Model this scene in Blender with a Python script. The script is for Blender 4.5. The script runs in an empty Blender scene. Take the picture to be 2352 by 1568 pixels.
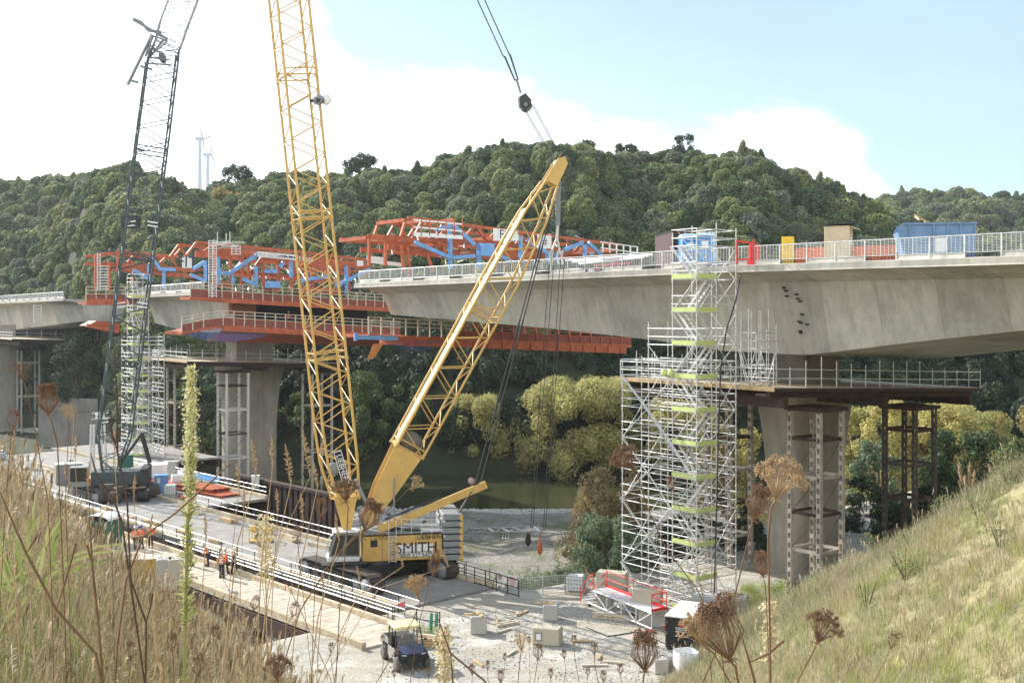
import bpy, bmesh, math, random
from mathutils import Vector, Matrix, noise
R = math.radians
rng = random.Random(11)
SC = bpy.context.scene
COL = SC.collection
V = Vector
# camera model: level camera at the origin of x/y, CZ metres up; HY is the horizon row of a 2352 px wide photograph
F, CX, HY, CZ = 2522.0, 1176.0, 719.0, 18.2
def W(px, py, D): return V(((px-CX)/F*D, D, CZ-(py-HY)/F*D))
def G(px, py, z=0.0): return W(px, py, (CZ-z)*F/(py-HY))

# ---------------------------------------------------------------- materials
def rgb(h):
    h = h.lstrip('#'); o = []
    for i in (0, 2, 4):
        c = int(h[i:i+2], 16)/255
        o.append(c/12.92 if c <= .04045 else ((c+.055)/1.055)**2.4)
    return tuple(o)
def newmat(name):
    m = bpy.data.materials.new(name); m.use_nodes = True
    nt = m.node_tree; return m, nt, nt.nodes['Principled BSDF']
def N(nt, typ, **kw):
    n = nt.nodes.new(typ)
    for k, v in kw.items():
        if k in n.inputs: n.inputs[k].default_value = v
        else: setattr(n, k, v)
    return n
def mixc(nt, fac, a, b, mode='MIX'):
    n = nt.nodes.new('ShaderNodeMix'); n.data_type = 'RGBA'; n.blend_type = mode
    for sock, v in ((n.inputs[0], fac), (n.inputs[6], a), (n.inputs[7], b)):
        if hasattr(v, 'is_linked'): nt.links.new(v, sock)
        elif isinstance(v, (int, float)): sock.default_value = v
        else: sock.default_value = (*v[:3], 1)
    return n.outputs[2]
def ramp(nt, src, stops):
    n = nt.nodes.new('ShaderNodeValToRGB'); e = n.color_ramp.elements
    while len(e) < len(stops): e.new(.5)
    for i, (p, c) in enumerate(stops):
        e[i].position = p; e[i].color = (*((c, c, c) if isinstance(c, (int, float)) else c[:3]), 1)
    nt.links.new(src, n.inputs[0]); return n.outputs[0]
def noisetex(nt, scale, detail=4, rough=.55, coord='Object', stretch=None):
    tc = N(nt, 'ShaderNodeTexCoord'); n = N(nt, 'ShaderNodeTexNoise')
    n.inputs['Scale'].default_value = scale; n.inputs['Detail'].default_value = detail; n.inputs['Roughness'].default_value = rough
    src = tc.outputs[coord]
    if stretch:
        mp = N(nt, 'ShaderNodeMapping'); mp.inputs['Scale'].default_value = stretch
        nt.links.new(src, mp.inputs[0]); src = mp.outputs[0]
    nt.links.new(src, n.inputs['Vector']); return n.outputs['Fac']
def paint(name, c, rough=.5, metal=0., var=.25, scale=2.5, dirt=None, dirt_amt=.35, bump=0., stretch=None, spec=.4):
    m, nt, b = newmat(name)
    c2 = tuple(min(1, x*(1+var)) for x in c); c1 = tuple(x*(1-var) for x in c)
    f = ramp(nt, noisetex(nt, scale, 6, .6, stretch=stretch), [(.3, 0.), (.7, 1.)])
    col = mixc(nt, f, c1, c2)
    if dirt:
        f2 = ramp(nt, noisetex(nt, scale*3.1, 8, .7), [(.52, 0.), (.72, dirt_amt)])
        col = mixc(nt, f2, col, dirt)
    nt.links.new(col, b.inputs['Base Color'])
    b.inputs['Roughness'].default_value = rough; b.inputs['Metallic'].default_value = metal
    b.inputs['Specular IOR Level'].default_value = spec
    if bump:
        bp = N(nt, 'ShaderNodeBump'); bp.inputs['Strength'].default_value = bump; bp.inputs['Distance'].default_value = .05
        nt.links.new(noisetex(nt, scale*8, 6, .65), bp.inputs['Height']); nt.links.new(bp.outputs[0], b.inputs['Normal'])
    return m
def foliage(name, cols, transl=.25, var=.5, rough=.6, objvar=True):
    """leaf material: colour per leaf island, per instance"""
    m, nt, b = newmat(name)
    geo = N(nt, 'ShaderNodeNewGeometry'); oi = N(nt, 'ShaderNodeObjectInfo')
    n = len(cols)
    src = oi.outputs['Random'] if objvar else geo.outputs['Random Per Island']
    col = ramp(nt, src, [(i/max(1, n-1), c) for i, c in enumerate(cols)])
    f = ramp(nt, geo.outputs['Random Per Island'], [(0., 1-var), (1., 1+var)])
    col = mixc(nt, 1., col, f, 'MULTIPLY')
    nt.links.new(col, b.inputs['Base Color']); b.inputs['Roughness'].default_value = rough
    b.inputs['Specular IOR Level'].default_value = .25
    tr = N(nt, 'ShaderNodeBsdfTranslucent'); nt.links.new(col, tr.inputs[0])
    mx = N(nt, 'ShaderNodeMixShader'); mx.inputs[0].default_value = transl
    nt.links.new(b.outputs[0], mx.inputs[1]); nt.links.new(tr.outputs[0], mx.inputs[2])
    nt.links.new(mx.outputs[0], nt.nodes['Material Output'].inputs[0])
    return m

# ---------------------------------------------------------------- mesh builder
class MB:
    def __init__(s): s.v = []; s.f = []; s.sm = []
    def add(s, vs, fs, smooth=False):
        o = len(s.v); s.v.extend([tuple(p) for p in vs]); s.f.extend([tuple(i+o for i in f) for f in fs]); s.sm.extend([smooth]*len(fs)); return s
    def box(s, c, d, rz=0., M=None):
        x, y, z = d[0]/2, d[1]/2, d[2]/2
        vs = [V((a*x, b*y, e*z)) for e in (-1, 1) for b in (-1, 1) for a in (-1, 1)]
        m = M if M is not None else Matrix.Rotation(rz, 3, 'Z')
        c = V(c)
        return s.add([c+m@p for p in vs], [(0, 2, 3, 1), (4, 5, 7, 6), (0, 1, 5, 4), (2, 6, 7, 3), (0, 4, 6, 2), (1, 3, 7, 5)])
    def cbox(s, c, d, rz=0., b=.03, M=None):
        """box with chamfered vertical and top edges"""
        x, y, z = d[0]/2, d[1]/2, d[2]/2; b = min(b, x*.45, y*.45, z*.45)
        def ring(ix, h): 
            X, Y = x-ix, y-ix
            return [(-X+b, -Y, h), (X-b, -Y, h), (X, -Y+b, h), (X, Y-b, h), (X-b, Y, h), (-X+b, Y, h), (-X, Y-b, h), (-X, -Y+b, h)]
        m = M if M is not None else Matrix.Rotation(rz, 3, 'Z'); c = V(c)
        vs = [c+m@V(p) for p in ring(b, -z)+ring(0, -z+b)+ring(0, z-b)+ring(b, z)]
        fs = [tuple(reversed(range(8))), tuple(range(24, 32))]
        for k in range(3):
            for i in range(8): fs.append((k*8+i, k*8+(i+1) % 8, k*8+8+(i+1) % 8, k*8+8+i))
        return s.add(vs, fs)
    def beam(s, p0, p1, w, h, up=(0, 0, 1)):
        p0, p1 = V(p0), V(p1); d = (p1-p0).normalized(); u = V(up)
        r = d.cross(u)
        if r.length < 1e-4: r = d.cross(V((1, 0, 0)))
        r.normalize(); u = r.cross(d).normalized()
        vs = []
        for p in (p0, p1):
            for a, b in ((-1, -1), (1, -1), (1, 1), (-1, 1)): vs.append(p+r*(a*w/2)+u*(b*h/2))
        return s.add(vs, [(3, 2, 1, 0), (4, 5, 6, 7), (0, 1, 5, 4), (1, 2, 6, 5), (2, 3, 7, 6), (3, 0, 4, 7)])
    def tube(s, p0, p1, r, n=6, r2=None, cap=True):
        return s.poly([p0, p1], [r, r if r2 is None else r2], n, cap)
    def poly(s, pts, rad, n=6, cap=True, smooth=True):
        pts = [V(p) for p in pts]; k = len(pts)
        if not hasattr(rad, '__len__'): rad = [rad]*k
        vs = []; pr = None
        for i, p in enumerate(pts):
            d = (pts[min(i+1, k-1)]-pts[max(i-1, 0)])
            d = d.normalized() if d.length > 1e-9 else V((0, 0, 1))
            if pr is None:
                a = V((0, 0, 1)) if abs(d.z) < .9 else V((1, 0, 0)); r = d.cross(a).normalized()
            else:
                r = pr-d*pr.dot(d); r = r.normalized() if r.length > 1e-6 else d.orthogonal().normalized()
            pr = r; u = d.cross(r)
            for j in range(n):
                t = 2*math.pi*j/n; vs.append(p+(r*math.cos(t)+u*math.sin(t))*rad[i])
        fs = [(i*n+j, i*n+(j+1) % n, (i+1)*n+(j+1) % n, (i+1)*n+j) for i in range(k-1) for j in range(n)]
        s.add(vs, fs, smooth and n > 4)
        if cap: s.add(vs[:n], [tuple(reversed(range(n)))]); s.add(vs[-n:], [tuple(range(n))])
        return s
    def loft(s, secs, cap=True, smooth=False):
        n = len(secs[0]); vs = [p for q in secs for p in q]
        fs = [(i*n+j, i*n+(j+1) % n, (i+1)*n+(j+1) % n, (i+1)*n+j) for i in range(len(secs)-1) for j in range(n)]
        s.add(vs, fs, smooth)
        if cap: s.add(secs[0], [tuple(reversed(range(n)))]); s.add(secs[-1], [tuple(range(n))])
        return s
    def prism(s, poly, off):
        off = V(off); a = [V(p) for p in poly]; return s.loft([a, [p+off for p in a]])
    def lathe(s, c, prof, n=12, axis=(0, 0, 1), smooth=True):
        a = V(axis).normalized(); r = a.orthogonal().normalized(); u = a.cross(r); c = V(c)
        return s.loft([[c+a*h+(r*math.cos(2*math.pi*j/n)+u*math.sin(2*math.pi*j/n))*max(q, 1e-4) for j in range(n)] for q, h in prof], True, smooth)
    def ball(s, c, r, n=8, m=6, sq=(1, 1, 1)):
        c = V(c); secs = []
        for i in range(m+1):
            t = math.pi*i/m; q = max(math.sin(t), .001)
            secs.append([c+V((math.cos(2*math.pi*j/n)*q*r*sq[0], math.sin(2*math.pi*j/n)*q*r*sq[1], -math.cos(t)*r*sq[2])) for j in range(n)])
        return s.loft(secs, True, True)
    def quad(s, a, b, c, d): return s.add([a, b, c, d], [(0, 1, 2, 3)])
    def mesh(s, name, mats, org=V((0, 0, 0))):
        me = bpy.data.meshes.new(name)
        me.from_pydata([(a-org.x, b-org.y, c-org.z) for a, b, c in s.v], [], s.f)
        me.polygons.foreach_set('use_smooth', s.sm)
        for m in (mats if isinstance(mats, (list, tuple)) else [mats]): me.materials.append(m)
        me.update(); return me
    def build(s, name, mat, parent=None, loc=None):
        """one mesh object; vertices are given in the frame of the thing (world when the thing was made with its place)"""
        org = ORG.get(parent.name, V((0, 0, 0))) if parent else V(loc or (0, 0, 0))
        o = bpy.data.objects.new(name, s.mesh(name, mat, org)); COL.objects.link(o)
        if parent: o.parent = parent; ORG[o.name] = org
        else: o.location = org; ORG[o.name] = org
        return o
ORG = {}
def tag(o, label=None, cat=None, group=None, kind=None):
    if label: o['label'] = label
    if cat: o['category'] = cat
    if group: o['group'] = group
    if kind: o['kind'] = kind
    return o
def thing(name, label, cat, loc=(0, 0, 0), group=None, rz=0.):
    o = bpy.data.objects.new(name, None); COL.objects.link(o)
    o.empty_display_size = .3; o.location = loc; o.rotation_euler = (0, 0, rz)
    ORG[o.name] = V((0, 0, 0)) if rz else V(loc)
    return tag(o, label, cat, group)
def kids(o): return [c for c in o.children]
def dup(root, loc, rz=0., label=None, scale=None, group=None):
    r = root.copy(); COL.objects.link(r); r.location = loc; r.rotation_euler = (0, 0, rz)
    if scale: r.scale = scale if hasattr(scale, '__len__') else (scale,)*3
    if label: r['label'] = label
    if group: r['group'] = group
    for ch in kids(root):
        c = ch.copy(); COL.objects.link(c); c.parent = r
        for g in kids(ch):
            d = g.copy(); COL.objects.link(d); d.parent = c
    return r
def emit(mbs, name, mat, parent, limit=100):
    """each builder its own part; past the limit the rest is one 'stuff' part"""
    for m in mbs[:limit]: m.build(name, mat, parent)
    if len(mbs) > limit:
        r = MB()
        for m in mbs[limit:]: r.add(m.v, m.f, True)
        tag(r.build(name, mat, parent), kind='stuff')
def one(mb, name, mat, label, cat, loc, group=None, kind=None):
    return tag(mb.build(name, mat, None, loc), label, cat, group, kind)
def text(body, size, mat, parent, org, right, up, name='lettering', align='CENTER', depth=.004, shear=0.):
    cu = bpy.data.curves.new('t', 'FONT'); cu.body = body; cu.size = size; cu.extrude = depth; cu.align_x = align; cu.align_y = 'CENTER'; cu.shear = shear
    o = bpy.data.objects.new('t', cu); COL.objects.link(o)
    dg = bpy.context.evaluated_depsgraph_get(); dg.update()
    me = bpy.data.meshes.new_from_object(o.evaluated_get(dg))
    bpy.data.objects.remove(o); bpy.data.curves.remove(cu)
    r = V(right).normalized(); u = V(up).normalized(); n = r.cross(u); w = V(org)
    pr = ORG.get(parent.name, V((0, 0, 0)))
    for v in me.vertices: v.co = w+r*v.co.x+u*v.co.y+n*v.co.z-pr
    me.materials.clear(); me.materials.append(mat); me.name = name
    t = bpy.data.objects.new(name, me); COL.objects.link(t); t.parent = parent; ORG[t.name] = pr
    return t
def scatter(name, variants, pts, label=None, cat=None, kind='stuff'):
    """one 'stuff' object: geometry-node instances of the variant meshes. pts: (loc, rot, scale, index)"""
    coll = bpy.data.collections.new(name+'_source')
    for i, me in enumerate(variants):
        coll.objects.link(bpy.data.objects.new('%s_%02d' % (name, i), me))
    me = bpy.data.meshes.new(name); me.from_pydata([tuple(p[0]) for p in pts], [], [])
    a = me.attributes.new('rot', 'FLOAT_VECTOR', 'POINT'); a.data.foreach_set('vector', [c for p in pts for c in p[1]])
    a = me.attributes.new('scl', 'FLOAT_VECTOR', 'POINT'); a.data.foreach_set('vector', [c for p in pts for c in p[2]])
    a = me.attributes.new('idx', 'INT', 'POINT'); a.data.foreach_set('value', [p[3] for p in pts])
    o = bpy.data.objects.new(name, me); COL.objects.link(o)
    g = bpy.data.node_groups.new(name, 'GeometryNodeTree')
    g.interface.new_socket('Geometry', in_out='INPUT', socket_type='NodeSocketGeometry')
    g.interface.new_socket('Geometry', in_out='OUTPUT', socket_type='NodeSocketGeometry')
    gi = g.nodes.new('NodeGroupInput'); go = g.nodes.new('NodeGroupOutput')
    ip = g.nodes.new('GeometryNodeInstanceOnPoints'); ci = g.nodes.new('GeometryNodeCollectionInfo')
    ci.inputs[0].default_value = coll; ci.inputs[1].default_value = True; ci.inputs[2].default_value = True
    def attr(nm, dt):
        n = g.nodes.new('GeometryNodeInputNamedAttribute'); n.data_type = dt; n.inputs[0].default_value = nm
        return n.outputs[0]
    L = g.links.new
    L(gi.outputs[0], ip.inputs['Points']); L(ci.outputs[0], ip.inputs['Instance']); ip.inputs['Pick Instance'].default_value = True
    L(attr('idx', 'INT'), ip.inputs['Instance Index']); L(attr('rot', 'FLOAT_VECTOR'), ip.inputs['Rotation']); L(attr('scl', 'FLOAT_VECTOR'), ip.inputs['Scale'])
    L(ip.outputs[0], go.inputs[0])
    md = o.modifiers.new('scatter', 'NODES'); md.node_group = g
    return tag(o, label, cat, None, kind)
def lerp(tab, t):
    if t <= tab[0][0]: return tab[0][1]
    for (a, p), (b, q) in zip(tab, tab[1:]):
        if t <= b: return p+(q-p)*(t-a)/(b-a)
    return tab[-1][1]
def sstep(a, b, x):
    t = max(0., min(1., (x-a)/(b-a))); return t*t*(3-2*t)
def nz(x, y, z=0.): return noise.noise(V((x, y, z)))
# ---------------------------------------------------------------- camera, sky, sun
cam = bpy.data.cameras.new('camera'); co = bpy.data.objects.new('camera', cam); COL.objects.link(co)
co.location = (0, 0, CZ); co.rotation_euler = (R(90), 0, 0)
cam.lens = 36*F/2352; cam.sensor_width = 36; cam.shift_y = -(784-HY)/2352; cam.clip_start = .05; cam.clip_end = 8000
SC.camera = co
SUN = V((-.775, .63, 0)).normalized(); ELEV = R(33)
sun = bpy.data.lights.new('sun', 'SUN'); sun.energy = 4.6; sun.angle = R(.53); sun.color = (1, .95, .86)
so = bpy.data.objects.new('sun', sun); COL.objects.link(so)
sd = V((SUN.x*math.cos(ELEV), SUN.y*math.cos(ELEV), math.sin(ELEV)))
so.rotation_euler = (-sd).to_track_quat('-Z', 'Y').to_euler(); so.location = (-60, 60, 90)
wd = bpy.data.worlds.new('World'); SC.world = wd; wd.use_nodes = True
nt = wd.node_tree; bg = nt.nodes['Background']
sky = N(nt, 'ShaderNodeTexSky'); sky.sky_type = 'NISHITA'; sky.sun_disc = False
sky.sun_elevation = ELEV; sky.sun_rotation = math.atan2(SUN.x, SUN.y); sky.air_density = 1.; sky.dust_density = .6; sky.ozone_density = 1.
tc = N(nt, 'ShaderNodeTexCoord'); sp = N(nt, 'ShaderNodeSeparateXYZ'); nt.links.new(tc.outputs['Generated'], sp.inputs[0])
def mth(op, a, b=None):
    n = N(nt, 'ShaderNodeMath'); n.operation = op
    for i, v in enumerate((a, b)):
        if v is None: continue
        if hasattr(v, 'is_linked'): nt.links.new(v, n.inputs[i])
        else: n.inputs[i].default_value = v
    return n.outputs[0]
az = mth('ARCTAN2', sp.outputs[0], sp.outputs[1])                        # heading of the view ray
el = mth('DIVIDE', sp.outputs[2], mth('SQRT', mth('ADD', mth('MULTIPLY', sp.outputs[0], sp.outputs[0]), mth('MULTIPLY', sp.outputs[1], sp.outputs[1]))))
azn = mth('ADD', mth('MULTIPLY', az, 1/1.4), .5)
fc = nt.nodes.new('ShaderNodeFloatCurve'); cv = fc.mapping.curves[0]
# cloud top (slope above the horizon) against heading
pts = [(-.7, .60), (-.42, .50), (-.28, .40), (-.19, .285), (-.16, .245), (-.12, .225), (-.06, .215), (.0, .20), (.06, .18), (.13, .165), (.19, .16), (.235, .175), (.285, .155), (.32, .11), (.36, .06), (.45, .03), (.7, .1)]
while len(cv.points) < len(pts): cv.points.new(.5, .5)
for p, (a, h) in zip(cv.points, pts): p.location = (a/1.4+.5, h)
fc.mapping.update(); nt.links.new(azn, fc.inputs['Value'])
def wnoise(scale, stretch, detail=7, rough=.6):
    n = N(nt, 'ShaderNodeTexNoise'); n.inputs['Scale'].default_value = scale; n.inputs['Detail'].default_value = detail; n.inputs['Roughness'].default_value = rough
    mp = N(nt, 'ShaderNodeMapping'); mp.inputs['Scale'].default_value = stretch
    nt.links.new(tc.outputs['Generated'], mp.inputs[0]); nt.links.new(mp.outputs[0], n.inputs['Vector']); return n.outputs['Fac']
d = mth('SUBTRACT', mth('ADD', fc.outputs[0], mth('MULTIPLY', mth('SUBTRACT', wnoise(9, (1, 1, 1.6)), .5), .13)), el)
mr = N(nt, 'ShaderNodeMapRange'); mr.interpolation_type = 'SMOOTHSTEP'; nt.links.new(d, mr.inputs[0])
mr.inputs[1].default_value = -.018; mr.inputs[2].default_value = .03
inner = ramp(nt, wnoise(4.5, (1, 1, 2.2), 6), [(.33, .72), (.6, 1.)])
cm = mth('MULTIPLY', mr.outputs[0], inner)
veil = ramp(nt, wnoise(3, (1, 1, 3), 5), [(.35, .22), (.75, .42)])
skc = mixc(nt, veil, sky.outputs[0], (4.8, 7.7, 9.9))
cloudc = mixc(nt, ramp(nt, wnoise(6, (1, 1, 1.5), 5), [(.4, 0.), (.62, 1.)]), (10.5, 11.2, 12.2), (13.6, 13.6, 13.6))
nt.links.new(mixc(nt, cm, skc, cloudc), bg.inputs[0]); bg.inputs[1].default_value = .085
SC.view_settings.view_transform = 'Standard'; SC.view_settings.look = 'None'; SC.view_settings.gamma = 1; SC.view_settings.exposure = .90
SC.cycles.max_bounces = 7; SC.cycles.diffuse_bounces = 3; SC.cycles.glossy_bounces = 3; SC.cycles.transmission_bounces = 4; SC.cycles.transparent_max_bounces = 10; SC.cycles.volume_bounces = 0

# ---------------------------------------------------------------- land
TS, VS = V((.69, -.724, 0)), V((.724, .69, 0))                            # along and across the staging bridges
def SP(s, n, z=0.): return TS*s+VS*n+V((0, 0, z))
RIDGE = [(-900, 400), (-300, 395), (0, 388), (100, 372), (200, 370), (290, 395), (360, 412), (420, 428), (480, 430), (540, 412), (600, 398), (680, 400), (760, 402), (850, 392), (980, 374), (1060, 357), (1120, 343), (1240, 350), (1300, 346), (1350, 338), (1440, 346), (1540, 338), (1620, 347), (1680, 352), (1740, 366), (1800, 386), (1900, 408), (1960, 426), (2010, 448), (2090, 515), (2160, 560), (2352, 640), (2700, 760), (3400, 760)]
RDEP = [(-900, 420), (0, 370), (300, 350), (430, 300), (560, 275), (900, 270), (1300, 262), (1700, 255), (2000, 250), (2300, 235), (3000, 230)]
FRIDGE = [(1500, 600), (1850, 520), (1960, 462), (2050, 440), (2150, 436), (2200, 432), (2352, 446), (2600, 430), (3400, 440)]
def hill(x, y):
    px = CX+F*x/y; dr = lerp(RDEP, px); df = 164.+75*sstep(330, 90, px) if px > -400 else 239.
    zr = CZ+(HY-lerp(RIDGE, px))/F*dr-5.0-5.5*(1-sstep(300, 520, px))
    q = (y-df)/(dr-df)
    if q <= 0: return -6.2
    s = 1-(1-min(q, 1))**1.75
    b = 4*min(q, 1)*(1-min(q, 1))
    z = -5+(zr+5)*s+b*(7*nz(x*.016, y*.016, 3.)+4*nz(x*.04, y*.04, 8.))-(max(0, q-1)*(dr-df)*.25)
    # side spur coming down on the left, a gully right of it
    z += b*(9*math.exp(-((px-330)/130)**2)-6*math.exp(-((px-560)/110)**2)+5*math.exp(-((px-1250)/170)**2)-5*math.exp(-((px-1500)/120)**2)+5*math.exp(-((px-1700)/120)**2))
    return max(z, -6.2+min(q*30, 2))
def farhill(x, y):
    px = CX+F*x/y; q = (y-300)/(560-300)
    zr = CZ+(HY-lerp(FRIDGE, px))/F*560-7
    s = 1-(1-min(max(q, 0), 1))**1.3
    return -5+(zr+5)*s+5*nz(x*.02, y*.02, 1.)-max(0, q-1)*60
def camhill(x, y):
    """the bank the photographer stands on"""
    u = x/max(y, 1.)
    v = lerp([(-1.5, .0), (-.75, .08), (-.55, .11), (-.466, .145), (-.40, .198), (-.347, .25), (-.27, .290), (-.23, .318), (-.19, .352), (-.15, .41), (-.12, .44), (-.06, .46), (.1, .5), (.3, .46), (.5, .40), (1.5, .3)], u)
    y0 = 27.
    yy = min(y, y0)
    z = 16.75-(v-.035)*yy
    if y > y0: z -= (y-y0)*.85
    return z
def rslope(x, y):
    d = .915*(x-7.0)-.404*(y-52.)
    yc = lerp([(6, 68), (14, 62), (18, 52.5), (23, 49.5), (45, 46)], x)
    z = -.3+.735*max(d, 0)-max(0, y-yc)*.9+1.1*nz(x*.13, y*.13)*min(max(d, 0)/4, 1)
    return z if d > 0 else -9
def plain(x, y):
    s = .69*x-.724*y; n = .724*x+.69*y
    lim = 50.2+max(0., (x-1)*1.25)+max(0., x-14)*1.2
    b = n-lim
    z = 0.
    if b > 0: z = -min(6.2, 1.1*sstep(0, 4, b)+b*.105)
    left = sstep(-53, -60, s)                                             # low ground and river under the staging
    z = z*(1-left)+left*min(z, -4.6+.5*nz(x*.2, y*.2))
    if y > 128: z = min(z, -5.6-sstep(132, 142, y)*2.2)
    return z
def ground(x, y):
    if y > 160: return -6.2
    z = plain(x, y)
    if abs(z) < .01: z += .03*nz(x*.5, y*.5)
    return max(z, camhill(x, y) if y < 62 else -9, rslope(x, y) if y < 112 else -9)

def speckle(nt, scale, stops, coord='Object', detail=8, rough=.75):
    return ramp(nt, noisetex(nt, scale, detail, rough, coord), stops)
# ground: gravel pad, river stones, soil and turf by height
m, nt, b = newmat('ground'); MG = m
tcn = N(nt, 'ShaderNodeTexCoord'); sx = N(nt, 'ShaderNodeSeparateXYZ'); nt.links.new(tcn.outputs['Object'], sx.inputs[0])
vor = N(nt, 'ShaderNodeTexVoronoi'); vor.inputs['Scale'].default_value = 7.; nt.links.new(tcn.outputs['Object'], vor.inputs['Vector'])
gravel = mixc(nt, ramp(nt, vor.outputs['Color'], [(.1, 0.), (.9, 1.)]), (.30, .28, .25), (.50, .48, .44))
gravel = mixc(nt, ramp(nt, noisetex(nt, .18, 6, .65), [(.42, 0.), (.6, .75)]), gravel, (.43, .38, .30))
gravel = mixc(nt, ramp(nt, noisetex(nt, .55, 7, .7), [(.52, 0.), (.66, .6)]), gravel, (.22, .205, .185))
gravel = mixc(nt, ramp(nt, noisetex(nt, .8, 3, .5, 'Object', (.35, 1.6, 1)), [(.50, 0.), (.60, .5)]), gravel, (.30, .265, .21))
gravel = mixc(nt, ramp(nt, noisetex(nt, .23, 4, .6, 'Object', (1, 1.5, 1)), [(.56, 0.), (.64, .55)]), gravel, (.60, .585, .55))
stone = mixc(nt, ramp(nt, vor.outputs['Color'], [(.1, 0.), (.9, 1.)]), (.16, .15, .14), (.36, .34, .30))
stone = mixc(nt, ramp(nt, noisetex(nt, .25, 6, .7), [(.45, 0.), (.62, .8)]), stone, (.11, .12, .05))
soil = mixc(nt, ramp(nt, noisetex(nt, 2.2, 8, .7), [(.35, 0.), (.65, 1.)]), (.30, .24, .17), (.46, .40, .31))
turf = mixc(nt, ramp(nt, noisetex(nt, 1.3, 8, .75), [(.35, 0.), (.65, 1.)]), (.17, .165, .07), (.36, .31, .18))
bank = mixc(nt, ramp(nt, noisetex(nt, .33, 6, .65), [(.34, 0.), (.46, 1.)]), soil, turf)

def mrange(src, a, bb):
    n = N(nt, 'ShaderNodeMapRange'); nt.links.new(src, n.inputs[0]); n.inputs[1].default_value = a; n.inputs[2].default_value = bb; return n.outputs[0]
col = mixc(nt, mrange(sx.outputs[2], -.5, -.1), stone, gravel)
col = mixc(nt, mrange(sx.outputs[2], .12, .6), col, bank)
nt.links.new(col, b.inputs['Base Color']); b.inputs['Roughness'].default_value = .95; b.inputs['Specular IOR Level'].default_value = .15
bp = N(nt, 'ShaderNodeBump'); bp.inputs['Strength'].default_value = .6; bp.inputs['Distance'].default_value = .08
nt.links.new(mixc(nt, .5, vor.outputs['Distance'], noisetex(nt, 5, 6, .7)), bp.inputs['Height']); nt.links.new(bp.outputs[0], b.inputs['Normal'])
def grid(name, xs, ys, fn, mat):
    mb = MB(); vs = [(x, y, fn(x, y)) for y in ys for x in xs]; n = len(xs)
    fs = [(j*n+i, j*n+i+1, (j+1)*n+i+1, (j+1)*n+i) for j in range(len(ys)-1) for i in range(n-1)]
    mb.add(vs, fs, True); return tag(mb.build(name, mat), kind='structure')
def frange(a, b, st):
    o = []; x = a
    while x < b-1e-6: o.append(x); x += st
    return o+[b]
ys = frange(-25, 20, 1.)+frange(21, 120, .9)+frange(122, 172, 2.5)
xs = frange(-130, -50, 4)+frange(-48, 44, .9)+frange(46, 110, 4)
grid('ground', xs, ys, ground, MG)
MF = paint('forest_floor', (.035, .045, .02), .95, var=.5, scale=.3)
# the hills as one sheet reaching the horizon, the far one behind on the right
hxs = []
def polar(name, u0, u1, nu, ds, fn):
    mb = MB(); us = [u0+(u1-u0)*i/nu for i in range(nu+1)]
    vs = [(u*d, d, fn(u*d, d)) for d in ds for u in us]; n = nu+1
    mb.add(vs, [(j*n+i, j*n+i+1, (j+1)*n+i+1, (j+1)*n+i) for j in range(len(ds)-1) for i in range(nu)], True)
    return tag(mb.build(name, MF), kind='structure')
polar('hill', -.85, .9, 170, [161.]+frange(164, 440, 4), hill)
polar('far_hill', .1, .95, 60, frange(298, 640, 12), farhill)
far = MB(); far.add([(-1500, -500, -9), (1500, -500, -9), (1500, 1900, -9), (-1500, 1900, -9)], [(0, 1, 2, 3)])
tag(far.build('land', MF), kind='structure')
# river
m, nt, b = newmat('water')
b.inputs['Base Color'].default_value = (.045, .05, .022, 1); b.inputs['Roughness'].default_value = .06; b.inputs['IOR'].default_value = 1.33
bp = N(nt, 'ShaderNodeBump'); bp.inputs['Strength'].default_value = .25; bp.inputs['Distance'].default_value = .1
nt.links.new(noisetex(nt, .9, 4, .6, 'Object', (1, 2.2, 1)), bp.inputs['Height']); nt.links.new(bp.outputs[0], b.inputs['Normal'])
w = MB(); w.add([(-260, 96, -6), (260, 96, -6), (260, 190, -6), (-260, 190, -6)], [(0, 1, 2, 3)]); tag(w.build('river', m), kind='structure')

# ---------------------------------------------------------------- trees
def leafmesh(name, mat, clumps, leaf, per, up=.3, seed=1, jit=.55, aspect=1.6, core=None, trunk=None, tmat=None, flat=1., along=0.):
    """crown of many small leaf faces lying around the clumps (centre, radius), with gaps between the clumps"""
    r = random.Random(seed); vs = []; fs = []
    for c, rad in clumps:
        c = V(c); k = int(per*(rad**2))
        for _ in range(k):
            d = V((r.gauss(0, 1), r.gauss(0, 1), r.gauss(0, 1)+up)).normalized()
            p = c+V((d.x*rad, d.y*rad, d.z*rad*flat))*(r.uniform(.72, 1.08))
            n = (d+V((r.gauss(0, 1), r.gauss(0, 1), r.gauss(0, 1)))*jit).normalized()
            a = n.orthogonal().normalized()
            ang = r.uniform(0, 6.28); a = Matrix.Rotation(ang, 3, n)@a
            if along: a = (a*(1-along)+d*along*r.choice((1, .8))+V((0, 0, .35*along))).normalized(); 
            b2 = n.cross(a); b2 = b2.normalized() if b2.length > 1e-4 else n.orthogonal()
            l = leaf*r.uniform(.6, 1.35); w2 = l/aspect
            o = len(vs)
            vs += [p-a*l*.5, p+b2*w2*.5, p+a*l*.5, p-b2*w2*.5]; fs.append((o, o+1, o+2, o+3))
    mb = MB(); mb.add(vs, fs)
    if core:
        for c, rad in core: mb.ball(c, rad, 8, 6)
    mi = len(mb.f)
    if trunk:
        for pts, rads in trunk: mb.poly(pts, rads, 6)
    me = mb.mesh(name, [mat, tmat] if tmat else mat)
    if trunk and tmat:
        for i in range(mi, len(me.polygons)): me.polygons[i].material_index = 1
    return me
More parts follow.
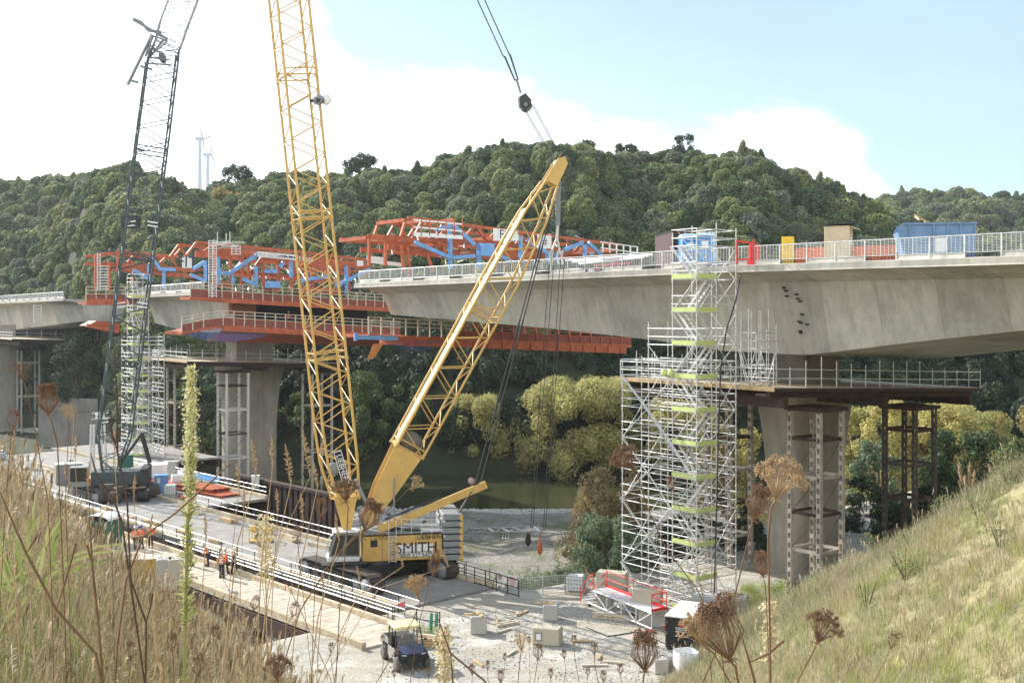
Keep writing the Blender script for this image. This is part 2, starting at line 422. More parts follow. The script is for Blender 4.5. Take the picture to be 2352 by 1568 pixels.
def clumps_dome(seed, R0, H, n, r0, r1, base=.25):
    r = random.Random(seed); out = []
    for i in range(n):
        z = r.uniform(base, 1); a = r.uniform(0, 6.28)
        rr = R0*math.sqrt(max(0, 1-((z-.3)/.75)**2))*r.uniform(.62, 1.)
        out.append(((rr*math.cos(a), rr*math.sin(a), z*H-r1*.5), r.uniform(r0, r1)))
    out.append(((0, 0, H-r1), r1)); return out
BARK = paint('bark', (.16, .12, .085), .9, var=.4, scale=3, bump=.4)
LB = foliage('bush_leaves', [(.092, .140, .066), (.155, .205, .088), (.245, .275, .105), (.120, .170, .095), (.255, .270, .145), (.170, .205, .140), (.300, .315, .125)], .38, .5)
VAR = []
for k in range(4):    # rounded broadleaf bush trees
    cl = clumps_dome(20+k, 2.7, 5.0+.5*(k%2), 26, .9, 1.6)
    VAR.append(leafmesh('bush_tree', LB, cl, .56, 135, .35, 40+k, .62, 1.5, core=[(c, rd*.5) for c, rd in cl]+[((0, 0, 2.2), 1.8)], trunk=[([(0, 0, -1.5), (0, 0, 3)], [.28, .15])], tmat=BARK))
for k in range(3):    # upright feathery ones
    cl = []; r = random.Random(70+k)
    for i in range(24):
        z = .12+.88*i/23; q = 1.75*(1-z)**.8*r.uniform(.6, 1.1); a = r.uniform(0, 6.28)
        cl.append(((q*math.cos(a), q*math.sin(a), z*5.6), r.uniform(.85, 1.15)*(1.25-z*.75)))
    VAR.append(leafmesh('bush_tree', LB, cl, .62, 230, .5, 80+k, .6, 2.6, core=[(c, rd*.5) for c, rd in cl]+[((0, 0, 2.5), 1.1)], flat=1.5, along=.5, trunk=[([(0, 0, -1.5), (0, 0, 4)], [.24, .12])], tmat=BARK))
NB = len(VAR)
LB_SHADE = foliage('shade_toned_bush_leaves', [(.035, .055, .030), (.05, .07, .035), (.065, .08, .04)], .2, .5)  # leaf colour darkened to paint in the shade at the hill foot
VAR_SHADE = []
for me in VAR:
    c = me.copy(); c.name = 'bush_tree'; c.materials[0] = LB_SHADE; VAR_SHADE.append(c)
def hillpts(fn, spc, xr, yr, keep, zoff=-.8, smin=.62, smax=1.05):
    out = []; y = yr[0]
    while y < yr[1]:
        x = -.82*y if xr is None else xr[0]*y; x1 = .86*y if xr is None else xr[1]*y
        while x < x1:
            X, Y = x+rng.uniform(-.5, .5)*spc, y+rng.uniform(-.5, .5)*spc
            if keep(X, Y):
                s = rng.uniform(smin, smax); s *= .9+.35*max(0, nz(X*.05, Y*.05, 5))
                z = fn(X, Y)+zoff
                k = rng.choice((0, 1, 2, 3, 0, 1, 2, 3, 0, 1, 2, 3, 5) if nz(X*.02, Y*.02, 9) < .12 else (4, 6, 3, 1, 0, 1, 3, 2))
                out.append([V((X, Y, z)), (rng.uniform(-.08, .08), rng.uniform(-.08, .08), rng.uniform(0, 6.28)), (s, s, s*rng.uniform(.85, 1.2)), k])
            x += spc
        y += spc
    return out
def keep_near(X, Y):
    px = CX+F*X/Y; d0 = 165+75*sstep(330, 90, px); q = (Y-d0)/(lerp(RDEP, px)-d0); return 0 < q < 1.06
hp = hillpts(hill, 3.7, None, (166, 430), keep_near)
def pxof(p): return CX+F*p.x/p.y, HY-F*(p.z+3-CZ)/p.y
# hillside trees one can tell apart: the ones that show largest, not behind the deck or the staging
def seen(p):
    a, b = pxof(p); return -30 < a < 2380 and b < (690 if a > 820 else 1000)
vis = sorted([h for h in hp if seen(h[0])], key=lambda h: h[0].y)
step = vis[:290]; ids = set(id(h) for h in step)
rest = [h for h in hp if id(h) not in ids]
KL = ['rounded dark native tree low on the bush covered hillside', 'feathery upright native tree low on the bush covered hillside']
for h in step:
    a_, b_ = pxof(h[0]); shd = a_ > 640 and b_ > 735
    o = bpy.data.objects.new('bush_tree', (VAR_SHADE if shd else VAR)[h[3]]); COL.objects.link(o)
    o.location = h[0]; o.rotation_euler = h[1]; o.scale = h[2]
    tag(o, ('native tree with shade painted blackish green into its leaves at the foot of the hill under the decks' if shd else KL[0 if h[3] < 4 else 1]), 'tree', 'native trees low on the hillside')
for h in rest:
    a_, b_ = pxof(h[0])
    if a_ > 640 and b_ > 735: h[3] += NB  # scattered trees here also take the leaves with painted shade
scatter('hillside_forest', VAR+VAR_SHADE, rest, 'dense dark green native bush covering the hills behind the bridge', 'forest')
fp = hillpts(farhill, 7.5, (.12, .62), (330, 575), lambda X, Y: True, smin=1.1, smax=1.6)
scatter('distant_forest', VAR, fp, 'paler green bush on the far hill at the right behind the nearer ridge', 'forest')
LW = foliage('willow_leaves', [(.46, .43, .17), (.53, .47, .18), (.39, .39, .16)], .4, .3)
LG = foliage('riverside_leaves', [(.09, .14, .05), (.13, .17, .055), (.08, .12, .05)], .25, .5)
LT = foliage('tan_twigs', [(.42, .32, .19), (.34, .30, .16)], .25, .45)
LS = foliage('silver_leaves', [(.22, .28, .17), (.17, .23, .13)], .25, .5)
LO = foliage('ochre_leaves', [(.36, .30, .11), (.30, .25, .10)], .25, .4)
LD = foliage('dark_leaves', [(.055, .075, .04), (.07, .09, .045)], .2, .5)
def tree(name, label, px, ytop, ybase, D, wpx, mat, seed, leaf=.34, per=190, style='dome', group=None, nclump=40):
    p = W(px, ybase, D); H = (ybase-ytop)/F*D; Rr = wpx/2/F*D
    root = thing(name, label, 'tree' if 'shrub' not in name and 'bush' not in name else 'bush', p, group)
    r = random.Random(seed); cl = []
    if style == 'dome':
        for i in range(nclump):
            z = r.uniform(.10, .97); a = r.uniform(0, 6.28)
            q = Rr*math.sqrt(max(.05, 1-((z-.42)/.62)**2))*r.uniform(.45, .93)
            rad = min(Rr*.30, H*.17)*r.uniform(.5, 1.15)
            cl.append(((q*math.cos(a), q*math.sin(a), min(z*H, H-rad)), rad))
    else:   # upright plume
        for i in range(nclump):
            z = r.uniform(.08, .97); a = r.uniform(0, 6.28); q = Rr*(1.05-z*.8)*r.uniform(.3, .9)
            rad = Rr*.42*(1.15-z*.6)*r.uniform(.7, 1.1)
            cl.append(((q*math.cos(a), q*math.sin(a), z*H-rad*.3), rad))
    me = leafmesh('crown', mat, cl, leaf, per/(leaf/.34)**2*1.35, .2, seed, .7, 2.0 if style == 'dome' else 3.2, core=[(c, rd*.45) for c, rd in cl], along=0. if style == 'dome' else .6, flat=1. if style == 'dome' else 1.4)
    c = bpy.data.objects.new('crown', me); COL.objects.link(c); c.parent = root
    mb = MB(); mb.poly([(0, 0, -1.2), (.1, 0, H*.25), (-.1, .1, H*.6)], [max(.12, H*.03), H*.022, H*.008], 8)
    for i in range(5):
        a = r.uniform(0, 6.28); mb.poly([(0, 0, H*.18), (math.cos(a)*Rr*.4, math.sin(a)*Rr*.4, H*.5), (math.cos(a)*Rr*.65, math.sin(a)*Rr*.65, H*.72)], [H*.016, H*.01, H*.004], 6)
    t = bpy.data.objects.new('trunk', mb.mesh('trunk', BARK)); COL.objects.link(t); t.parent = root
    return root
tree('willow_tree', 'big spreading yellow green willow on the far riverbank beside the scaffold', 1325, 866, 1085, 167, 300, LW, 1, .40, nclump=95)
tree('willow_tree', 'smaller golden willow standing left of the biggest willow on the far bank', 1108, 905, 1072, 168, 175, LW, 2, .38)
tree('willow_tree', 'yellowing willow half hidden behind the big scaffold tower', 1560, 905, 1090, 160, 190, LW, 3, .42, nclump=44)
tree('willow_tree', 'tall slim golden willow between the scaffold and the concrete pier', 1722, 960, 1330, 112, 110, LW, 4, .30, style='plume')
tree('willow_tree', 'golden willow mass showing between the pier and the far trestle tower', 2030, 915, 1260, 118, 150, LW, 5, .34, nclump=50)
tree('willow_tree', 'wide golden willow right of the far trestle tower', 2190, 925, 1200, 122, 190, LW, 6, .34, nclump=50)
tree('willow_tree', 'golden willow at the right edge above the grassy slope', 2330, 930, 1200, 118, 130, LO, 7, .34)
tree('riverside_tree', 'dark green round tree seen through the legs of the yellow crane', 850, 850, 1075, 168, 150, LG, 8, .4)
tree('riverside_tree', 'bright green tree directly left of the upright yellow boom', 690, 885, 1085, 170, 110, LG, 9, .4)
tree('riverside_tree', 'green tree behind the leaning yellow derrick', 935, 880, 1080, 170, 130, LG, 10, .4)
tree('riverside_tree', 'low green tree just right of the derrick above the river', 1045, 895, 1075, 172, 110, LG, 11, .4)
tree('riverside_tree', 'round light green treetop showing above the biggest willow', 1300, 848, 1060, 185, 120, LG, 12, .4)
tree('riverside_tree', 'grey green tree behind the willows under the bridge', 1230, 865, 1060, 183, 120, LS, 13, .4)
tree('riverside_tree', 'leafy green tree between the left scaffold and the river pier', 455, 860, 1075, 172, 120, LG, 14, .4)
tree('riverside_tree', 'dark tree far left behind the dark lattice crane', 175, 760, 930, 200, 110, LD, 15, .45)
tree('riverside_bush', 'dense grey green bush above the right end of the slope', 2225, 985, 1150, 98, 230, LG, 16, .28)
tree('riverside_bush', 'dark leafy bush against the right edge of the view', 2350, 1010, 1130, 92, 130, LG, 17, .28)
tree('riverside_shrub', 'tan leafless shrub thicket on the bank left of the scaffold', 1375, 1075, 1300, 92, 190, LT, 18, .26, style='plume', nclump=46)
tree('riverside_shrub', 'tan twiggy shrub touching the left side of the scaffold', 1450, 1040, 1280, 97, 110, LT, 19, .26, style='plume')
tree('riverside_shrub', 'silvery green rounded shrub by the foot of the scaffold', 1385, 1180, 1320, 79, 150, LS, 20, .2)
tree('riverside_shrub', 'small silvery shrub right behind the water tank', 1470, 1225, 1320, 78, 90, LS, 21, .2)
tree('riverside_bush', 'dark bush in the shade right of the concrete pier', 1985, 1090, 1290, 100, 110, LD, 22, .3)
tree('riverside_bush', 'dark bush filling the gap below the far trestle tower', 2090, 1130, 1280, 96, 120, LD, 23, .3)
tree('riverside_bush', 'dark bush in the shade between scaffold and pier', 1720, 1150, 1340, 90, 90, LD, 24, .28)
for i, (px, t, b_, D, w, mt) in enumerate([(1975, 935, 1180, 126, 130, LW), (2105, 930, 1180, 130, 150, LO), (2265, 945, 1180, 128, 150, LW), (1660, 975, 1200, 125, 130, LO), (2010, 1010, 1230, 108, 120, LS), (2160, 1040, 1220, 104, 120, LO)]):
    tree('willow_tree', ['pale willow directly behind the right side of the near pier', 'pale olive willow above the platform end of the far trestle', 'golden willow left of the grey green bush', 'olive willow seen through the right bays of the big scaffold', 'silvery scrub low between the pier and the far trestle', 'olive scrub right beside the far trestle legs'][i], px, t, b_, D, w, mt, 50+i, .32, nclump=48)
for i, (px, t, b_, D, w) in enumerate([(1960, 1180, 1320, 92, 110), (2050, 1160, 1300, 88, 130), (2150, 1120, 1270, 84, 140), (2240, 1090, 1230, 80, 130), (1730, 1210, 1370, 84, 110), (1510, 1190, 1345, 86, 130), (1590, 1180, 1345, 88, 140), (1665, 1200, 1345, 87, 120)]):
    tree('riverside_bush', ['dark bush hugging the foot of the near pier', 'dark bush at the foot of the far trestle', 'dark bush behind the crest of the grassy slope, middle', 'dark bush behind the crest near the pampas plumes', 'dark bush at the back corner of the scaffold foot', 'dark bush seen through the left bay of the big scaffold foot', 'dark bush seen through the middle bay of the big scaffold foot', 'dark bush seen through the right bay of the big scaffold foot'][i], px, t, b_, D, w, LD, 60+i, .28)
tree('ochre_tree', 'ochre brown rounded tree standing out high on the green hillside', 522, 432, 520, 262, 95, LO, 25, .55)
tree('ridge_tree', 'dark wind shaped tree breaking the skyline right of the turbines', 545, 378, 435, 277, 72, LD, 26, .5)
tree('ridge_tree', 'dark spreading tree on the skyline right of the upright yellow boom', 826, 352, 412, 276, 78, LD, 27, .5)
tree('ridge_tree', 'tallest dark tree on the highest part of the ridge', 1570, 308, 385, 258, 62, LD, 28, .5)
for i, (a, t, b_) in enumerate([(1240, 335, 385), (1345, 322, 372), (1440, 330, 378), (1180, 328, 380), (1130, 333, 380)]):
    tree('ridge_tree', ['dark bushy tree on the skyline behind the tip of the derrick', 'dark upright tree on the skyline right of the derrick tip', 'dark tree on the skyline left of the tallest ridge tree', 'dark round tree on the ridge left of the derrick tip', 'dark ridge tree at the left end of the high skyline'][i], a, t, b_, 262, 56, LD, 30+i, .5)

# air: the far hills fade a little
HZ, nt, b = newmat('haze'); nt.nodes.remove(b); pv = N(nt, 'ShaderNodeVolumePrincipled'); pv.inputs['Color'].default_value = (.86, .92, 1, 1); pv.inputs['Density'].default_value = .00013; pv.inputs['Anisotropy'].default_value = .3
nt.links.new(pv.outputs[0], nt.nodes['Material Output'].inputs['Volume'])
hb = MB(); hb.box((0, 700, 205), (3200, 2600, 430)); tag(hb.build('haze', HZ), kind='stuff')
# ---------------------------------------------------------------- bridge frame: t along the deck (towards the right), u across it (away), z up
E0 = V((12.8, 70, 0)); T = V((.6, -.8, 0)); U = V((.8, .6, 0)); BR = math.atan2(-.8, .6)
def BW(t, u, z=0.): return E0+T*t+U*u+V((0, 0, z))
def BT(name, label, cat, t, u, z, group=None):
    o = thing(name, label, cat, BW(t, u, z), group, BR); ORG[o.name] = V((t, u, z)); return o
def inT(px, py, t):
    """point on the vertical plane across the deck at t"""
    k = (px-CX)/F; e = BW(t, 0); u = (k*e.y-e.x)/(.8-.6*k); D = e.y+.6*u
    return V((t, u, CZ-(py-HY)/F*D))
def inU(px, py, u):
    k = (px-CX)/F; e = BW(0, u); t = (k*e.y-e.x)/(.6+.8*k); D = e.y-.8*t
    return V((t, u, CZ-(py-HY)/F*D))
def onD(px, D):
    x = (px-CX)/F*D; d = V((x, D, 0))-E0; return d.dot(T), d.dot(U)
ZET = [(-260, 1.9), (-152, 2.2), (-92, 2.36), (-47, 2.52), (0, 2.6), (20, 2.43), (60, 2.2)]
def ZE(t): return CZ+lerp(ZET, t)
FALL = .04
def ZD(t, u): return ZE(t)+.36-FALL*u
def concrete(name, c=(.40, .385, .335), seg=0., streak=True):
    m, nt, b = newmat(name)
    f = ramp(nt, noisetex(nt, .35, 8, .65), [(.3, .75), (.7, 1.12)])
    col = mixc(nt, 1., c, f, 'MULTIPLY')
    if streak:
        f2 = ramp(nt, noisetex(nt, 1.1, 7, .7, stretch=(1.5, 1.5, .22)), [(.45, 1.), (.72, .66)])
        col = mixc(nt, .8, col, mixc(nt, 1., col, f2, 'MULTIPLY'))
        f4 = ramp(nt, noisetex(nt, .5, 6, .6, stretch=(1, 1, .5)), [(.56, 0.), (.68, .35)]); col = mixc(nt, f4, col, (.30, .25, .17))
    if seg:
        tc = N(nt, 'ShaderNodeTexCoord'); sx = N(nt, 'ShaderNodeSeparateXYZ'); nt.links.new(tc.outputs['Object'], sx.inputs[0])
        def mm(op, a, bb):
            n = N(nt, 'ShaderNodeMath'); n.operation = op
            for i, v in enumerate((a, bb)):
                if v is None: continue
                if hasattr(v, 'is_linked'): nt.links.new(v, n.inputs[i])
                else: n.inputs[i].default_value = v
            return n.outputs[0]
        s = mm('DIVIDE', sx.outputs[0], seg); fl = mm('FLOOR', s, None); fr = mm('FRACT', s, None)
        wn = N(nt, 'ShaderNodeTexWhiteNoise'); wn.noise_dimensions = '1D'; nt.links.new(fl, wn.inputs['W'])
        col = mixc(nt, 1., col, ramp(nt, wn.outputs['Value'], [(0., .86), (1., 1.1)]), 'MULTIPLY')
        col = mixc(nt, ramp(nt, fr, [(0., .75), (.016, 0.)]), col, (.2, .19, .16))
        f3 = ramp(nt, noisetex(nt, 9, 2, .5, stretch=(1, .1, .35)), [(.4, 1.), (.6, .94)])
        col = mixc(nt, 1., col, f3, 'MULTIPLY')
    nt.links.new(col, b.inputs['Base Color']); b.inputs['Roughness'].default_value = .9; b.inputs['Specular IOR Level'].default_value = .2
    bp = N(nt, 'ShaderNodeBump'); bp.inputs['Strength'].default_value = .2; bp.inputs['Distance'].default_value = .03
    nt.links.new(noisetex(nt, 6, 6, .65), bp.inputs['Height']); nt.links.new(bp.outputs[0], b.inputs['Normal'])
    return m
MC = concrete('girder_concrete', (.50, .485, .425), seg=3.9); MC2 = concrete('pier_concrete', (.39, .36, .30)); MCW = concrete('pale_concrete', (.58, .56, .50))
MGALV = paint('galvanised_steel', (.62, .63, .62), .42, .35, .2, 6)
MSCAF = paint('scaffold_tube', (.66, .67, .66), .38, .35, .25, 4)
MORG = paint('orange_red_paint', (.44, .105, .04), .55, 0, .3, 1.4, (.22, .07, .045), .7)
MBLU = paint('blue_paint', (.17, .36, .66), .45, 0, .2, 1.2, (.08, .12, .25), .4)
MRUST = paint('rusty_steel', (.055, .036, .029), .8, .1, .45, 2, (.20, .09, .04), .6)
MDARK = paint('dark_steel', (.045, .045, .048), .55, .3, .3, 2)
MTIM = paint('timber', (.52, .37, .20), .8, 0, .3, 2.5, stretch=(1, 1, 1))
MTIMW = paint('weathered_timber', (.55, .47, .36), .85, 0, .3, 3)
MWHT = paint('white_paint', (.78, .78, .76), .5, 0, .06, 2)
MLIME = paint('lime_board', (.52, .60, .22), .55, 0, .15, 2)
MNAVY = paint('navy_print', (.03, .04, .09), .5); MBLK = paint('black_print', (.02, .02, .02), .6)
MNET, nt, b = newmat('blue_net'); b.inputs['Base Color'].default_value = (.12, .16, .42, 1); b.inputs['Roughness'].default_value = .8
tb = N(nt, 'ShaderNodeBsdfTransparent'); mx = N(nt, 'ShaderNodeMixShader')
wv = noisetex(nt, 26, 2, .5); nt.links.new(ramp(nt, wv, [(.46, 0.), (.5, 1.)]), mx.inputs[0]); nt.links.new(b.outputs[0], mx.inputs[1]); nt.links.new(tb.outputs[0], mx.inputs[2]); nt.links.new(mx.outputs[0], nt.nodes['Material Output'].inputs[0])

DECKW = 23.
def girder(root, t0, t1, htab, step=1.3):
    secs = []; n = max(4, int((t1-t0)/step))
    for i in range(n+1):
        t = t0+(t1-t0)*i/n; z = ZE(t); h = lerp(htab, t)
        def q(u, dz): return V((t, u, z+dz-FALL*u))
        secs.append([q(0, 0), q(0, .36), q(DECKW, .36), q(DECKW, 0), q(DECKW-1.7, -.12), q(DECKW-3.2, -.5), q(DECKW-4.2, -h), q(4.2, -h), q(3.2, -.5), q(1.7, -.12)])
    mb = MB(); mb.loft(secs); g = mb.build('girder', MC, root)
    for u, sg in ((0, -1), (DECKW, 1)):
        e = MB(); e.loft([[V((t, u+sg*.02, ZE(t)-FALL*u-.03)), V((t, u-sg*.2, ZE(t)-FALL*u-.03)), V((t, u-sg*.2, ZE(t)-FALL*u+.365)), V((t, u-sg*.11, ZE(t)-FALL*u+.40))] for t in [t0-.01+(t1-t0+.02)*i/n for i in range(n+1)]]); e.build('edge_beam', MCW, root)  # paler concrete stands in for sunlight along the deck edge
    return g
def railing(root, t0, t1, u=.25, endpost=True):
    """galvanised mesh railing on a concrete kerb with gaps where starter bars stand"""
    n = int((t1-t0)/1.95); w = (t1-t0)/n
    kb = []; st = []; pn = []; ps = []
    for i in range(n):
        a = t0+i*w; c = a+w
        def q(t, z, uu=u): return V((t, uu, ZD(t, uu)+z))
        mb = MB(); z0 = .31; z1 = 1.2
        if i % 2 == 0: mb.tube(q(a+.1, z1), q(c-.1, z1), .028, 4); mb.tube(q(a+.1, z0), q(c-.1, z0), .02, 4)
        else: mb.tube(q(a-.1, z1), q(c+.1, z1), .028, 4); mb.tube(q(a-.1, z0), q(c+.1, z0), .02, 4)
        for k in range(1, 11): z = z0+(z1-z0)*k/11; mb.beam(q(a, z), q(c, z), .010, .013)
        for k in range(1, 8): t = a+w*k/8; mb.beam(q(t, z0), q(t, z1), .012, .016 if k != 4 else .04)
        pn.append(mb)
        p = MB(); p.beam(q(a, .0), q(a, 1.24), .07, .07, (0, 1, 0)); ps.append(p)
        if i % 3 == 2:
            s = MB()
            for k in range(9):
                t = a+.1+k*(w-.2)/8; s.tube(q(t, 0, u+.05), q(t+.05, .29, u+.05), .022, 4)
            for z in (.06, .16, .27): s.tube(q(a+.05, z, u+.04), q(c-.05, z, u+.04), .018, 4)
            st.append(s)
        else:
            k = MB(); k.prism([q(a+.02, 0, u-.02), q(c-.02, 0, u-.02), q(c-.02, .29, u+.02), q(a+.02, .29, u+.02)], (0, .28, 0)); kb.append(k)
    if endpost:
        for t in (t0, t1): p = MB(); p.beam(q(t, 0), q(t, 1.24), .08, .08, (0, 1, 0)); ps.append(p)
    emit(pn, 'railing_panel', MGALV, root); emit(ps, 'railing_post', MGALV, root); emit(kb, 'kerb', MCW, root); emit(st, 'starter_bars', MDARK, root)
HN = [(-47, 2.5), (-22.6, 3.6), (-9.3, 4.4), (-3, 5.0), (4, 5.05), (11.6, 4.0), (18, 3.2), (30, 2.6), (50, 2.5)]
br = BT('concrete_bridge', 'near concrete cantilever deck with white mesh railing rising over the pier on the right', 'bridge', -2, 12, ZE(0), 'bridge decks')
girder(br, -47.2, 44, HN)
railing(br, -46.6, 43)
mb = MB()
for px, py in [(1803, 661), (1808, 668), (1810, 680), (1832, 676), (1836, 686), (1840, 692), (1845, 722), (1838, 738), (1843, 741), (1857, 745), (1841, 760), (1842, 764)]:
    p = inU(px, py, 3.2+.22*max(0, (py-640)/100)); p = p+V((0, -.12, 0)); mb.box(p, (.09, .3, .11)); mb.tube(p+V((-.08, -.1, .1)), p+V((.1, -.1, -.1)), .02, 4)
mb.build('anchor_bolts', MDARK, br)
br = BT('concrete_bridge', 'middle deck segment on the river pier, wrapped in orange formwork platforms', 'bridge', -100, 12, ZE(-100), 'bridge decks')
girder(br, -117, -86, [(-117, 3.6), (-106, 4.6), (-95, 4.8), (-86, 4.6)]); railing(br, -113, -87)
br = BT('concrete_bridge', 'farthest grey deck end at the left edge of the view, in shade', 'bridge', -226, 12, ZE(-226), 'bridge decks')
girder(br, -270, -152, [(-270, 3), (-226, 6), (-200, 5.2), (-152, 3.4)], 3); railing(br, -262, -152.6)
ld = MB()
for px in (78, 95):
    ld.tube(inT(px, 700, -168)+V((0, 0, 0)), inT(px, 742, -168), .09, 4)
for k in range(6): ld.tube(inT(78, 702+k*7.5, -168), inT(95, 702+k*7.5, -168), .08, 4)
lt = one(ld, 'access_ladder', MWHT, 'white ladder frame against the web of the farthest deck at left', 'ladder', BW(-168, 0, 10)); 
lt.location = BW(0, 0, 0); lt.rotation_euler = (0, 0, BR)
for v in lt.data.vertices: v.co += BW(-168, 0, 10)

# ---------------------------------------------------------------- piers
def pier(label, t, u, z0, z1, ztop, aT, aU, flare):
    r = BT('bridge_pier', label, 'pier', t, u, z0, 'bridge piers'); mb = MB(); secs = []
    n = 36
    for k in range(15):
        q = k/14; z = z0+(z1-z0)*q; f = max(0, (q-.45)/.55)**2.2*flare
        sec = []
        for i in range(n):
            a = 2*math.pi*i/n; c, s = math.cos(a), math.sin(a); e = .45
            sec.append(V((t+math.copysign(abs(c)**e, c)*(aT+f*.45), u+math.copysign(abs(s)**e, s)*(aU+f), z)))
        secs.append(sec)
    mb.loft(secs, True, True); mb.build('column', MC2, r)
    h = MB(); h.cbox((t, u, (z1+ztop)/2), (aT*2*.9, aU*1.5, ztop-z1-.004), 0, .1); h.build('pier_head', MC2, r)
    return r
P1T = CZ-5.2
pier('flared concrete pier under the near deck, half sunlit on its left side', -2.2, 12, -3, P1T, ZE(-2)-5.35, 1.8, 2.7, 1.1)
pier('flared concrete pier standing in the river behind the upright yellow boom', -100, 12, -8, CZ-7.2, ZE(-100)-5, 2.1, 3.7, 1.2)
pier('grey concrete pier cut off by the left edge of the view', -195, -.3, -6, CZ-6.0, ZE(-195)-4.4, 2.0, 2.5, .8)

def platform(label, t0, t1, u0, u1, z, posts=1.5, edge=MTIM, beams=True):
    r = BT('pier_platform', label, 'work platform', (t0+t1)/2, (u0+u1)/2, z, 'work platforms round the pier heads')
    def zz(u): return z-FALL*u
    mb = MB(); mb.prism([V((t0, u0, zz(u0))), V((t1, u0, zz(u0))), V((t1, u1, zz(u1))), V((t0, u1, zz(u1)))], (0, 0, -.12)); mb.build('deck_boards', MTIMW, r)
    e = MB(); e.beam(V((t0-.3, u0-.06, zz(u0)-.12)), V((t1+.1, u0-.06, zz(u0)-.12)), .1, .24); e.build('edge_timber', edge, r)
    e = MB(); e.beam(V((t1+.06, u0, zz(u0)-.14)), V((t1+.06, u1, zz(u1)-.14)), .1, .2, (0, 0, 1)); e.build('edge_angle', MRUST, r)
    for k in range(4):
        b = MB(); t = t0+.6+(t1-t0-1.2)*k/3
        b.beam(V((t, u0+.2, zz(u0)-.42)), V((t, u1-.2, zz(u1)-.42)), .3, .45); b.build('cross_beam', MRUST, r)
    for k in range(3):
        b = MB(); u = u0+1.2+(u1-u0-2.4)*k/2
        b.beam(V((t0, u, zz(u)-.95)), V((t1, u, zz(u)-.95)), .35, .6); b.build('bearer', MRUST, r)
    pts = []
    L1 = [(t0+(t1-t0)*i/max(1, int((t1-t0)/posts)), u0) for i in range(int((t1-t0)/posts)+1)]
    L2 = [(t1, u0+(u1-u0)*i/max(1, int((u1-u0)/posts))) for i in range(1, int((u1-u0)/posts)+1)]
    L3 = [(t0, u0+(u1-u0)*i/max(1, int((u1-u0)/posts))) for i in range(1, int((u1-u0)/posts)+1)]
    for t, u in L1+L2+L3:
        p = MB(); p.tube(V((t, u, zz(u)-.2)), V((t, u, zz(u)+rng.uniform(1.2, 1.9))), .035, 5); p.build('guard_post', MSCAF, r)
    for h in (.55, 1.1):
        for a, b2 in (((t0, u0), (t1, u0)), ((t1, u0), (t1, u1)), ((t0, u0), (t0, u1))):
            g = MB(); g.tube(V((a[0], a[1], zz(a[1])+h)), V((b2[0], b2[1], zz(b2[1])+h)), .03, 5); g.build('guard_rail', MSCAF, r)
    return r
platform('brown steel and timber platform round the head of the near pier, under the deck', -8, 5.4, -.6, 22, CZ-4.45)
platform('platform under the middle deck at the head of the river pier', -110, -89.5, -1, 21, CZ-6.2, 2., MTIM)
platform('distant platform under the farthest deck at the left edge', -216, -171, -4, 14, CZ-4.9, 2.5, MTIMW)
tp = one(MB().cbox((0, 0, .45), (4.2, 1.4, .9), 0, .2), 'tarpaulin', paint('teal_tarp', (.15, .55, .52), .7, 0, .2, 2), 'turquoise sheeting on the distant platform at the left edge', 'tarpaulin', W(70, 786, 212))
tp.rotation_euler.z = .2

def trestle(label, t, u, z0, z1, w, step=2.35, mat=None, group='steel trestle towers beside the piers'):
    r = BT('trestle_tower', label, 'trestle tower', t, u, z0, group); mat = mat or MGALV
    h = w/2
    for a in (-1, 1):
        for b in (-1, 1):
            mb = MB(); x, y = t+a*h, u+b*h
            for d in (-.13, .13): mb.box((x+d, y, (z0+z1)/2), (.05, .26, z1-z0)); 
            k = z0+.15
            while k < z1: mb.box((x, y-.125, k), (.22, .02, .28)); mb.box((x, y+.125, k), (.22, .02, .28)); k += .62
            mb.build('leg', mat, r)
    z = z0+.5; k = 0
    while z < z1-.2:
        mb = MB()
        for a, b, c, d in ((-1, -1, 1, -1), (1, -1, 1, 1), (1, 1, -1, 1), (-1, 1, -1, -1)):
            p, q = V((t+a*h, u+b*h, z)), V((t+c*h, u+d*h, z)); s = (q-p).normalized()*.16
            mb.beam(p+s, q-s, .09, .20)
        mb.build('cross_frame', MRUST if k % 2 else mat, r); z += step; k += 1
    mb = MB(); z = z0+.5
    while z+step < z1:
        mb.tube(V((t-h, u-h, z)), V((t+h, u-h, z+step)), .02, 4); mb.tube(V((t+h, u-h, z)), V((t+h, u+h, z+step)), .02, 4); z += step
    mb.build('tie_rods', MDARK, r)
    mb = MB(); mb.box((t, u, z1+.12), (w+.6, w+.6, .24)); mb.build('head_beam', MRUST, r)
    return r
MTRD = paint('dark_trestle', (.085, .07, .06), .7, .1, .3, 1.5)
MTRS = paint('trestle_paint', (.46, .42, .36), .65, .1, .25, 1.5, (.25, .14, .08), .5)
trestle('steel trestle tower standing in front of the near pier', 4.0, 5.2, -2, CZ-6.16, 2.25, mat=MTRS)
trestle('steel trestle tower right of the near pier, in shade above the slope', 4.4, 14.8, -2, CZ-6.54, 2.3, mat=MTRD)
trestle('steel trestle tower partly hidden behind the big scaffold', -6.2, 8.4, -3, CZ-6.29, 2.2, mat=MTRS)
trestle('steel trestle tower in front of the river pier', -92, 6.2, -8, CZ-7.95, 3.0, 3.2)
trestle('slim brown trestle tower left of the river pier', -108, 5.0, -8, CZ-7.9, 3.0, 3.2, MTRS)
trestle('shaded trestle tower right of the river pier', -91.5, 18.4, -8, CZ-8.44, 3.0, 3.2, MTRS)
trestle('pale trestle tower beside the farthest pier at left', -190, 3.2, -6, CZ-7.5, 3.4, 3.4)

